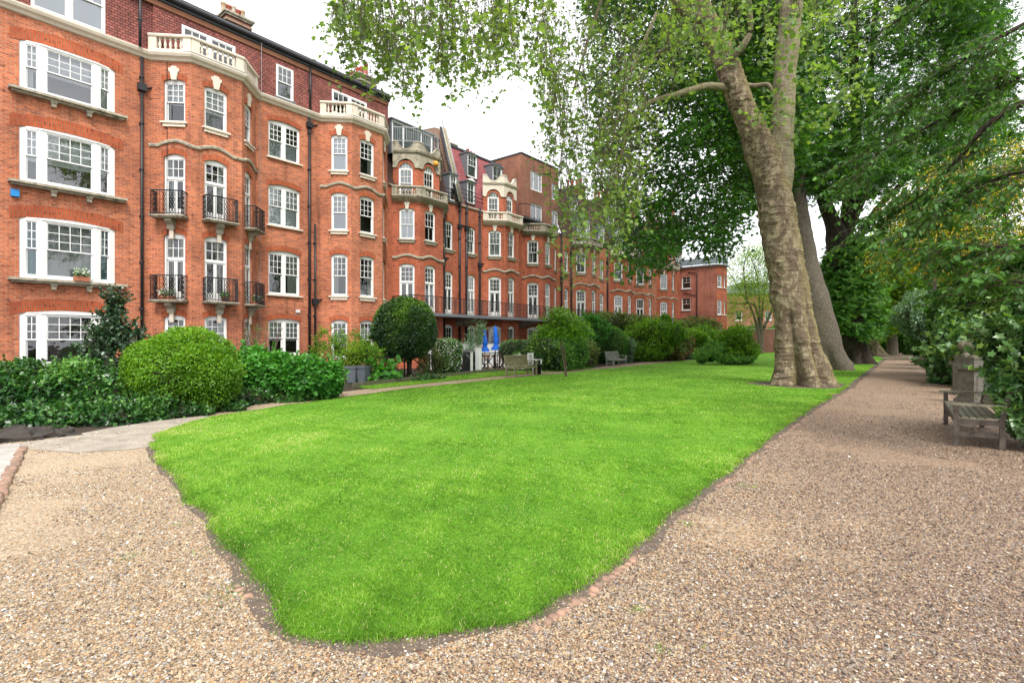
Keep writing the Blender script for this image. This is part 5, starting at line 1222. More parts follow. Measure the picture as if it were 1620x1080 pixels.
# white gate post, low white patio wall and patio slabs
for k_, (u, Y_, hh, ww, lab) in enumerate([(757, 25.4, 1.28, .22, 'thick white square gate post by the black barbecue cover'), (746, 25.0, 1.05, .09, 'thin grey-white gate post next to the thicker white one')]):
    c_ = at(u, 540, Y_); o = empty('gate_post', (c_.x, c_.y, 0), RZ, lab, 'post'); b = MB().mat(RENDER_W if k_ == 0 else WHITE_OLD); b.box(-ww/2, ww/2, -ww/2, ww/2, 0, hh); b.build('shaft', o); b = MB().mat(STONE_OLD); b.box(-ww/2-.03, ww/2+.03, -ww/2-.03, ww/2+.03, hh, hh+.05); b.build('cap', o)
def lowwall(label, s0, s1, n_, h, m, cop=LEAD, th=.22):
    A = FP(s0, n_); o = empty('garden_wall', (A.x, A.y, 0), RZ, label, 'wall'); b = MB().mat(m)
    if m in (BRICK_G,): 
        wall(b, (0, -th), (s1-s0, -th), 0, h, (), m); wall(b, (s1-s0, 0), (0, 0), 0, h, (), m); wall(b, (0, 0), (0, -th), 0, h, (), m)
    else: b.box(0, s1-s0, -th, 0, 0, h)
    b.build('wall', o); b = MB().mat(cop); b.box(-.02, s1-s0+.02, -th-.03, .03, h, h+.06); b.build('coping', o); return o
lowwall('white rendered garden wall behind the blue parasols', 19.4, 30.0, 2.25, 1.43, RENDER_W)
fl_o, _ = flat_sheet('patio', [tuple(FP(19.6, 2.3))[:2], tuple(FP(19.6, 6.1))[:2], tuple(FP(25.5, 5.9))[:2], tuple(FP(25.5, 2.3))[:2]], .02, FLAG)
# closed blue parasols
def parasol(label, u, Y_, k):
    c_ = at(u, 540, Y_); o = empty('parasol', (c_.x, c_.y, 0), 0, label, 'parasol', 'closed blue parasols on the patio')
    b = MB().mat(METALPOLE); b.tube([(0, 0, 0), (0, 0, 2.42*k)], .024, 8); b.build('pole', o)
    b = MB().mat(PIPE); b.lathe([(.28, 0), (.28, .05), (.06, .09), (.05, .3)], n=14); b.build('base', o)
    V = []; n_, m_ = 24, 16; rr = random.Random(int(u)); b = MB().mat(BLUE)
    for j in range(m_):
        t = j/(m_-1); z = (1.02+1.36*t)*k
        r_ = .165*(1-t*.5)
        if t < .18: r_ = .25-.55*t
        if abs(t-.22) < .05: r_ = .115
        if t > .93: r_ = .06*(1-t)/.07+.02
        for i in range(n_):
            a = 2*PI*i/n_; q_ = r_*(1+.2*math.cos(8*a+1.5*t)+.08*math.sin(3*a+5*t)); V.append((q_*math.cos(a)+.02*math.sin(4*t), q_*math.sin(a), z))
    b.mesh_add(V, [(j*n_+i, j*n_+(i+1) % n_, (j+1)*n_+(i+1) % n_, (j+1)*n_+i) for j in range(m_-1) for i in range(n_)], True); b.build('canopy', o)
    b = MB().mat(PIPE); b.lathe([(.03, 2.36*k), (.035, 2.42*k), (.015, 2.5*k)], n=8); b.build('finial', o)
parasol('closed blue parasol, the shorter left one on the patio', 766.5, 29.5, .955); parasol('closed blue parasol, the taller right one on the patio', 784, 30.2, 1.03)
# covered barbecue
c_ = at(738, 540, 26.4); o = empty('covered_barbecue', (c_.x, c_.y, 0), RZ-.15, 'black fabric-covered barbecue beside the white gate post', 'barbecue')
b = MB().mat(COVER); V = []; rings = [(.56, .34, 0), (.55, .33, .3), (.58, .34, .75), (.60, .36, .88), (.50, .30, 1.0), (.36, .2, 1.1), (.14, .06, 1.14)]; n_ = 32
for (rx, ry, z) in rings:
    for i in range(n_):
        a = 2*PI*i/n_; ca, sa = math.cos(a), math.sin(a); e = .35; fl_ = 1+.035*math.sin(7*a+z*5)+.02*math.sin(13*a-z*9)
        V.append((rx*math.copysign(abs(ca)**e, ca)*fl_, ry*math.copysign(abs(sa)**e, sa)*fl_, z))
b.mesh_add(V, [(j*n_+i, j*n_+(i+1) % n_, (j+1)*n_+(i+1) % n_, (j+1)*n_+i) for j in range(len(rings)-1) for i in range(n_)]+[tuple(range((len(rings)-1)*n_, len(rings)*n_))], True); b.build('cover', o)
b = MB().mat(METALPOLE); b.tube([(-.3, -.38, .9), (.35, -.4, .25)], .012, 5); b.build('strap', o)
# wooden patio table and folding chairs
def folding_chair(label, s, n_, rz, m=WOOD_B, group='brown folding chairs on the patio', k=1.0):
    p = FP(s, n_); o = empty('folding_chair', (p.x, p.y, .03), rz, label, 'chair', group)
    b = MB().mat(m); 
    for i in range(6): b.box(-.22, .22, -.2+i*.068, -.2+i*.068+.05, .44, .462)
    b.build('seat', o)
    b = MB().mat(m)
    for x in (-.2, .2): b.bar((x, .2, .45), (x, .28, .92), .03)
    for z in (.58, .68, .78, .88): b.box(-.2, .2, .2+.16*(z-.45), .22+.16*(z-.45), z-.025, z+.025)
    b.build('backrest', o)
    for x in (-.2, .2):
        b = MB().mat(m); b.bar((x, -.2, .44), (x, .22, 0), .03); b.build('leg', o)
        b = MB().mat(m); b.bar((x*.9, .2, .44), (x*.9, -.22, 0), .03); b.build('leg', o)
    return o
p = FP(22.3, 4.4); o = empty('patio_table', (p.x, p.y, .03), RZ, 'brown wooden slatted table on the patio under the blue parasols', 'table')
b = MB().mat(WOOD_B)
for i in range(9): b.box(-.75, .75, -.42+i*.094, -.42+i*.094+.08, .70, .725)
b.build('table_top', o)
for x in (-.65, .65):
    for y in (-.34, .34): b = MB().mat(WOOD_B); b.box(x-.03, x+.03, y-.03, y+.03, 0, .70); b.build('leg', o)
for lab, s_, n_, a_ in (('brown folding chair nearest the left of the patio table', 21.2, 4.9, RZ+2.6), ('brown folding chair with its back to the railing, mid patio', 22.0, 5.3, RZ+PI), ('brown folding chair on the house side of the patio table', 22.4, 3.5, RZ), ('brown folding chair at the right end of the patio table', 23.6, 4.8, RZ-1.9)):
    folding_chair(lab, s_, n_, a_)
p = at(846, 540, 24.9)
o = empty('garden_chair', (p.x, p.y, .03), RZ+.1, 'white slatted garden chair just right of the mossy bench', 'chair')
b = MB().mat(WHITE_OLD)
for i in range(6): b.box(-.24, .24, -.22+i*.075, -.22+i*.075+.055, .42, .44)
b.build('seat', o); b = MB().mat(WHITE_OLD)
for x in (-.23, .23): b.box(x-.02, x+.02, .22, .26, .0, .98)
for z in (.55, .65, .75, .85, .94): b.box(-.21, .21, .225, .25, z-.027, z+.027)
b.build('backrest', o)
for x in (-.23, .23): b = MB().mat(WHITE_OLD); b.box(x-.02, x+.02, -.24, -.2, 0, .64); b.build('leg', o); b = MB().mat(WHITE_OLD); b.box(x-.03, x+.03, -.26, .24, .64, .665); b.build('armrest', o)
# pots
def tapered_pot(name, label, loc, r0, r1, h, m, square=False, rz=0.0, cat='pot', group=None):
    o = empty(name, loc, rz, label, cat, group); b = MB().mat(m)
    if square:
        for a, c in (((r0, 0), (r1, h*.86)), ((r1+.025, h*.86), (r1+.03, h))):
            b.lathe([(a[0]*1.41, a[1]), (c[0]*1.41, c[1])], n=4, smooth=False)
        b.M = Matrix.Identity(4)
    else: b.lathe([(r0, 0), (r1, h*.82), (r1+.02, h*.82), (r1+.025, h), (r1-.01, h), (r1-.03, h*.9)], n=18)
    b.build('pot_body', o); b = MB().mat(BED); b.lathe([(.001, h*.93), (r1*.95 if not square else r1*1.25, h*.935)], n=4 if square else 14); b.build('potting_soil', o)
    return o
p = G(850.5, 592.5); tapered_pot('black_plant_pot', 'round black plant pot at the right end of the mossy bench', (p.x, p.y, .03), .17, .2, .48, IRON)
p = G(556, 606); tapered_pot('square_planter', 'tall grey tapered planter, left one of two at the path corner', (p.x, p.y+.2, .01), .15, .2, .62, PLANTER, True, .6, 'planter', 'grey tapered planters')
p = G(574, 606); tapered_pot('square_planter', 'tall grey tapered planter, right one of two at the path corner', (p.x, p.y+.15, .01), .15, .21, .64, PLANTER, True, .35, 'planter', 'grey tapered planters')
# window box and balcony pots with flowers
def flowerpot(label, P_, rz, w_, m, fl, seed, box=True):
    o = empty('flower_pot', P_, rz, label, 'flower pot'); b = MB().mat(m)
    if box: b.slab([(-w_/2, -.1), (w_/2, -.1), (w_/2+.02, .1), (-w_/2-.02, .1)], 0, .17)
    else: b.lathe([(.09, 0), (.13, .2), (.14, .2), (.14, .23)], n=12)
    b.build('pot_body', o); r = np.random.RandomState(seed); n = 420
    C = np.stack([r.uniform(-w_/2, w_/2, n), r.normal(size=n)*.08, .2+np.abs(r.normal(size=n))*.11], 1); leaves('foliage', C, rnd_dirs(r, n)+np.array([0, 0, .3]), np.array([0, -.5, 1])+r.normal(size=(n, 3))*.5, .06*r.uniform(.6, 1.3, n), 'oval', LF_MID, r.uniform(0, 1, n), o)
    if fl: n = 130; C = np.stack([r.uniform(-w_/2, w_/2, n), -.05+r.normal(size=n)*.09, .3+r.normal(size=n)*.07], 1); leaves('flowers', C, rnd_dirs(r, n), np.array([.3, -1, .6])+r.normal(size=(n, 3))*.4, .05*r.uniform(.7, 1.3, n), 'round', fl, r.uniform(0, 1, n), o)
    return o
flowerpot('terracotta window box of white flowers on the left bow window sill', FP(4.75, .26, 3.71), RZ, .42, TERRA, PET_W, 1)
fa = lambda i, c, o_, z: (lambda a, b_: FP(*( (a+(b_-a).normalized()*c+Vector(((b_-a).normalized().y, -(b_-a).normalized().x))*o_).x, -((a+(b_-a).normalized()*c+Vector(((b_-a).normalized().y, -(b_-a).normalized().x))*o_).y)), z))(V2(P1[i]), V2(P1[i+1]))
flowerpot('white flowers in a pot on the lower left balconette', fa(0, .80, .25, 3.17), RZ+PI/4*0-.78, .5, TERRA, PET_W, 2)
flowerpot('leafy terracotta pot on the lower middle balconette', fa(1, 1.15, .25, 3.17), RZ, .32, TERRA, None, 3, False)
flowerpot('white flowers in a pot on the lower right balconette', fa(2, .95, .25, 3.17), RZ+.78, .4, TERRA, PET_W, 4)
# stone lumps under the ivy at the left
for k_, (u, v, s_, lab) in enumerate([(20, 697, .2, 'dark rough rock at the far left under the ivy'), (62, 693, .17, 'dark cracked rock second from left under the ivy'), (100, 690, .13, 'small dark rock poking out under the ivy')]):
    p = G(u, v); b = MB().mat(ROCK); r = random.Random(k_); V = []; n_ = 10
    for j in range(6):
        for i in range(n_):
            a = 2*PI*i/n_; ph = j/5*PI/2; q_ = 1+.25*r.uniform(-1, 1); V.append((math.cos(a)*math.cos(ph)*s_*1.7*q_, math.sin(a)*math.cos(ph)*s_*q_+.1, math.sin(ph)*s_*1.1*q_-.02))
    b.mesh_add(V, [(j*n_+i, j*n_+(i+1) % n_, (j+1)*n_+(i+1) % n_, (j+1)*n_+i) for j in range(5) for i in range(n_)], False); o = b.build('rock'); o.location = (p.x, p.y, 0); tag(o, lab, 'rock', 'rocks under the ivy')
# ================================================================== SHRUBS AND HEDGES
def W_at(u, v, Y): p = at(u, v, Y); return p
def B(u, v, Y, ru, rv, ry=None):     # blob: centre seen at (u,v) at distance Y, half-width ru and half-height rv as seen
    p = at(u, v, Y); k = Y/F; rx = ru*k; rz = rv*k; return (p.x, p.y, p.z, rx, ry if ry else max(rx*.85, rz*.6), rz)
def run(u0, u1, n, f):               # a row of blobs
    return [f(u0+(u1-u0)*i/max(1, n-1), i) for i in range(n)]
# left bank: tall ivy hedge, low ivy mound
bush('ivy_hedge', 'dark glossy ivy-covered hedge along the foot of the bow windows', 'hedge', [B(-60, 628, 11.6, 95, 62, .9), B(40, 626, 11.4, 80, 56, .8), B(115, 622, 11.4, 68, 56, .8), B(185, 632, 11.4, 60, 52, .7)], LF_IVY, .085, 780, 'ivy', 21, amp=.11, freq=2.6, toptint=.3, tvar=.2)
bush('ivy_mound', 'low sprawling mound of ivy spilling over the worn edge', 'ivy', [B(-60, 684, 9.9, 85, 40, .7), B(20, 676, 9.8, 75, 34, .6), B(95, 672, 9.8, 70, 32, .6), B(165, 667, 10.0, 60, 31, .55), B(225, 658, 10.5, 45, 26, .5)], LF_IVY, .082, 900, 'ivy', 22, amp=.12, freq=3.1, toptint=.25, tvar=.22, tipdown=.6)
# holly-like upright shrub in front of the bow window
o = bush('holly_shrub', 'tall dark spiky shrub rising in front of the lowest bow window', 'shrub', [B(180, 590, 11.9, 42, 55, .55), B(178, 528, 12, 30, 38, .4), B(212, 545, 12, 22, 22, .3), B(182, 485, 12, 13, 27, .18), B(152, 562, 12, 20, 28, .3)], LF_HOLLY, .075, 520, 'ivy', 23, core=.62, amp=.22, freq=4, gap=-.35, depth=.5, stems=9)
# big rounded yellow-green bush
bush('rounded_bush', 'big rounded bright yellow-green bush beneath the first canted bay', 'bush', [B(300, 592, 11.7, 72, 72, 1.05), B(330, 604, 11.6, 46, 56, .8), B(256, 592, 11.7, 44, 58, .8)], LF_BRIGHT, .058, 1900, 'oval', 24, lobes=6, shoots=90, amp=.09, freq=3.2, toptint=.22, tvar=.2, depth=.18, up=.8)
bush('ivy_skirt', 'strip of ivy at the foot of the rounded yellow-green bush', 'ivy', [B(240, 662, 10.6, 40, 17, .3), B(300, 655, 10.9, 38, 15, .25), B(352, 644, 11.6, 35, 14, .3)], LF_IVY, .07, 800, 'ivy', 25, amp=.12, freq=4)
# hydrangea-like broad-leaved bush
bush('broadleaf_bush', 'wide mid-green broad-leaved bush left of the grey planters', 'bush', [B(428, 596, 13.8, 46, 37, .8), B(480, 599, 13.9, 48, 34, .8), B(515, 604, 14.2, 26, 30, .55), B(402, 588, 14.3, 28, 38, .6)], LF_BROAD, .095, 760, 'round', 26, amp=.06, freq=2.8, toptint=.2, tvar=.2, depth=.2, up=1.3, tipdown=.6)
bush('low_greenery', 'dark low greenery between the rounded and broad-leaved bushes', 'plants', [B(388, 632, 12.9, 36, 18, .4), B(440, 632, 13.4, 60, 10, .3)], LF_IVY, .06, 900, 'ivy', 27, amp=.15, freq=4)
bush('bare_twig_shrub', 'leafless brown twiggy shrub against the brick wall below the right balconette', 'shrub', [B(402, 540, 15.5, 16, 22, .3), B(425, 530, 15.6, 24, 20, .3)], LF_OLIVE, .03, 60, 'fold', 28, core=0, stems=26)
# light shrub behind the planters + planter plants
bush('light_shrub', 'airy light-green shrub under the second canted bay', 'shrub', [B(520, 552, 21.6, 28, 34, .6), B(556, 548, 21.9, 36, 26, .6), B(596, 560, 21.5, 34, 22, .6), B(545, 566, 21.4, 40, 20, .6), B(630, 566, 22.4, 24, 10, .4)], LF_BRIGHT, .075, 330, 'oval', 29, core=0, amp=.25, freq=3.5, gap=-.3, depth=.45, stems=16)
p = G(556, 606); bush('potted_shrub', 'yellow-green shrub growing in the left grey planter', 'shrub', [(p.x+.08, p.y+.25, .98, .36, .34, .42)], LF_LIME, .08, 420, 'oval', 30, core=.5, amp=.16, freq=5, depth=.3, stems=5, group=None)
p = G(576, 606); bush('potted_shrub', 'green shrub growing in the right grey planter', 'shrub', [(p.x+.12, p.y+.2, 1.02, .36, .34, .44)], LF_BRIGHT, .075, 420, 'oval', 31, core=.5, amp=.16, freq=5, depth=.3, stems=5)
bush('big_leaf_plant', 'floppy grey-green big-leaved plant at the start of the railing', 'plant', [B(610, 592, 19.4, 18, 12, .35), B(598, 600, 19.2, 12, 9, .3)], LF_BROAD, .2, 70, 'round', 32, lobes=0, shoots=4, core=.5, amp=.12, freq=4, depth=.2, tipdown=.9)
bush('ground_cover', 'small dark creeping plants at the foot of the timber edging', 'ground cover', [B(672, 600, 20.9, 26, 6, .3), B(655, 605, 20.2, 26, 5, .2), B(690, 602, 21.0, 14, 5, .2)], LF_IVY, .06, 700, 'ivy', 33, core=.6, amp=.15, freq=4, tvar=.25)
# clipped ball tree
p = G(644, 598.5); TX, TY = p.x, p.y+.5
o = empty('ball_tree', (TX, TY, 0), 0, 'dense clipped ball-headed tree in front of the iron railing', 'tree'); k = (TY)/F
c_ = at(641, 521, TY); R_ = 51*k
C, T, Nm, s, t = blob_leaves([(c_.x, c_.y, c_.z, R_*1.0, R_*1.0, R_*.98)], 1500, .075, 41, amp=.035, freq=4.5, depth=.15, toptint=.32, tvar=.22, up=.3); off = np.array([TX, TY, 0]); kk = (C[:, 2] > c_.z-R_*.84); leaves('crown', (C-off)[kk], T[kk], Nm[kk], s[kk], 'oval', LF_BAY, t[kk], o)
co_ = blob_core([(c_.x-TX, c_.y-TY, c_.z, R_*.88, R_*.88, R_*.84)], 1.0, 41, parent=o, amp=.03)
b = MB().mat(BARK_D); fk = .75
for dx_, dy_, r0 in ((0.02, 0, .085), (-.12, .05, .05), (.1, -.04, .045)): b.tube([(dx_*.4, dy_, 0), (dx_*.6, dy_, .5), (dx_+.01, dy_, .95), (dx_*1.6, dy_, 1.3)], [r0*1.35, r0, r0*.9, r0*.6], 9)
for a_ in np.linspace(0, 6.28, 9)[:-1]: b.tube([(.02+.06*math.cos(a_), .06*math.sin(a_), .8), (.3*math.cos(a_), .3*math.sin(a_), 1.15), (.75*math.cos(a_), .75*math.sin(a_), 1.6)], [.045, .03, .02], 6)
b.build('trunk', o)
# hedge block with white flowers, climber beside it
bush('flowering_hedge', 'square hedge block dotted with white blossom beside the barbecue cover', 'hedge', [B(711, 566, 24.2, 20, 33, .5), B(700, 568, 24.0, 18, 31, .5), B(718, 552, 24.3, 14, 16, .5), B(697, 550, 24.0, 14, 14, .5)], LF_MID, .07, 700, 'oval', 42, lobes=0, shoots=6, core=.85, amp=.05, freq=4, flowers=(PET_W, 95, .055))
bush('russet_climber', 'straggly russet and green climber between ball tree and flowering hedge', 'climber', [B(682, 572, 23.3, 20, 24, .4), B(668, 578, 22.9, 12, 18, .3)], LF_OLIVE, .06, 480, 'oval', 43, core=0, amp=.3, freq=5, gap=-.3, depth=.4, stems=12, tvar=.3)
bush('patio_shrub', 'slender pale green shrub in front of the white patio wall', 'shrub', [B(751, 545, 28.5, 12, 30, .4), B(742, 556, 28.2, 12, 14, .4), B(762, 525, 28.6, 6, 12, .25)], LF_GREY, .10, 260, 'long', 44, core=0, amp=.3, freq=4, depth=.5, stems=8)
bush('white_flower_shrub', 'clump of big cream-white flower heads behind the mossy bench', 'flowers', [B(823, 571, 27.0, 17, 13, .4)], LF_MID, .07, 350, 'oval', 45, core=.7, amp=.1, flowers=(PET_W, 420, .085))
bush('clipped_hedge', 'clipped laurel hedge to the right of the blue parasols', 'hedge', [B(808, 556, 29.0, 20, 19, .6), B(838, 557, 29.0, 24, 20, .6), B(826, 548, 29.2, 30, 11, .5)], LF_IVY, .085, 460, 'oval', 46, lobes=0, shoots=6, core=.85, amp=.06, freq=3, toptint=.35, tvar=.22)
bush('dark_laurel', 'dark bushy laurel at the right end of the clipped hedge', 'shrub', [B(852, 562, 26.8, 24, 26, .7), B(866, 566, 27, 22, 22, .6)], LF_BAY, .08, 560, 'oval', 47, amp=.09, freq=3)
bush('laurel_bush', 'leafy green bush spilling over the verge behind the sapling', 'bush', [B(886, 566, 28.0, 22, 20, .7), B(878, 576, 27.2, 26, 9, .4), B(905, 560, 29, 24, 28, .8)], LF_MID, .09, 420, 'oval', 48, amp=.12, freq=2.6, tvar=.22)
# long shrub border on the left side of the path, getting farther away
def border(label, blobs, m, size, dens, tpl, seed, **kw): return bush('border_shrub', label, 'shrub', blobs, m, size, dens, tpl, seed, group='shrubs in the long left border', **kw)
border('tall dull-green shrub behind the sapling, reaching the long balcony', [B(905, 544, 33, 32, 30, 1.1), B(932, 528, 36, 28, 30, 1.0)], LF_BROAD, .11, 330, 'oval', 51, amp=.14, freq=1.8, tvar=.22)
border('rounded dark dome-shaped shrub left of the silver bench', [B(962, 546, 37.0, 34, 31, 1.2), B(948, 560, 37, 26, 16, .9)], LF_MID, .075, 700, 'fold', 52, lobes=0, shoots=6, amp=.04, freq=2.5, toptint=.35)
border('olive-brown tangled shrub between laurel and dome-shaped shrub', [B(925, 564, 31.5, 24, 22, .9), B(905, 575, 30.5, 26, 9, .6)], LF_OLIVE, .075, 480, 'oval', 53, amp=.18, freq=3, tvar=.25)
border('grey-green spreading shrub in front of the tall end of the terrace', [B(968, 514, 44, 34, 18, 1.2), B(1003, 520, 45, 26, 18, 1.2)], LF_OLIVE, .12, 300, 'oval', 54, amp=.16, freq=1.6, tvar=.2)
border('large fresh green shrub right of the silver bench', [B(1024, 540, 41, 38, 34, 1.5), B(1045, 532, 42, 32, 30, 1.4), B(1014, 560, 39.8, 28, 12, .8)], LF_BRIGHT, .12, 330, 'oval', 55, amp=.16, freq=1.7, tvar=.22)
border('variegated pale shrub directly behind the silver bench', [B(988, 554, 37.5, 16, 20, .8)], LF_GREY, .08, 420, 'oval', 56, amp=.14, freq=3)
border('brown-green shrub with reddish shoots beyond the fresh green shrub', [B(1070, 548, 45, 24, 22, 1.4), B(1058, 562, 42, 26, 10, 1.0)], LF_OLIVE, .12, 330, 'oval', 57, amp=.15, freq=1.8, flowers=(LF_RED, 30, .12))
border('low grey-green mounding plant along the far path edge', [B(1080, 565, 45, 26, 7, .9), B(1055, 569, 43, 22, 6, .7)], LF_GREY, .07, 420, 'long', 58, amp=.1, freq=3)
border('pale yellow-green shrub in front of the end wing', [B(1092, 545, 48, 24, 22, 1.5), B(1112, 540, 52, 22, 22, 1.5)], LF_BRIGHT, .14, 240, 'oval', 59, amp=.16, freq=1.7)
border('pinkish-tipped tall shrub against the end wing', [B(1110, 522, 55, 28, 17, 1.5), B(1080, 525, 54, 24, 12, 1.5)], LF_OLIVE, .14, 220, 'oval', 60, amp=.2, freq=1.5, flowers=(LF_RED, 26, .13))
bush('azalea', 'small orange-flowered azalea at the far end of the border', 'shrub', [B(1098, 558, 46, 9, 6, .5)], LF_MID, .08, 300, 'oval', 61, flowers=(PET_O, 160, .10))
bush('island_shrub', 'bright green tall shrub of the island bed in the far lawn', 'shrub', [B(1166, 544, 36, 20, 26, 1.0), B(1174, 562, 35.5, 24, 10, .9), B(1150, 542, 36.5, 10, 14, .5)], LF_BRIGHT, .12, 380, 'oval', 62, amp=.16, freq=2.2, tvar=.22)
bush('island_shrub', 'low dark and golden-tipped shrub on the left of the island bed', 'shrub', [B(1124, 563, 34.5, 22, 10, .8), B(1132, 556, 35, 14, 9, .6), B(1112, 568, 34.2, 11, 7, .5), B(1160, 571, 34, 32, 4, .6)], LF_MID, .085, 520, 'oval', 63, amp=.1, freq=2.6, toptint=.45, tvar=.2)
# low hedges closing the view beyond the lawn
for i_, (u, v, Y_, ru, rv, m_, lab) in enumerate([(1130, 538, 66, 40, 16, LF_OLIVE, 'brownish shrub just beyond the island bed'), (1185, 536, 74, 34, 18, LF_DARK, 'dark shrub at the far end of the lawn, left of the multi-stem tree'), (1232, 536, 78, 30, 20, LF_DARK, 'dark shrub at the far end of the lawn, right of the multi-stem tree'), (1210, 548, 76, 50, 8, LF_IVY, 'low dark hedge strip closing the far lawn'), (1292, 540, 82, 40, 22, LF_MID, 'mid-green shrub seen between the two plane trunks'), (1345, 538, 85, 40, 24, LF_MID, 'mid-green shrub beyond the ivy-clad trunk')]):
    bush('distant_shrub', lab, 'shrub', [B(u, v, Y_, ru, rv, 2.5)], m_, .2, 120, 'oval', 70+i_, amp=.15, freq=1.0, group='shrubs closing the far lawn')
# right side masses along the path
def rb(label, blobs, m, size, dens, tpl, seed, **kw): return bush('path_shrub', label, 'shrub', blobs, m, size, dens, tpl, seed, group='shrubs along the right path', **kw)
bush('spiny_shrub', 'glossy spiny-leaved shrub at the right edge engulfing the brown bench', 'shrub', [B(1660, 590, 7.5, 78, 92, .6), B(1665, 520, 7.9, 74, 60, .7), B(1612, 605, 7.4, 30, 50, .35), B(1600, 545, 7.7, 34, 36, .4), B(1648, 660, 7.3, 42, 50, .4)], LF_BLUEG, .115, 600, 'maple', 81, core=.72, amp=.13, freq=3.6, depth=.3, tvar=.26, toptint=.1, up=.3, szv=.45)
rb('blue-green lobed shrub right behind the two stone piers', [B(1560, 570, 17, 40, 50, .9), B(1500, 590, 19, 22, 30, .8), B(1530, 545, 19, 34, 40, 1)], LF_BLUEG, .14, 260, 'maple', 82, amp=.16, freq=2, tvar=.2)
rb('feathery yellow-green shrub left of the stone piers', [B(1512, 556, 23, 28, 36, 1.0), B(1498, 574, 24, 14, 18, .7)], LF_OLIVE, .07, 900, 'long', 83, amp=.1, freq=2.4, tipdown=-.3)
rb('dark rhododendron mass beside the small picnic bench', [B(1488, 533, 43, 40, 36, 2), B(1462, 536, 47, 24, 26, 1.5), B(1525, 505, 32, 46, 40, 2)], LF_MID, .14, 300, 'oval', 84, amp=.15, freq=1.6, tvar=.22)
rb('dark tall evergreen mass over the stone piers', [B(1580, 500, 22, 60, 60, 2), B(1640, 480, 18, 60, 90, 2), B(1570, 450, 26, 50, 40, 2)], LF_DARK, .13, 330, 'oval', 85, amp=.18, freq=1.6, tvar=.2)
rb('bright rounded shrub at the far right bend of the path', [B(1436, 534, 60, 22, 22, 2), B(1412, 543, 66, 18, 13, 2)], LF_MID, .16, 240, 'oval', 86, amp=.16, freq=1.4)
rb('pale shrub with white bloom high above the picnic bench', [B(1472, 498, 42, 44, 30, 2.4)], LF_GREY, .14, 220, 'oval', 87, amp=.18, freq=1.4)
rb('light ferny plants where the path ends', [B(1392, 548, 72, 20, 9, 2), B(1440, 549, 76, 34, 9, 2)], LF_BRIGHT, .2, 160, 'long', 88, amp=.15, freq=1.2)
# brick garden wall and a distant brick house behind the multi-stem tree
p = FP(64.5, 0)
o = empty('garden_wall', (at(1128, 540, 72).x, 72, 0), -.12, 'old brown brick garden wall at the far end of the lawn', 'wall'); b = MB(); wall(b, (0, 0), (26, 0), 0, 3.2, (), BRICK_G); b.build('wall', o); b = MB().mat(STONE_OLD); b.box(-.05, 26, -.06, .3, 3.2, 3.3); b.build('coping', o)
o = empty('brick_house', (at(1150, 540, 98).x, 98, 0), -.1, 'distant brown brick house half hidden by the multi-stem tree', 'house')
b = MB(); wall(b, (0, 0), (11, 0), 0, 10.5, [(2.2, 1.2, [(2, 3.8, .1), (5.5, 7.2, .1)]), (7.5, 1.2, [(2, 3.8, .1), (5.5, 7.2, .1)])], BRICK_M); wall(b, (0, 8), (0, 0), 0, 10.5, (), BRICK_M); b.build('wall', o)
for c in (2.2, 7.5):
    for z in (2, 5.5): window(o, (0, 0), (11, 0), c, z, 1.2, 1.75, .1, 'sash', 2, 2)
b = MB().mat(LEAD); b.M = Matrix.Identity(4); b.prism([(-.3, 10.5), (11.3, 10.5), (9, 12.6), (2, 12.6)], -.3, 8.2); b.build('roof', o)
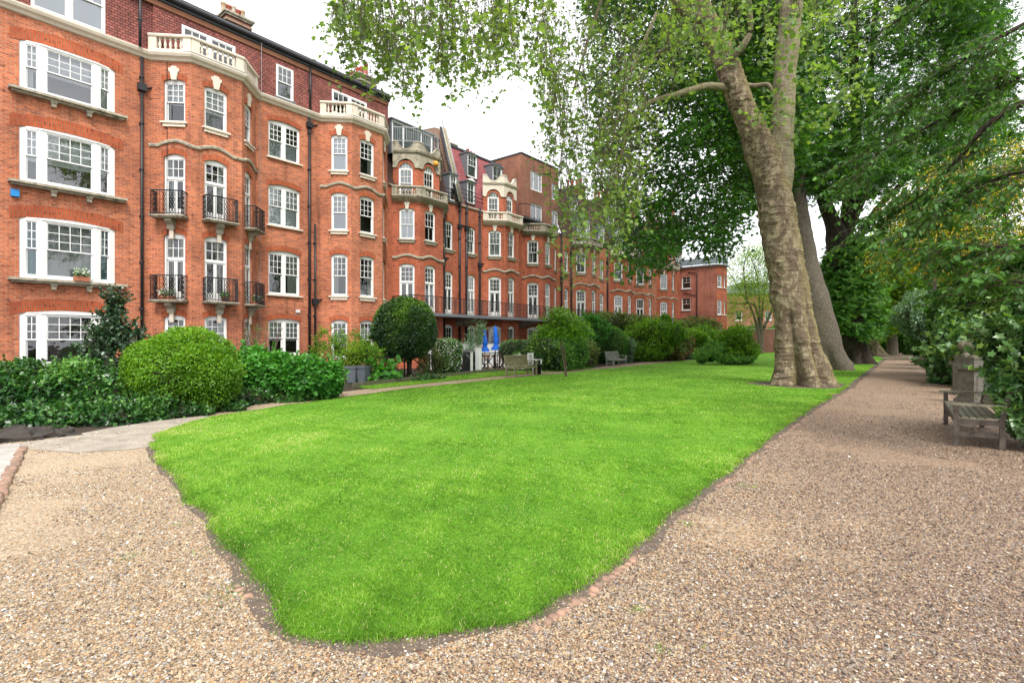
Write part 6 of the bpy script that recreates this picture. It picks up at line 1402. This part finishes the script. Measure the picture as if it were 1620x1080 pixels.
# ================================================================== TREES
def trunk_mesh(name, path, rad, m, parent, off, nu=56, nseg=110, flute=None, rough=.04, ridge=0.0, burls=(), seed=0):
    # path: list of world points, rad: radii; returns a continuous displaced tube
    P = np.array([tuple(p) for p in path]); n = len(P); t = np.linspace(0, n-1, nseg)
    def interp(A): return np.stack([np.interp(t, range(n), A[:, i]) for i in range(A.shape[1])], 1)
    C = interp(P)
    for _ in range(6): C[1:-1] = (C[:-2]+2*C[1:-1]+C[2:])/4
    R = np.interp(t, range(n), rad); T = np.gradient(C, axis=0); T /= np.linalg.norm(T, axis=1, keepdims=True)
    ref = np.array([0, 1.0, 0]); X = np.cross(T, ref); X /= np.linalg.norm(X, axis=1, keepdims=True); Yv = np.cross(X, T)
    a = np.linspace(0, 2*PI, nu, endpoint=False); V = np.zeros((nseg, nu, 3))
    for i in range(nseg):
        z = C[i, 2]; fl_ = np.zeros(nu)
        if flute and z < flute[0]:
            k_ = (1-max(z, 0)/flute[0])**2.8; lob = np.abs(np.cos(flute[2]*a/2+.5+.45*np.sin(2*a+seed))); fl_ = k_*flute[1]*(.1+1.5*lob**1.2)-.36*(1-lob)**2.0*(1-max(z, 0)/flute[0])**.8
            fl_ = fl_+.05*np.cos(flute[2]*a+1.0+.3*z)*(1-z/flute[0])
        for j in range(nu):
            d = X[i]*math.cos(a[j])+Yv[i]*math.sin(a[j]); r = R[i]*(1+fl_[j]); p0 = C[i]+d*r
            v = Vector(p0)
            dn = rough*(mnoise.noise(v*1.1+Vector((seed, 0, 0)))*1.5+mnoise.noise(v*3.3)*.35+mnoise.noise(Vector((v.x*2.5, v.y*2.5, v.z*14)))*.4+mnoise.noise(v*13)*.16)
            if ridge: q = math.sin(z*19+5.5*mnoise.noise(v*1.1)+3*mnoise.noise(Vector((d[0]*2, d[1]*2, z*.6)))); dn += ridge*max(0, q)**5*max(0, mnoise.noise(v*1.7+Vector((9, 0, 0)))+.4)*1.3
            for (bp, br, bh) in burls:
                dd = (v-Vector(bp)).length/br
                if dd < 1.6: dn += bh*math.exp(-dd*dd*2)*(1+.5*mnoise.noise(v*7))
            V[i, j] = p0+d*dn*(1 if R[i] > .12 else R[i]/.12)
    V = V.reshape(-1, 3)-np.array(off); idx = np.arange(nseg*nu).reshape(nseg, nu); Fq = np.stack([idx[:-1], np.roll(idx[:-1], -1, 1), np.roll(idx[1:], -1, 1), idx[1:]], -1).reshape(-1, 4)
    return npmesh(name, V, Fq, m, smooth=True, parent=parent)
def polyline(P, K):
    P = np.array([tuple(p) for p in P], float); n = len(P); t = np.linspace(0, n-1, K); Q = np.stack([np.interp(t, range(n), P[:, i]) for i in range(3)], 1)
    for _ in range(2): Q[1:-1] = (Q[:-2]+2*Q[1:-1]+Q[2:])/4
    return Q
def limb(P, r0, r1, m, parent, off, name='limb', K=24, sides=12, wob=.06, seed=0):
    Q = polyline(P, K); L_ = Lump(1.3, seed+400)
    for c in range(3): Q[:, c] += wob*Lump(1.1, seed+c)(Q)*np.sin(np.linspace(0, PI, K))
    R = np.linspace(r0, r1, K)*(1+.06*Lump(3, seed+9)(Q)); R[0] *= 1.25; return tube_obj(name, (Q-np.array(off))[None], R[None], m, parent, sides)
def drape(r, S, Ld, K=9, sway=.25, out=None):
    # hanging twigs: start points S (n,3), lengths Ld; returns P (n,K,3)
    n = len(S); t = np.linspace(0, 1, K)[None, :, None]; a = r.uniform(0, 2*PI, n); o_ = np.stack([np.cos(a), np.sin(a), np.zeros(n)], 1)*r.uniform(.1, .6, (n, 1)) if out is None else out
    ph = r.uniform(0, 6.28, (n, 1, 3)); P = S[:, None, :]+Ld[:, None, None]*(o_[:, None, :]*(t-.4*t*t)+np.array([0, 0, -1.0])*(t**1.35))
    P = P+sway*.12*Ld[:, None, None]*np.sin(t*7+ph)*np.array([1, 1, .3])*t; return P
def along(r, P, per, t0=.15, spread=.06):
    n, K, _ = P.shape; m_ = per; t = t0+(1-t0)*r.uniform(size=(n, m_))**.8; x = t*(K-1); i = np.minimum(x.astype(int), K-2); f = (x-i)[..., None]; rows = np.arange(n)[:, None]
    C = P[rows, i]*(1-f)+P[rows, i+1]*f; D = P[rows, i+1]-P[rows, i]; D = D/np.maximum(np.linalg.norm(D, axis=2, keepdims=True), 1e-9)
    C = C.reshape(-1, 3)+r.normal(size=(n*m_, 3))*spread; return C, D.reshape(-1, 3)
# ---------------------------------------------------------------- the great plane tree
r = np.random.RandomState(201)
base = G(1266, 609); Y0 = base.y; off = (base.x, base.y, 0)
T1 = empty('plane_tree', off, 0, 'huge mottled plane tree with fluted foot and forked trunk, nearest tree of the row', 'tree')
A = lambda u, v, dY=0.0: at(u, v, Y0+dY)
tp = [(base.x, base.y, -.1), (base.x-.02, base.y, .5), A(1258, 540), A(1247, 450), A(1235, 370), A(1222, 300), A(1212, 262), A(1190, 205), A(1168, 150), A(1146, 95), A(1122, 40), A(1100, -15), A(1086, -80, .3), A(1060, -190, .6)]
tr = [.66, .64, .63, .61, .59, .57, .53, .43, .41, .39, .36, .33, .28, .16]
bl = [(A(1205, 395, -.4), .5, .22), (A(1210, 470, -.3), .5, .14), (A(1190, 345, -.2), .4, .16), (A(1175, 238, -.3), .3, .1), (A(1152, 128, -.3), .32, .16), (A(1216, 500, -.5), .35, .1), (A(1108, 20, -.2), .35, .14)]
trunk_mesh('trunk', tp, tr, BARK_P, T1, off, 120, 520, (3.4, .50, 5), .05, .04, bl, 3)
fk = [A(1226, 300, .1), A(1234, 258, .1), A(1238, 215, .15), A(1240, 150, .2), A(1246, 80, .25), A(1252, 10, .3), A(1256, -70, .4), A(1275, -190, .6)]
trunk_mesh('trunk', fk, [.56, .43, .37, .35, .36, .38, .33, .2], BARK_L, T1, off, 40, 90, None, .035, .02, [(A(1246, 70, -.3), .25, .09)], 5)
lm = []
lm.append(([A(1150, 140, -.1), A(1118, 134, -.4), A(1075, 146, -.8), A(1022, 160, -1.2), A(1000, 185, -1.6), A(985, 240, -2.0), A(972, 300, -2.3)], .13, .04))
lm.append(([A(1112, 30), A(1092, 24, -.5), A(1070, 6, -1), A(1040, -40, -1.5), A(990, -110, -2.5), A(900, -150, -4), A(780, -150, -6), A(650, -110, -8), A(560, -60, -9.2)], .19, .04))
lm.append(([A(1160, 118, -.2), A(1158, 92, -.5), A(1176, 76, -.8), A(1190, 50, -1), A(1182, -30, -1.6)], .17, .06))
lm.append(([A(1148, 128, .2), A(1190, 136, .4), A(1214, 134, .2), A(1228, 160, .2)], .1, .06))
lm.append(([A(1100, 40, .1), A(1060, 70, .5), A(1030, 100, .8), A(1010, 130, 1.0), A(985, 190, 1.2)], .07, .03))
lm.append(([A(1095, -20), A(1000, -60, -3), A(900, -50, -5), A(820, -30, -6.5), A(740, -30, -8), A(660, -20, -9)], .16, .035))
lm.append(([A(1252, 0, .3), A(1300, -60, -2), A(1360, -90, -4), A(1420, -80, -6)], .16, .05))
lm.append(([A(1060, -190, .6), A(960, -280, -1), A(820, -300, -3), A(700, -240, -5)], .16, .05))
lm.append(([A(1275, -190, .6), A(1320, -300, 2), A(1380, -380, 3)], .18, .05)); lm.append(([A(1256, -100, .4), A(1200, -200, 3), A(1120, -300, 5)], .16, .05))
lm.append(([A(1000, -100, -2.5), A(960, -20, -3.2), A(930, 60, -3.6), A(905, 150, -3.8)], .07, .02)); lm.append(([A(1040, 20, -2), A(1010, 80, -2.5), A(985, 150, -2.6), A(968, 230, -2.6)], .06, .02))
for i, (P_, a_, b_) in enumerate(lm): limb(P_, a_, b_, BARK_L, T1, off, seed=500+i*7)
# veil of hanging twigs
low = [(520, 60), (540, 105), (560, 80), (590, 110), (610, 165), (640, 175), (670, 110), (700, 130), (740, 165), (775, 120), (800, 105), (835, 110), (856, 150), (872, 270), (884, 420), (905, 450), (935, 445), (965, 430), (995, 400), (1020, 300), (1060, 190), (1110, 120), (1160, 120), (1230, 90), (1330, 60), (1400, 30)]
lu = np.array([p[0] for p in low], float); lv = np.array([p[1] for p in low], float)
n = 1500; u = np.concatenate([r.uniform(525, 900, 520), r.uniform(862, 1012, 400), r.uniform(1000, 1110, 70), r.uniform(1110, 1380, 50)]); n = len(u); vend = np.interp(u, lu, lv)*(1-.95*np.abs(r.beta(1.0, 1.7, n)))+r.normal(size=n)*12
Yd = np.where(u < 870, r.uniform(9.5, 14.5, n), np.where(u < 1110, r.uniform(12, 18.5, n), r.uniform(8.5, 13, n)))
px_len = r.uniform(60, 190, n)*np.where(u < 870, .8, 1.0); vst = vend-px_len; S_ = np.stack([(u-810)/F*Yd, Yd, H+(540-vst)/F*Yd], 1); Ld = px_len/F*Yd
P = drape(r, S_, Ld, 9, .5); tube_obj('twigs', P-np.array(off), np.linspace(1, .35, 9)[None]*r.uniform(.005, .011, (n, 1)), BARK_T, T1, 3)
# side shoots
m2 = 4; C, D_ = along(r, P, m2, .08, 0); k2 = len(C); L2 = r.uniform(.15, .5, k2); P2 = drape(r, C, L2, 5, .6); tube_obj('twigs', P2-np.array(off), np.linspace(1, .4, 5)[None]*r.uniform(.003, .005, (k2, 1)), BARK_T, T1, 3)
Lc_ = []; 
C1, D1 = along(r, P, 4, .2, .05); C2, D2 = along(r, P2, 3, .65, .05); C2 = np.repeat(C2[::2], 2, 0)+r.normal(size=(len(C2[::2])*2, 3))*.05; C = np.concatenate([C1, C2]); n_ = len(C)
T = r.normal(size=(n_, 3))*np.array([1, 1, .45])+np.array([0, 0, -.45]); Nm = np.array([0, -.35, 1.0])+r.normal(size=(n_, 3))*.5
lum = Lump(.9, 61)(C); keep = r.uniform(size=n_) < np.where(C[:, 0] < 1.0, .8, .85)
leaves('foliage', (C-np.array(off))[keep], T[keep], Nm[keep], .108*r.uniform(.45, 1.35, keep.sum()), 'maple', LF_PLANE, np.clip(.42+.14*lum+.2*r.normal(size=n_), 0, 1)[keep], T1)
# fruit balls
C3, _ = along(r, P, 2, .4, .03); C3[:, 2] -= .08; n3 = len(C3); sph = unit(np.array([(x, y, z) for x in (-1, 1) for y in (-1, 1) for z in (-1, 1)], float)); fc = np.array([(0, 1, 3, 2), (4, 6, 7, 5), (0, 4, 5, 1), (2, 3, 7, 6), (0, 2, 6, 4), (1, 5, 7, 3)])
npmesh('fruit_balls', ((C3-np.array(off))[:, None, :]+sph[None]*r.uniform(.010, .018, (n3, 1, 1))).reshape(-1, 3), (fc[None]+(np.arange(n3)*8)[:, None, None]).reshape(-1, 4), BARK_T, smooth=True, parent=T1)
# upper crown above the picture, and small sprays round the stems
cl = []
for (u_, v_, dy, ru, rv, ry, cnt) in [(1020, -225, -2, 240, 95, 5, 130), (800, -190, -6, 260, 90, 4, 170), (1290, -240, 1, 200, 100, 5, 130), (1185, 20, -3.5, 45, 50, 1.5, 7), (1215, 190, -1.5, 20, 50, 1, 5), (1050, 70, -2.5, 60, 80, 1.5, 14), (1290, 60, -4, 60, 60, 1.6, 10), (1310, 150, -2, 50, 80, 1.3, 14)]:
    c_ = A(u_, v_, dy); k_ = c_.y/F; q = rnd_dirs(r, cnt)*r.uniform(.3, 1, (cnt, 1))**.5; cl.append(np.array(tuple(c_))+q*np.array([ru*k_, ry, rv*k_]))
cl = np.concatenate(cl); per = 26; C = np.repeat(cl, per, 0)+r.normal(size=(len(cl)*per, 3))*np.array([.32, .32, .2]); n_ = len(C)
leaves('foliage', C-np.array(off), r.normal(size=(n_, 3))+np.array([0, 0, -.3]), np.array([0, -.2, 1])+r.normal(size=(n_, 3))*.5, .15*r.uniform(.6, 1.3, n_), 'maple', LF_PLANE, np.clip(.42+.2*r.normal(size=n_), 0, 1), T1)
tw = drape(r, cl+np.array([0, 0, .3]), r.uniform(.4, .9, len(cl)), 6, .5); tube_obj('twigs', tw-np.array(off), np.linspace(1, .4, 6)[None]*.008*np.ones((len(cl), 1)), BARK_T, T1, 3)
# ---------------------------------------------------------------- generic crown made of leaf clusters
def crown(parent, off, centres, per, rc, size, tpl, m, r, twigm=BARK_D, flat=.55, tipd=-.35, tw_len=(.5, 1.1), tint0=.42, tv=.2, twigs=True, anchor=None, upn=1.0):
    cl = centres; n = len(cl); C = np.repeat(cl, per, 0)+r.normal(size=(n*per, 3))*np.array([rc, rc, rc*flat]); k = len(C)
    outv = C-np.repeat(cl, per, 0); T = unit(outv)*.8+r.normal(size=(k, 3))*.55+np.array([0, 0, tipd]); Nm = np.array([0, -.15, upn])+r.normal(size=(k, 3))*.42
    ct = np.repeat(r.normal(size=n)*.12, per); lmp = Lump(.5, 91)(C)*.08
    leaves('crown', C-np.array(off), T, Nm, size*r.uniform(.6, 1.3, k), tpl, m, np.clip(tint0+ct+lmp+tv*r.normal(size=k), 0, 1), parent)
    if twigs:
        an = np.array(anchor if anchor is not None else off, float); d = unit(an[None]-cl+r.normal(size=(n, 3))*1.2); L_ = r.uniform(*tw_len, n)*1.6
        t = np.linspace(0, 1, 6)[None, :, None]; P = cl[:, None, :]+d[:, None, :]*L_[:, None, None]*t+np.sin(t*5+r.uniform(0, 6, (n, 1, 3)))*.06; tube_obj('twigs', P-np.array(off), np.linspace(.3, 1, 6)[None]*r.uniform(.2, 1, (n, 1))*(.03 if rc > .25 else .008), twigm, parent, 4)
def frust(r, n, vlow, Y0_, Y1_, u0, u1, vtop, gapf=.7, gap=.55, seed=1, power=1.0):
    u = r.uniform(u0, u1, n); Yq = r.uniform(Y0_, Y1_, n); vl = np.interp(u, [p[0] for p in vlow], [p[1] for p in vlow]); v = vtop+(vl-vtop)*r.uniform(size=n)**power
    P = np.stack([(u-810)/F*Yq, Yq, H+(540-v)/F*Yq], 1); k = Lump(gapf, seed)(P) > -gap+r.normal(size=n)*.25; return P[k]
# ---------------------------------------------------------------- second trunk (grey) behind the plane
r = np.random.RandomState(202); base = G(1312, 584.5); Yb = base.y; off = (base.x, Yb, 0); A = lambda u, v, dY=0.0: at(u, v, Yb+dY)
T2 = empty('grey_trunk_tree', off, 0, 'tall tree with a smooth grey leaning trunk directly behind the forked plane', 'tree')
trunk_mesh('trunk', [(base.x+.15, Yb, -.1), (base.x, Yb, .4), A(1300, 530), A(1287, 470), A(1272, 410), A(1262, 350), A(1255, 290), A(1247, 220), A(1235, 140), A(1225, 60), A(1212, -20), A(1200, -110)], [1.05, .95, .84, .74, .66, .6, .56, .52, .5, .45, .38, .25], BARK_G, T2, off, 48, 110, (1.6, .2, 4), .05, 0, (), 9)
for i, (P_, a_, b_) in enumerate([([A(1235, 140), A(1200, 200, 1), A(1150, 250, 2), A(1095, 290, 3), A(1040, 330, 3)], .22, .05), ([A(1240, 200), A(1180, 160, -1), A(1110, 180, -2), A(1040, 230, -2.5), A(990, 300, -3)], .2, .04), ([A(1225, 60), A(1150, 20, 1), A(1070, 30, 1), A(990, 80, 0), A(930, 150, 0)], .22, .04), ([A(1250, 250), A(1200, 290, -1), A(1150, 320, -1.5), A(1120, 370, -2), A(1100, 410, -2)], .12, .03), ([A(1212, -20), A(1290, -60, 1), A(1380, -40, 1)], .2, .05), ([A(1255, 300, 0), A(1190, 330, 1), A(1130, 350, 1), A(1080, 375, 1), A(1035, 400, 1)], .1, .025)]): limb(P_, a_, b_, BARK_D, T2, off, seed=700+i*5)
vl = [(930, 150), (960, 300), (985, 400), (1010, 440), (1050, 425), (1090, 385), (1130, 410), (1160, 400), (1175, 350), (1200, 300), (1260, 260), (1300, 220)]
C = frust(r, 2300, vl, 21, 34, 935, 1300, -140, .55, .35, 12, .85)
crown(T2, off, C, 42, .42, .17, 'maple', LF_DARK, r, anchor=tuple(A(1230, 120)), tint0=.40, tv=.22)
# ---------------------------------------------------------------- dark horse chestnut
r = np.random.RandomState(203); base = G(1352, 575.5); Yb = base.y; off = (base.x, Yb, 0); A = lambda u, v, dY=0.0: at(u, v, Yb+dY)
T3 = empty('chestnut_tree', off, 0, 'dark-barked chestnut tree with a leafy skirt round its trunk', 'tree')
trunk_mesh('trunk', [(base.x, Yb, -.1), A(1350, 560), A(1346, 530), A(1340, 480), A(1333, 430), A(1328, 390), A(1318, 350), A(1300, 310), A(1285, 250), A(1270, 160), A(1262, 60)], [1.0, .95, .9, .88, .85, .8, .5, .42, .36, .3, .2], BARK_D, T3, off, 44, 90, (1.4, .22, 6), .07, 0, (), 14)
for i, (P_, a_, b_) in enumerate([([A(1332, 420), A(1340, 350), A(1352, 270, .5), A(1355, 180, .5), A(1352, 80, .5), A(1350, -40, 1)], .52, .2), ([A(1336, 380), A(1368, 300, -.5), A(1374, 200, -.5), A(1378, 100, -1), A(1390, -30, -1)], .36, .14), ([A(1340, 400), A(1390, 330, 1), A(1450, 260, 2), A(1500, 180, 2)], .3, .06), ([A(1290, 270), A(1230, 200, 2), A(1170, 160, 3)], .2, .05), ([A(1350, 240), A(1310, 180, 1), A(1290, 100, 1)], .2, .06), ([A(1376, 180), A(1440, 100, 1), A(1500, 40, 1)], .2, .06)]): limb(P_, a_, b_, BARK_D, T3, off, seed=800+i*5)
vl = [(1130, 150), (1180, 300), (1240, 330), (1290, 300), (1310, 330), (1330, 300), (1370, 330), (1430, 290), (1520, 260), (1600, 220)]
C = frust(r, 2500, vl, 26, 44, 1150, 1590, -160, .45, .45, 15, .8)
crown(T3, off, C, 26, .5, .30, 'palm', LF_DARK, r, anchor=tuple(A(1345, 200)), tint0=.40, tv=.22, flat=.4)
q = []
for i in range(360):
    a_ = r.uniform(0, 2*PI); z_ = r.uniform(0, 1); c_ = A(1342-(1-z_)*2+z_*0, 530-z_*150); rad_ = (1.25+.5*math.sin(z_*PI))*(1.15-.45*z_); q.append((c_.x+rad_*math.cos(a_)+.15, c_.y+rad_*math.sin(a_), c_.z))
crown(T3, off, np.array(q), 24, .28, .29, 'palm', LF_MID, r, twigs=False, tint0=.5, tipd=-.6)
nc = 150; kc = r.choice(len(C), nc); c3 = C[kc]+np.array([0, 0, .35])        # white blossom candles
leaves('blossom', np.repeat(c3, 16, 0)-np.array(off)+r.normal(size=(nc*16, 3))*np.array([.04, .04, .11]), rnd_dirs(r, nc*16), rnd_dirs(r, nc*16), .06*np.ones(nc*16), 'round', PET_W, r.uniform(0, 1, nc*16), T3)
# ---------------------------------------------------------------- old stump
base = G(1384, 563.5); off = (base.x, base.y, 0); Yb = base.y; A = lambda u, v, dY=0.0: at(u, v, Yb+dY)
T4 = empty('tree_stump', off, 0, 'gnarled low stump with spreading roots at the end of the lawn', 'tree stump')
trunk_mesh('trunk', [(base.x-.3, Yb, -.1), A(1378, 555), A(1374, 545), A(1371, 535), A(1369, 529)], [1.15, .95, .85, .8, .5], BARK_P, T4, off, 48, 40, (2.4, .5, 4), .14, .05, [(A(1385, 540, -1), .8, .3)], 21)
# ---------------------------------------------------------------- multi-stem light tree beyond the lawn
def small_tree(label, u, v, Yb, stems, cen, per, rc, size, tpl, m, seed, name='small_tree', bark=BARK_G, tint0=.45, fl=None, group=None):
    r = np.random.RandomState(seed); base = at(u, 540, Yb); off = (base.x, Yb, 0); o = empty(name, off, 0, label, 'tree', group)
    for i, (P_, a_, b_) in enumerate(stems): limb([(base.x+.1*i*.3, Yb, 0)]+[at(x, y, Yb+dy) for x, y, dy in P_], a_, b_, bark, o, off, name='trunk' if i == 0 else 'stem', seed=seed+i*3, sides=10)
    cs = []
    for (uu, vv, ru, rv, ry, cnt) in cen:
        c_ = at(uu, vv, Yb); k = Yb/F; q = rnd_dirs(r, cnt)*r.uniform(.1, 1, (cnt, 1))**.45; cs.append(np.array(tuple(c_))+q*np.array([ru*k, ry, rv*k]))
    cs = np.concatenate(cs); crown(o, off, cs, per, rc, size, tpl, m, r, tw_len=(rc*.8, rc*2), anchor=tuple(at(u, v, Yb)), twigm=bark, tint0=tint0)
    if fl: kk = len(cs); leaves('flowers', np.repeat(cs, fl[1], 0)-np.array(off)+r.normal(size=(kk*fl[1], 3))*fl[3]*np.array([1, 1, 1.2])+np.array([0, 0, -fl[3]]), rnd_dirs(r, kk*fl[1]), rnd_dirs(r, kk*fl[1]), fl[2]*r.uniform(.6, 1.3, kk*fl[1]), 'round', fl[0], r.uniform(0, 1, kk*fl[1]), o)
    return o
small_tree('pale airy multi-stem tree between the end wing and the big plane trunk', 1203, 480, 66, [([(1200, 530, 0), (1190, 490, 0), (1168, 455, 1), (1150, 425, 1)], .2, .03), ([(1205, 520, 0), (1208, 470, 1), (1216, 420, 1), (1222, 380, 1)], .18, .03), ([(1200, 515, 0), (1180, 470, -1), (1176, 420, -1), (1188, 380, -1)], .17, .03), ([(1204, 530, 0), (1196, 480, 2), (1170, 480, 2), (1148, 478, 2)], .28, .04), ([(1206, 525, 0), (1225, 480, 1), (1240, 440, 1)], .3, .05), ([(1204, 525, 0), (1200, 440, 0), (1186, 400, 0), (1170, 380, 0)], .14, .02)],
  [(1175, 420, 36, 42, 3, 60), (1215, 400, 26, 50, 3, 60), (1165, 460, 26, 30, 3, 42), (1195, 470, 34, 44, 3, 50), (1225, 450, 22, 50, 3, 45), (1160, 495, 18, 14, 2, 16)], 62, .8, .19, 'oval', LF_LIME, 301, tint0=.38)
small_tree('crooked-stemmed light green tree at the far end of the right path', 1412, 470, 58, [([(1412, 520, 0), (1408, 490, 0), (1398, 470, 0), (1384, 455, 0), (1370, 440, 0)], .55, .12), ([(1413, 510, 0), (1420, 470, 0), (1430, 440, 0), (1440, 410, 0)], .35, .08), ([(1410, 500, 0), (1395, 480, 1), (1380, 478, 1)], .3, .1)],
  [(1400, 450, 60, 50, 5, 150), (1440, 430, 50, 60, 5, 150), (1385, 500, 36, 34, 4, 90), (1430, 495, 34, 34, 4, 90), (1370, 430, 36, 36, 4, 80), (1450, 370, 60, 40, 5, 90)], 34, .75, .30, 'maple', LF_LIME, 302, tint0=.45)
small_tree('light green tree filling the gap behind the chestnut and the stump', 1350, 480, 74, [([(1350, 500, 0), (1345, 440, 0), (1340, 380, 0)], .5, .1), ([(1350, 510, 0), (1365, 440, 0), (1380, 380, 0)], .4, .1)],
  [(1330, 490, 50, 40, 5, 80), (1370, 470, 50, 50, 5, 100), (1300, 500, 30, 26, 4, 40)], 34, .85, .34, 'oval', LF_BRIGHT, 303)
small_tree('tall green tree overhanging the far right path', 1480, 470, 46, [([(1478, 500, 0), (1470, 420, 0), (1455, 340, 0), (1450, 260, 0)], .5, .12), ([(1480, 480, 0), (1510, 400, 0), (1530, 300, 0)], .4, .1)],
  [(1510, 400, 55, 55, 5, 110), (1550, 330, 65, 70, 5, 130), (1490, 310, 50, 45, 5, 70), (1560, 430, 60, 50, 5, 90), (1500, 230, 90, 60, 5, 120), (1590, 250, 70, 90, 5, 120)], 30, .7, .26, 'oval', LF_MID, 304, tint0=.5)
small_tree('laburnum tree hung with yellow flower chains over the right path', 1600, 430, 20, [([(1590, 500, 0), (1560, 420, 0), (1520, 360, 0), (1470, 330, 0)], .16, .03), ([(1595, 480, 0), (1600, 380, 0), (1580, 290, 0)], .14, .03), ([(1590, 470, 0), (1540, 440, -1), (1460, 400, -1), (1420, 390, -1)], .1, .02)],
  [(1440, 345, 46, 46, 1.2, 70), (1500, 310, 60, 60, 1.5, 110), (1570, 280, 60, 60, 1.5, 110), (1420, 400, 40, 30, 1.2, 50), (1480, 400, 50, 40, 1.5, 80), (1560, 380, 60, 50, 1.5, 110)], 36, .3, .085, 'oval', LF_CHERRY, 305, bark=BARK_D, fl=(PET_Y, 42, .05, .16), tint0=.5)
# ---------------------------------------------------------------- drooping foreground tree on the right
r = np.random.RandomState(206); off = (9.6, 7.2, 0); T6 = empty('overhanging_tree', off, 0, 'tree at the right edge with long drooping branches sweeping in front of the laburnum', 'tree')
trunk_mesh('trunk', [(9.6, 7.2, -.1), (9.6, 7.2, 1.2), (9.5, 7.2, 3), (9.3, 7.3, 5), (9.0, 7.4, 7)], [.3, .25, .22, .18, .1], BARK_D, T6, off, 20, 40, (.8, .3, 5), .02)
mains = [([(9.4, 7.2, 4.2), tuple(at(1640, 150, 7.6)), tuple(at(1570, 190, 7.8)), tuple(at(1530, 240, 8.0)), tuple(at(1490, 285, 8.2)), tuple(at(1450, 320, 8.4)), tuple(at(1400, 345, 8.6))], .06, .008),
 ([(9.4, 7.2, 3.2), tuple(at(1650, 270, 7.0)), tuple(at(1600, 275, 7.2)), tuple(at(1540, 300, 7.4)), tuple(at(1480, 335, 7.6)), tuple(at(1440, 372, 7.8))], .04, .006),
 ([(9.4, 7.2, 2.6), tuple(at(1660, 385, 6.6)), tuple(at(1600, 392, 6.8)), tuple(at(1540, 390, 7.0)), tuple(at(1470, 400, 7.2))], .035, .006),
 ([(9.3, 7.3, 5), tuple(at(1660, 20, 8)), tuple(at(1580, 60, 8.2)), tuple(at(1500, 110, 8.6)), tuple(at(1430, 170, 9))], .06, .008),
 ([(9.3, 7.3, 4.6), tuple(at(1650, 100, 8)), tuple(at(1560, 150, 8.4)), tuple(at(1470, 200, 8.8)), tuple(at(1390, 240, 9.2)), tuple(at(1360, 280, 9.3))], .05, .007),
 ([(9.2, 7.4, 6), tuple(at(1640, -90, 8.4)), tuple(at(1540, -50, 8.8)), tuple(at(1450, 10, 9.4)), tuple(at(1380, 60, 9.8))], .06, .01),
 ([(9.4, 7.2, 2.2), tuple(at(1680, 470, 6.2)), tuple(at(1620, 450, 6.4)), tuple(at(1560, 440, 6.6))], .03, .006)]
for i, (P_, a_, b_) in enumerate(mains): limb(P_, a_, b_, BARK_D, T6, off, seed=900+i*3, sides=7, wob=.03)
Ss = []; Os = []; Ls = []
for i, (P_, a_, b_) in enumerate(mains):
    Q = polyline(P_, 60); k = {0: 74, 1: 56, 2: 48, 3: 60, 4: 70, 5: 54, 6: 26}[i]; idx = r.randint(10, 59, k); Ss.append(Q[idx]+r.normal(size=(k, 3))*.05); d = Q[np.minimum(idx+1, 59)]-Q[idx-1]; d = unit(d); sd = unit(d*.8+r.normal(size=(k, 3))*np.array([.7, .7, .35])); Os.append(sd); Ls.append(r.uniform(.35, 1.05, k))
Ss = np.concatenate(Ss); Os = np.concatenate(Os); Ls = np.concatenate(Ls); n = len(Ss); t = np.linspace(0, 1, 10)[None, :, None]
P = Ss[:, None, :]+Ls[:, None, None]*(Os[:, None, :]*t*.95+np.array([0, 0, -.2])*t**2); tube_obj('twigs', P-np.array(off), np.linspace(1, .3, 10)[None]*.006*np.ones((n, 1)), BARK_T, T6, 4)
C2_, D2_ = along(r, P, 3, .2, 0); n2 = len(C2_); o2 = unit(D2_+r.normal(size=(n2, 3))*np.array([.7, .7, .2])); L2 = r.uniform(.2, .5, n2); P2 = C2_[:, None, :]+L2[:, None, None]*(o2[:, None, :]*t[:, ::2]*.95+np.array([0, 0, -.3])*t[:, ::2]**2); tube_obj('twigs', P2-np.array(off), np.linspace(1, .3, 5)[None]*.003*np.ones((n2, 1)), BARK_T, T6, 3)
Ca, Da = along(r, P, 14, .1, .015); Cb, Db = along(r, P2, 6, .1, .012); C = np.concatenate([Ca, Cb]); D = np.concatenate([Da, Db]); k = len(C)
side = r.choice([-1, 1], k)[:, None]; hz = unit(np.cross(D, np.array([0, 0, 1.0])))*side; T = D*.7+hz*.7+np.array([0, 0, -.35])+r.normal(size=(k, 3))*.2; Nm = np.array([0, 0, 1.0])+r.normal(size=(k, 3))*.3
leaves('foliage', C-np.array(off), T, Nm, .098*r.uniform(.45, 1.25, k), 'oval', LF_CHERRY, np.clip(.42+.22*r.normal(size=k), 0, 1), T6, wid=.95)
# ---------------------------------------------------------------- sapling on the lawn
small_tree('slim young tree standing alone on the lawn near the mossy bench', 895, 515, 22.6, [([(893, 575, 0), (889, 545, 0), (885, 520, 0), (883, 500, 0), (884, 486, 0)], .035, .012), ([(893, 560, 0), (888, 540, 0), (870, 520, 0), (858, 512, 0)], .02, .006), ([(893, 560, 0), (889, 535, 0), (905, 515, 0), (920, 508, 0)], .02, .006)],
  [(885, 503, 24, 18, .7, 40), (862, 522, 18, 12, .6, 26), (912, 520, 22, 14, .6, 32), (886, 524, 30, 13, .8, 40)], 34, .15, .085, 'maple', LF_BRIGHT, 307, name='sapling', bark=BARK_T)
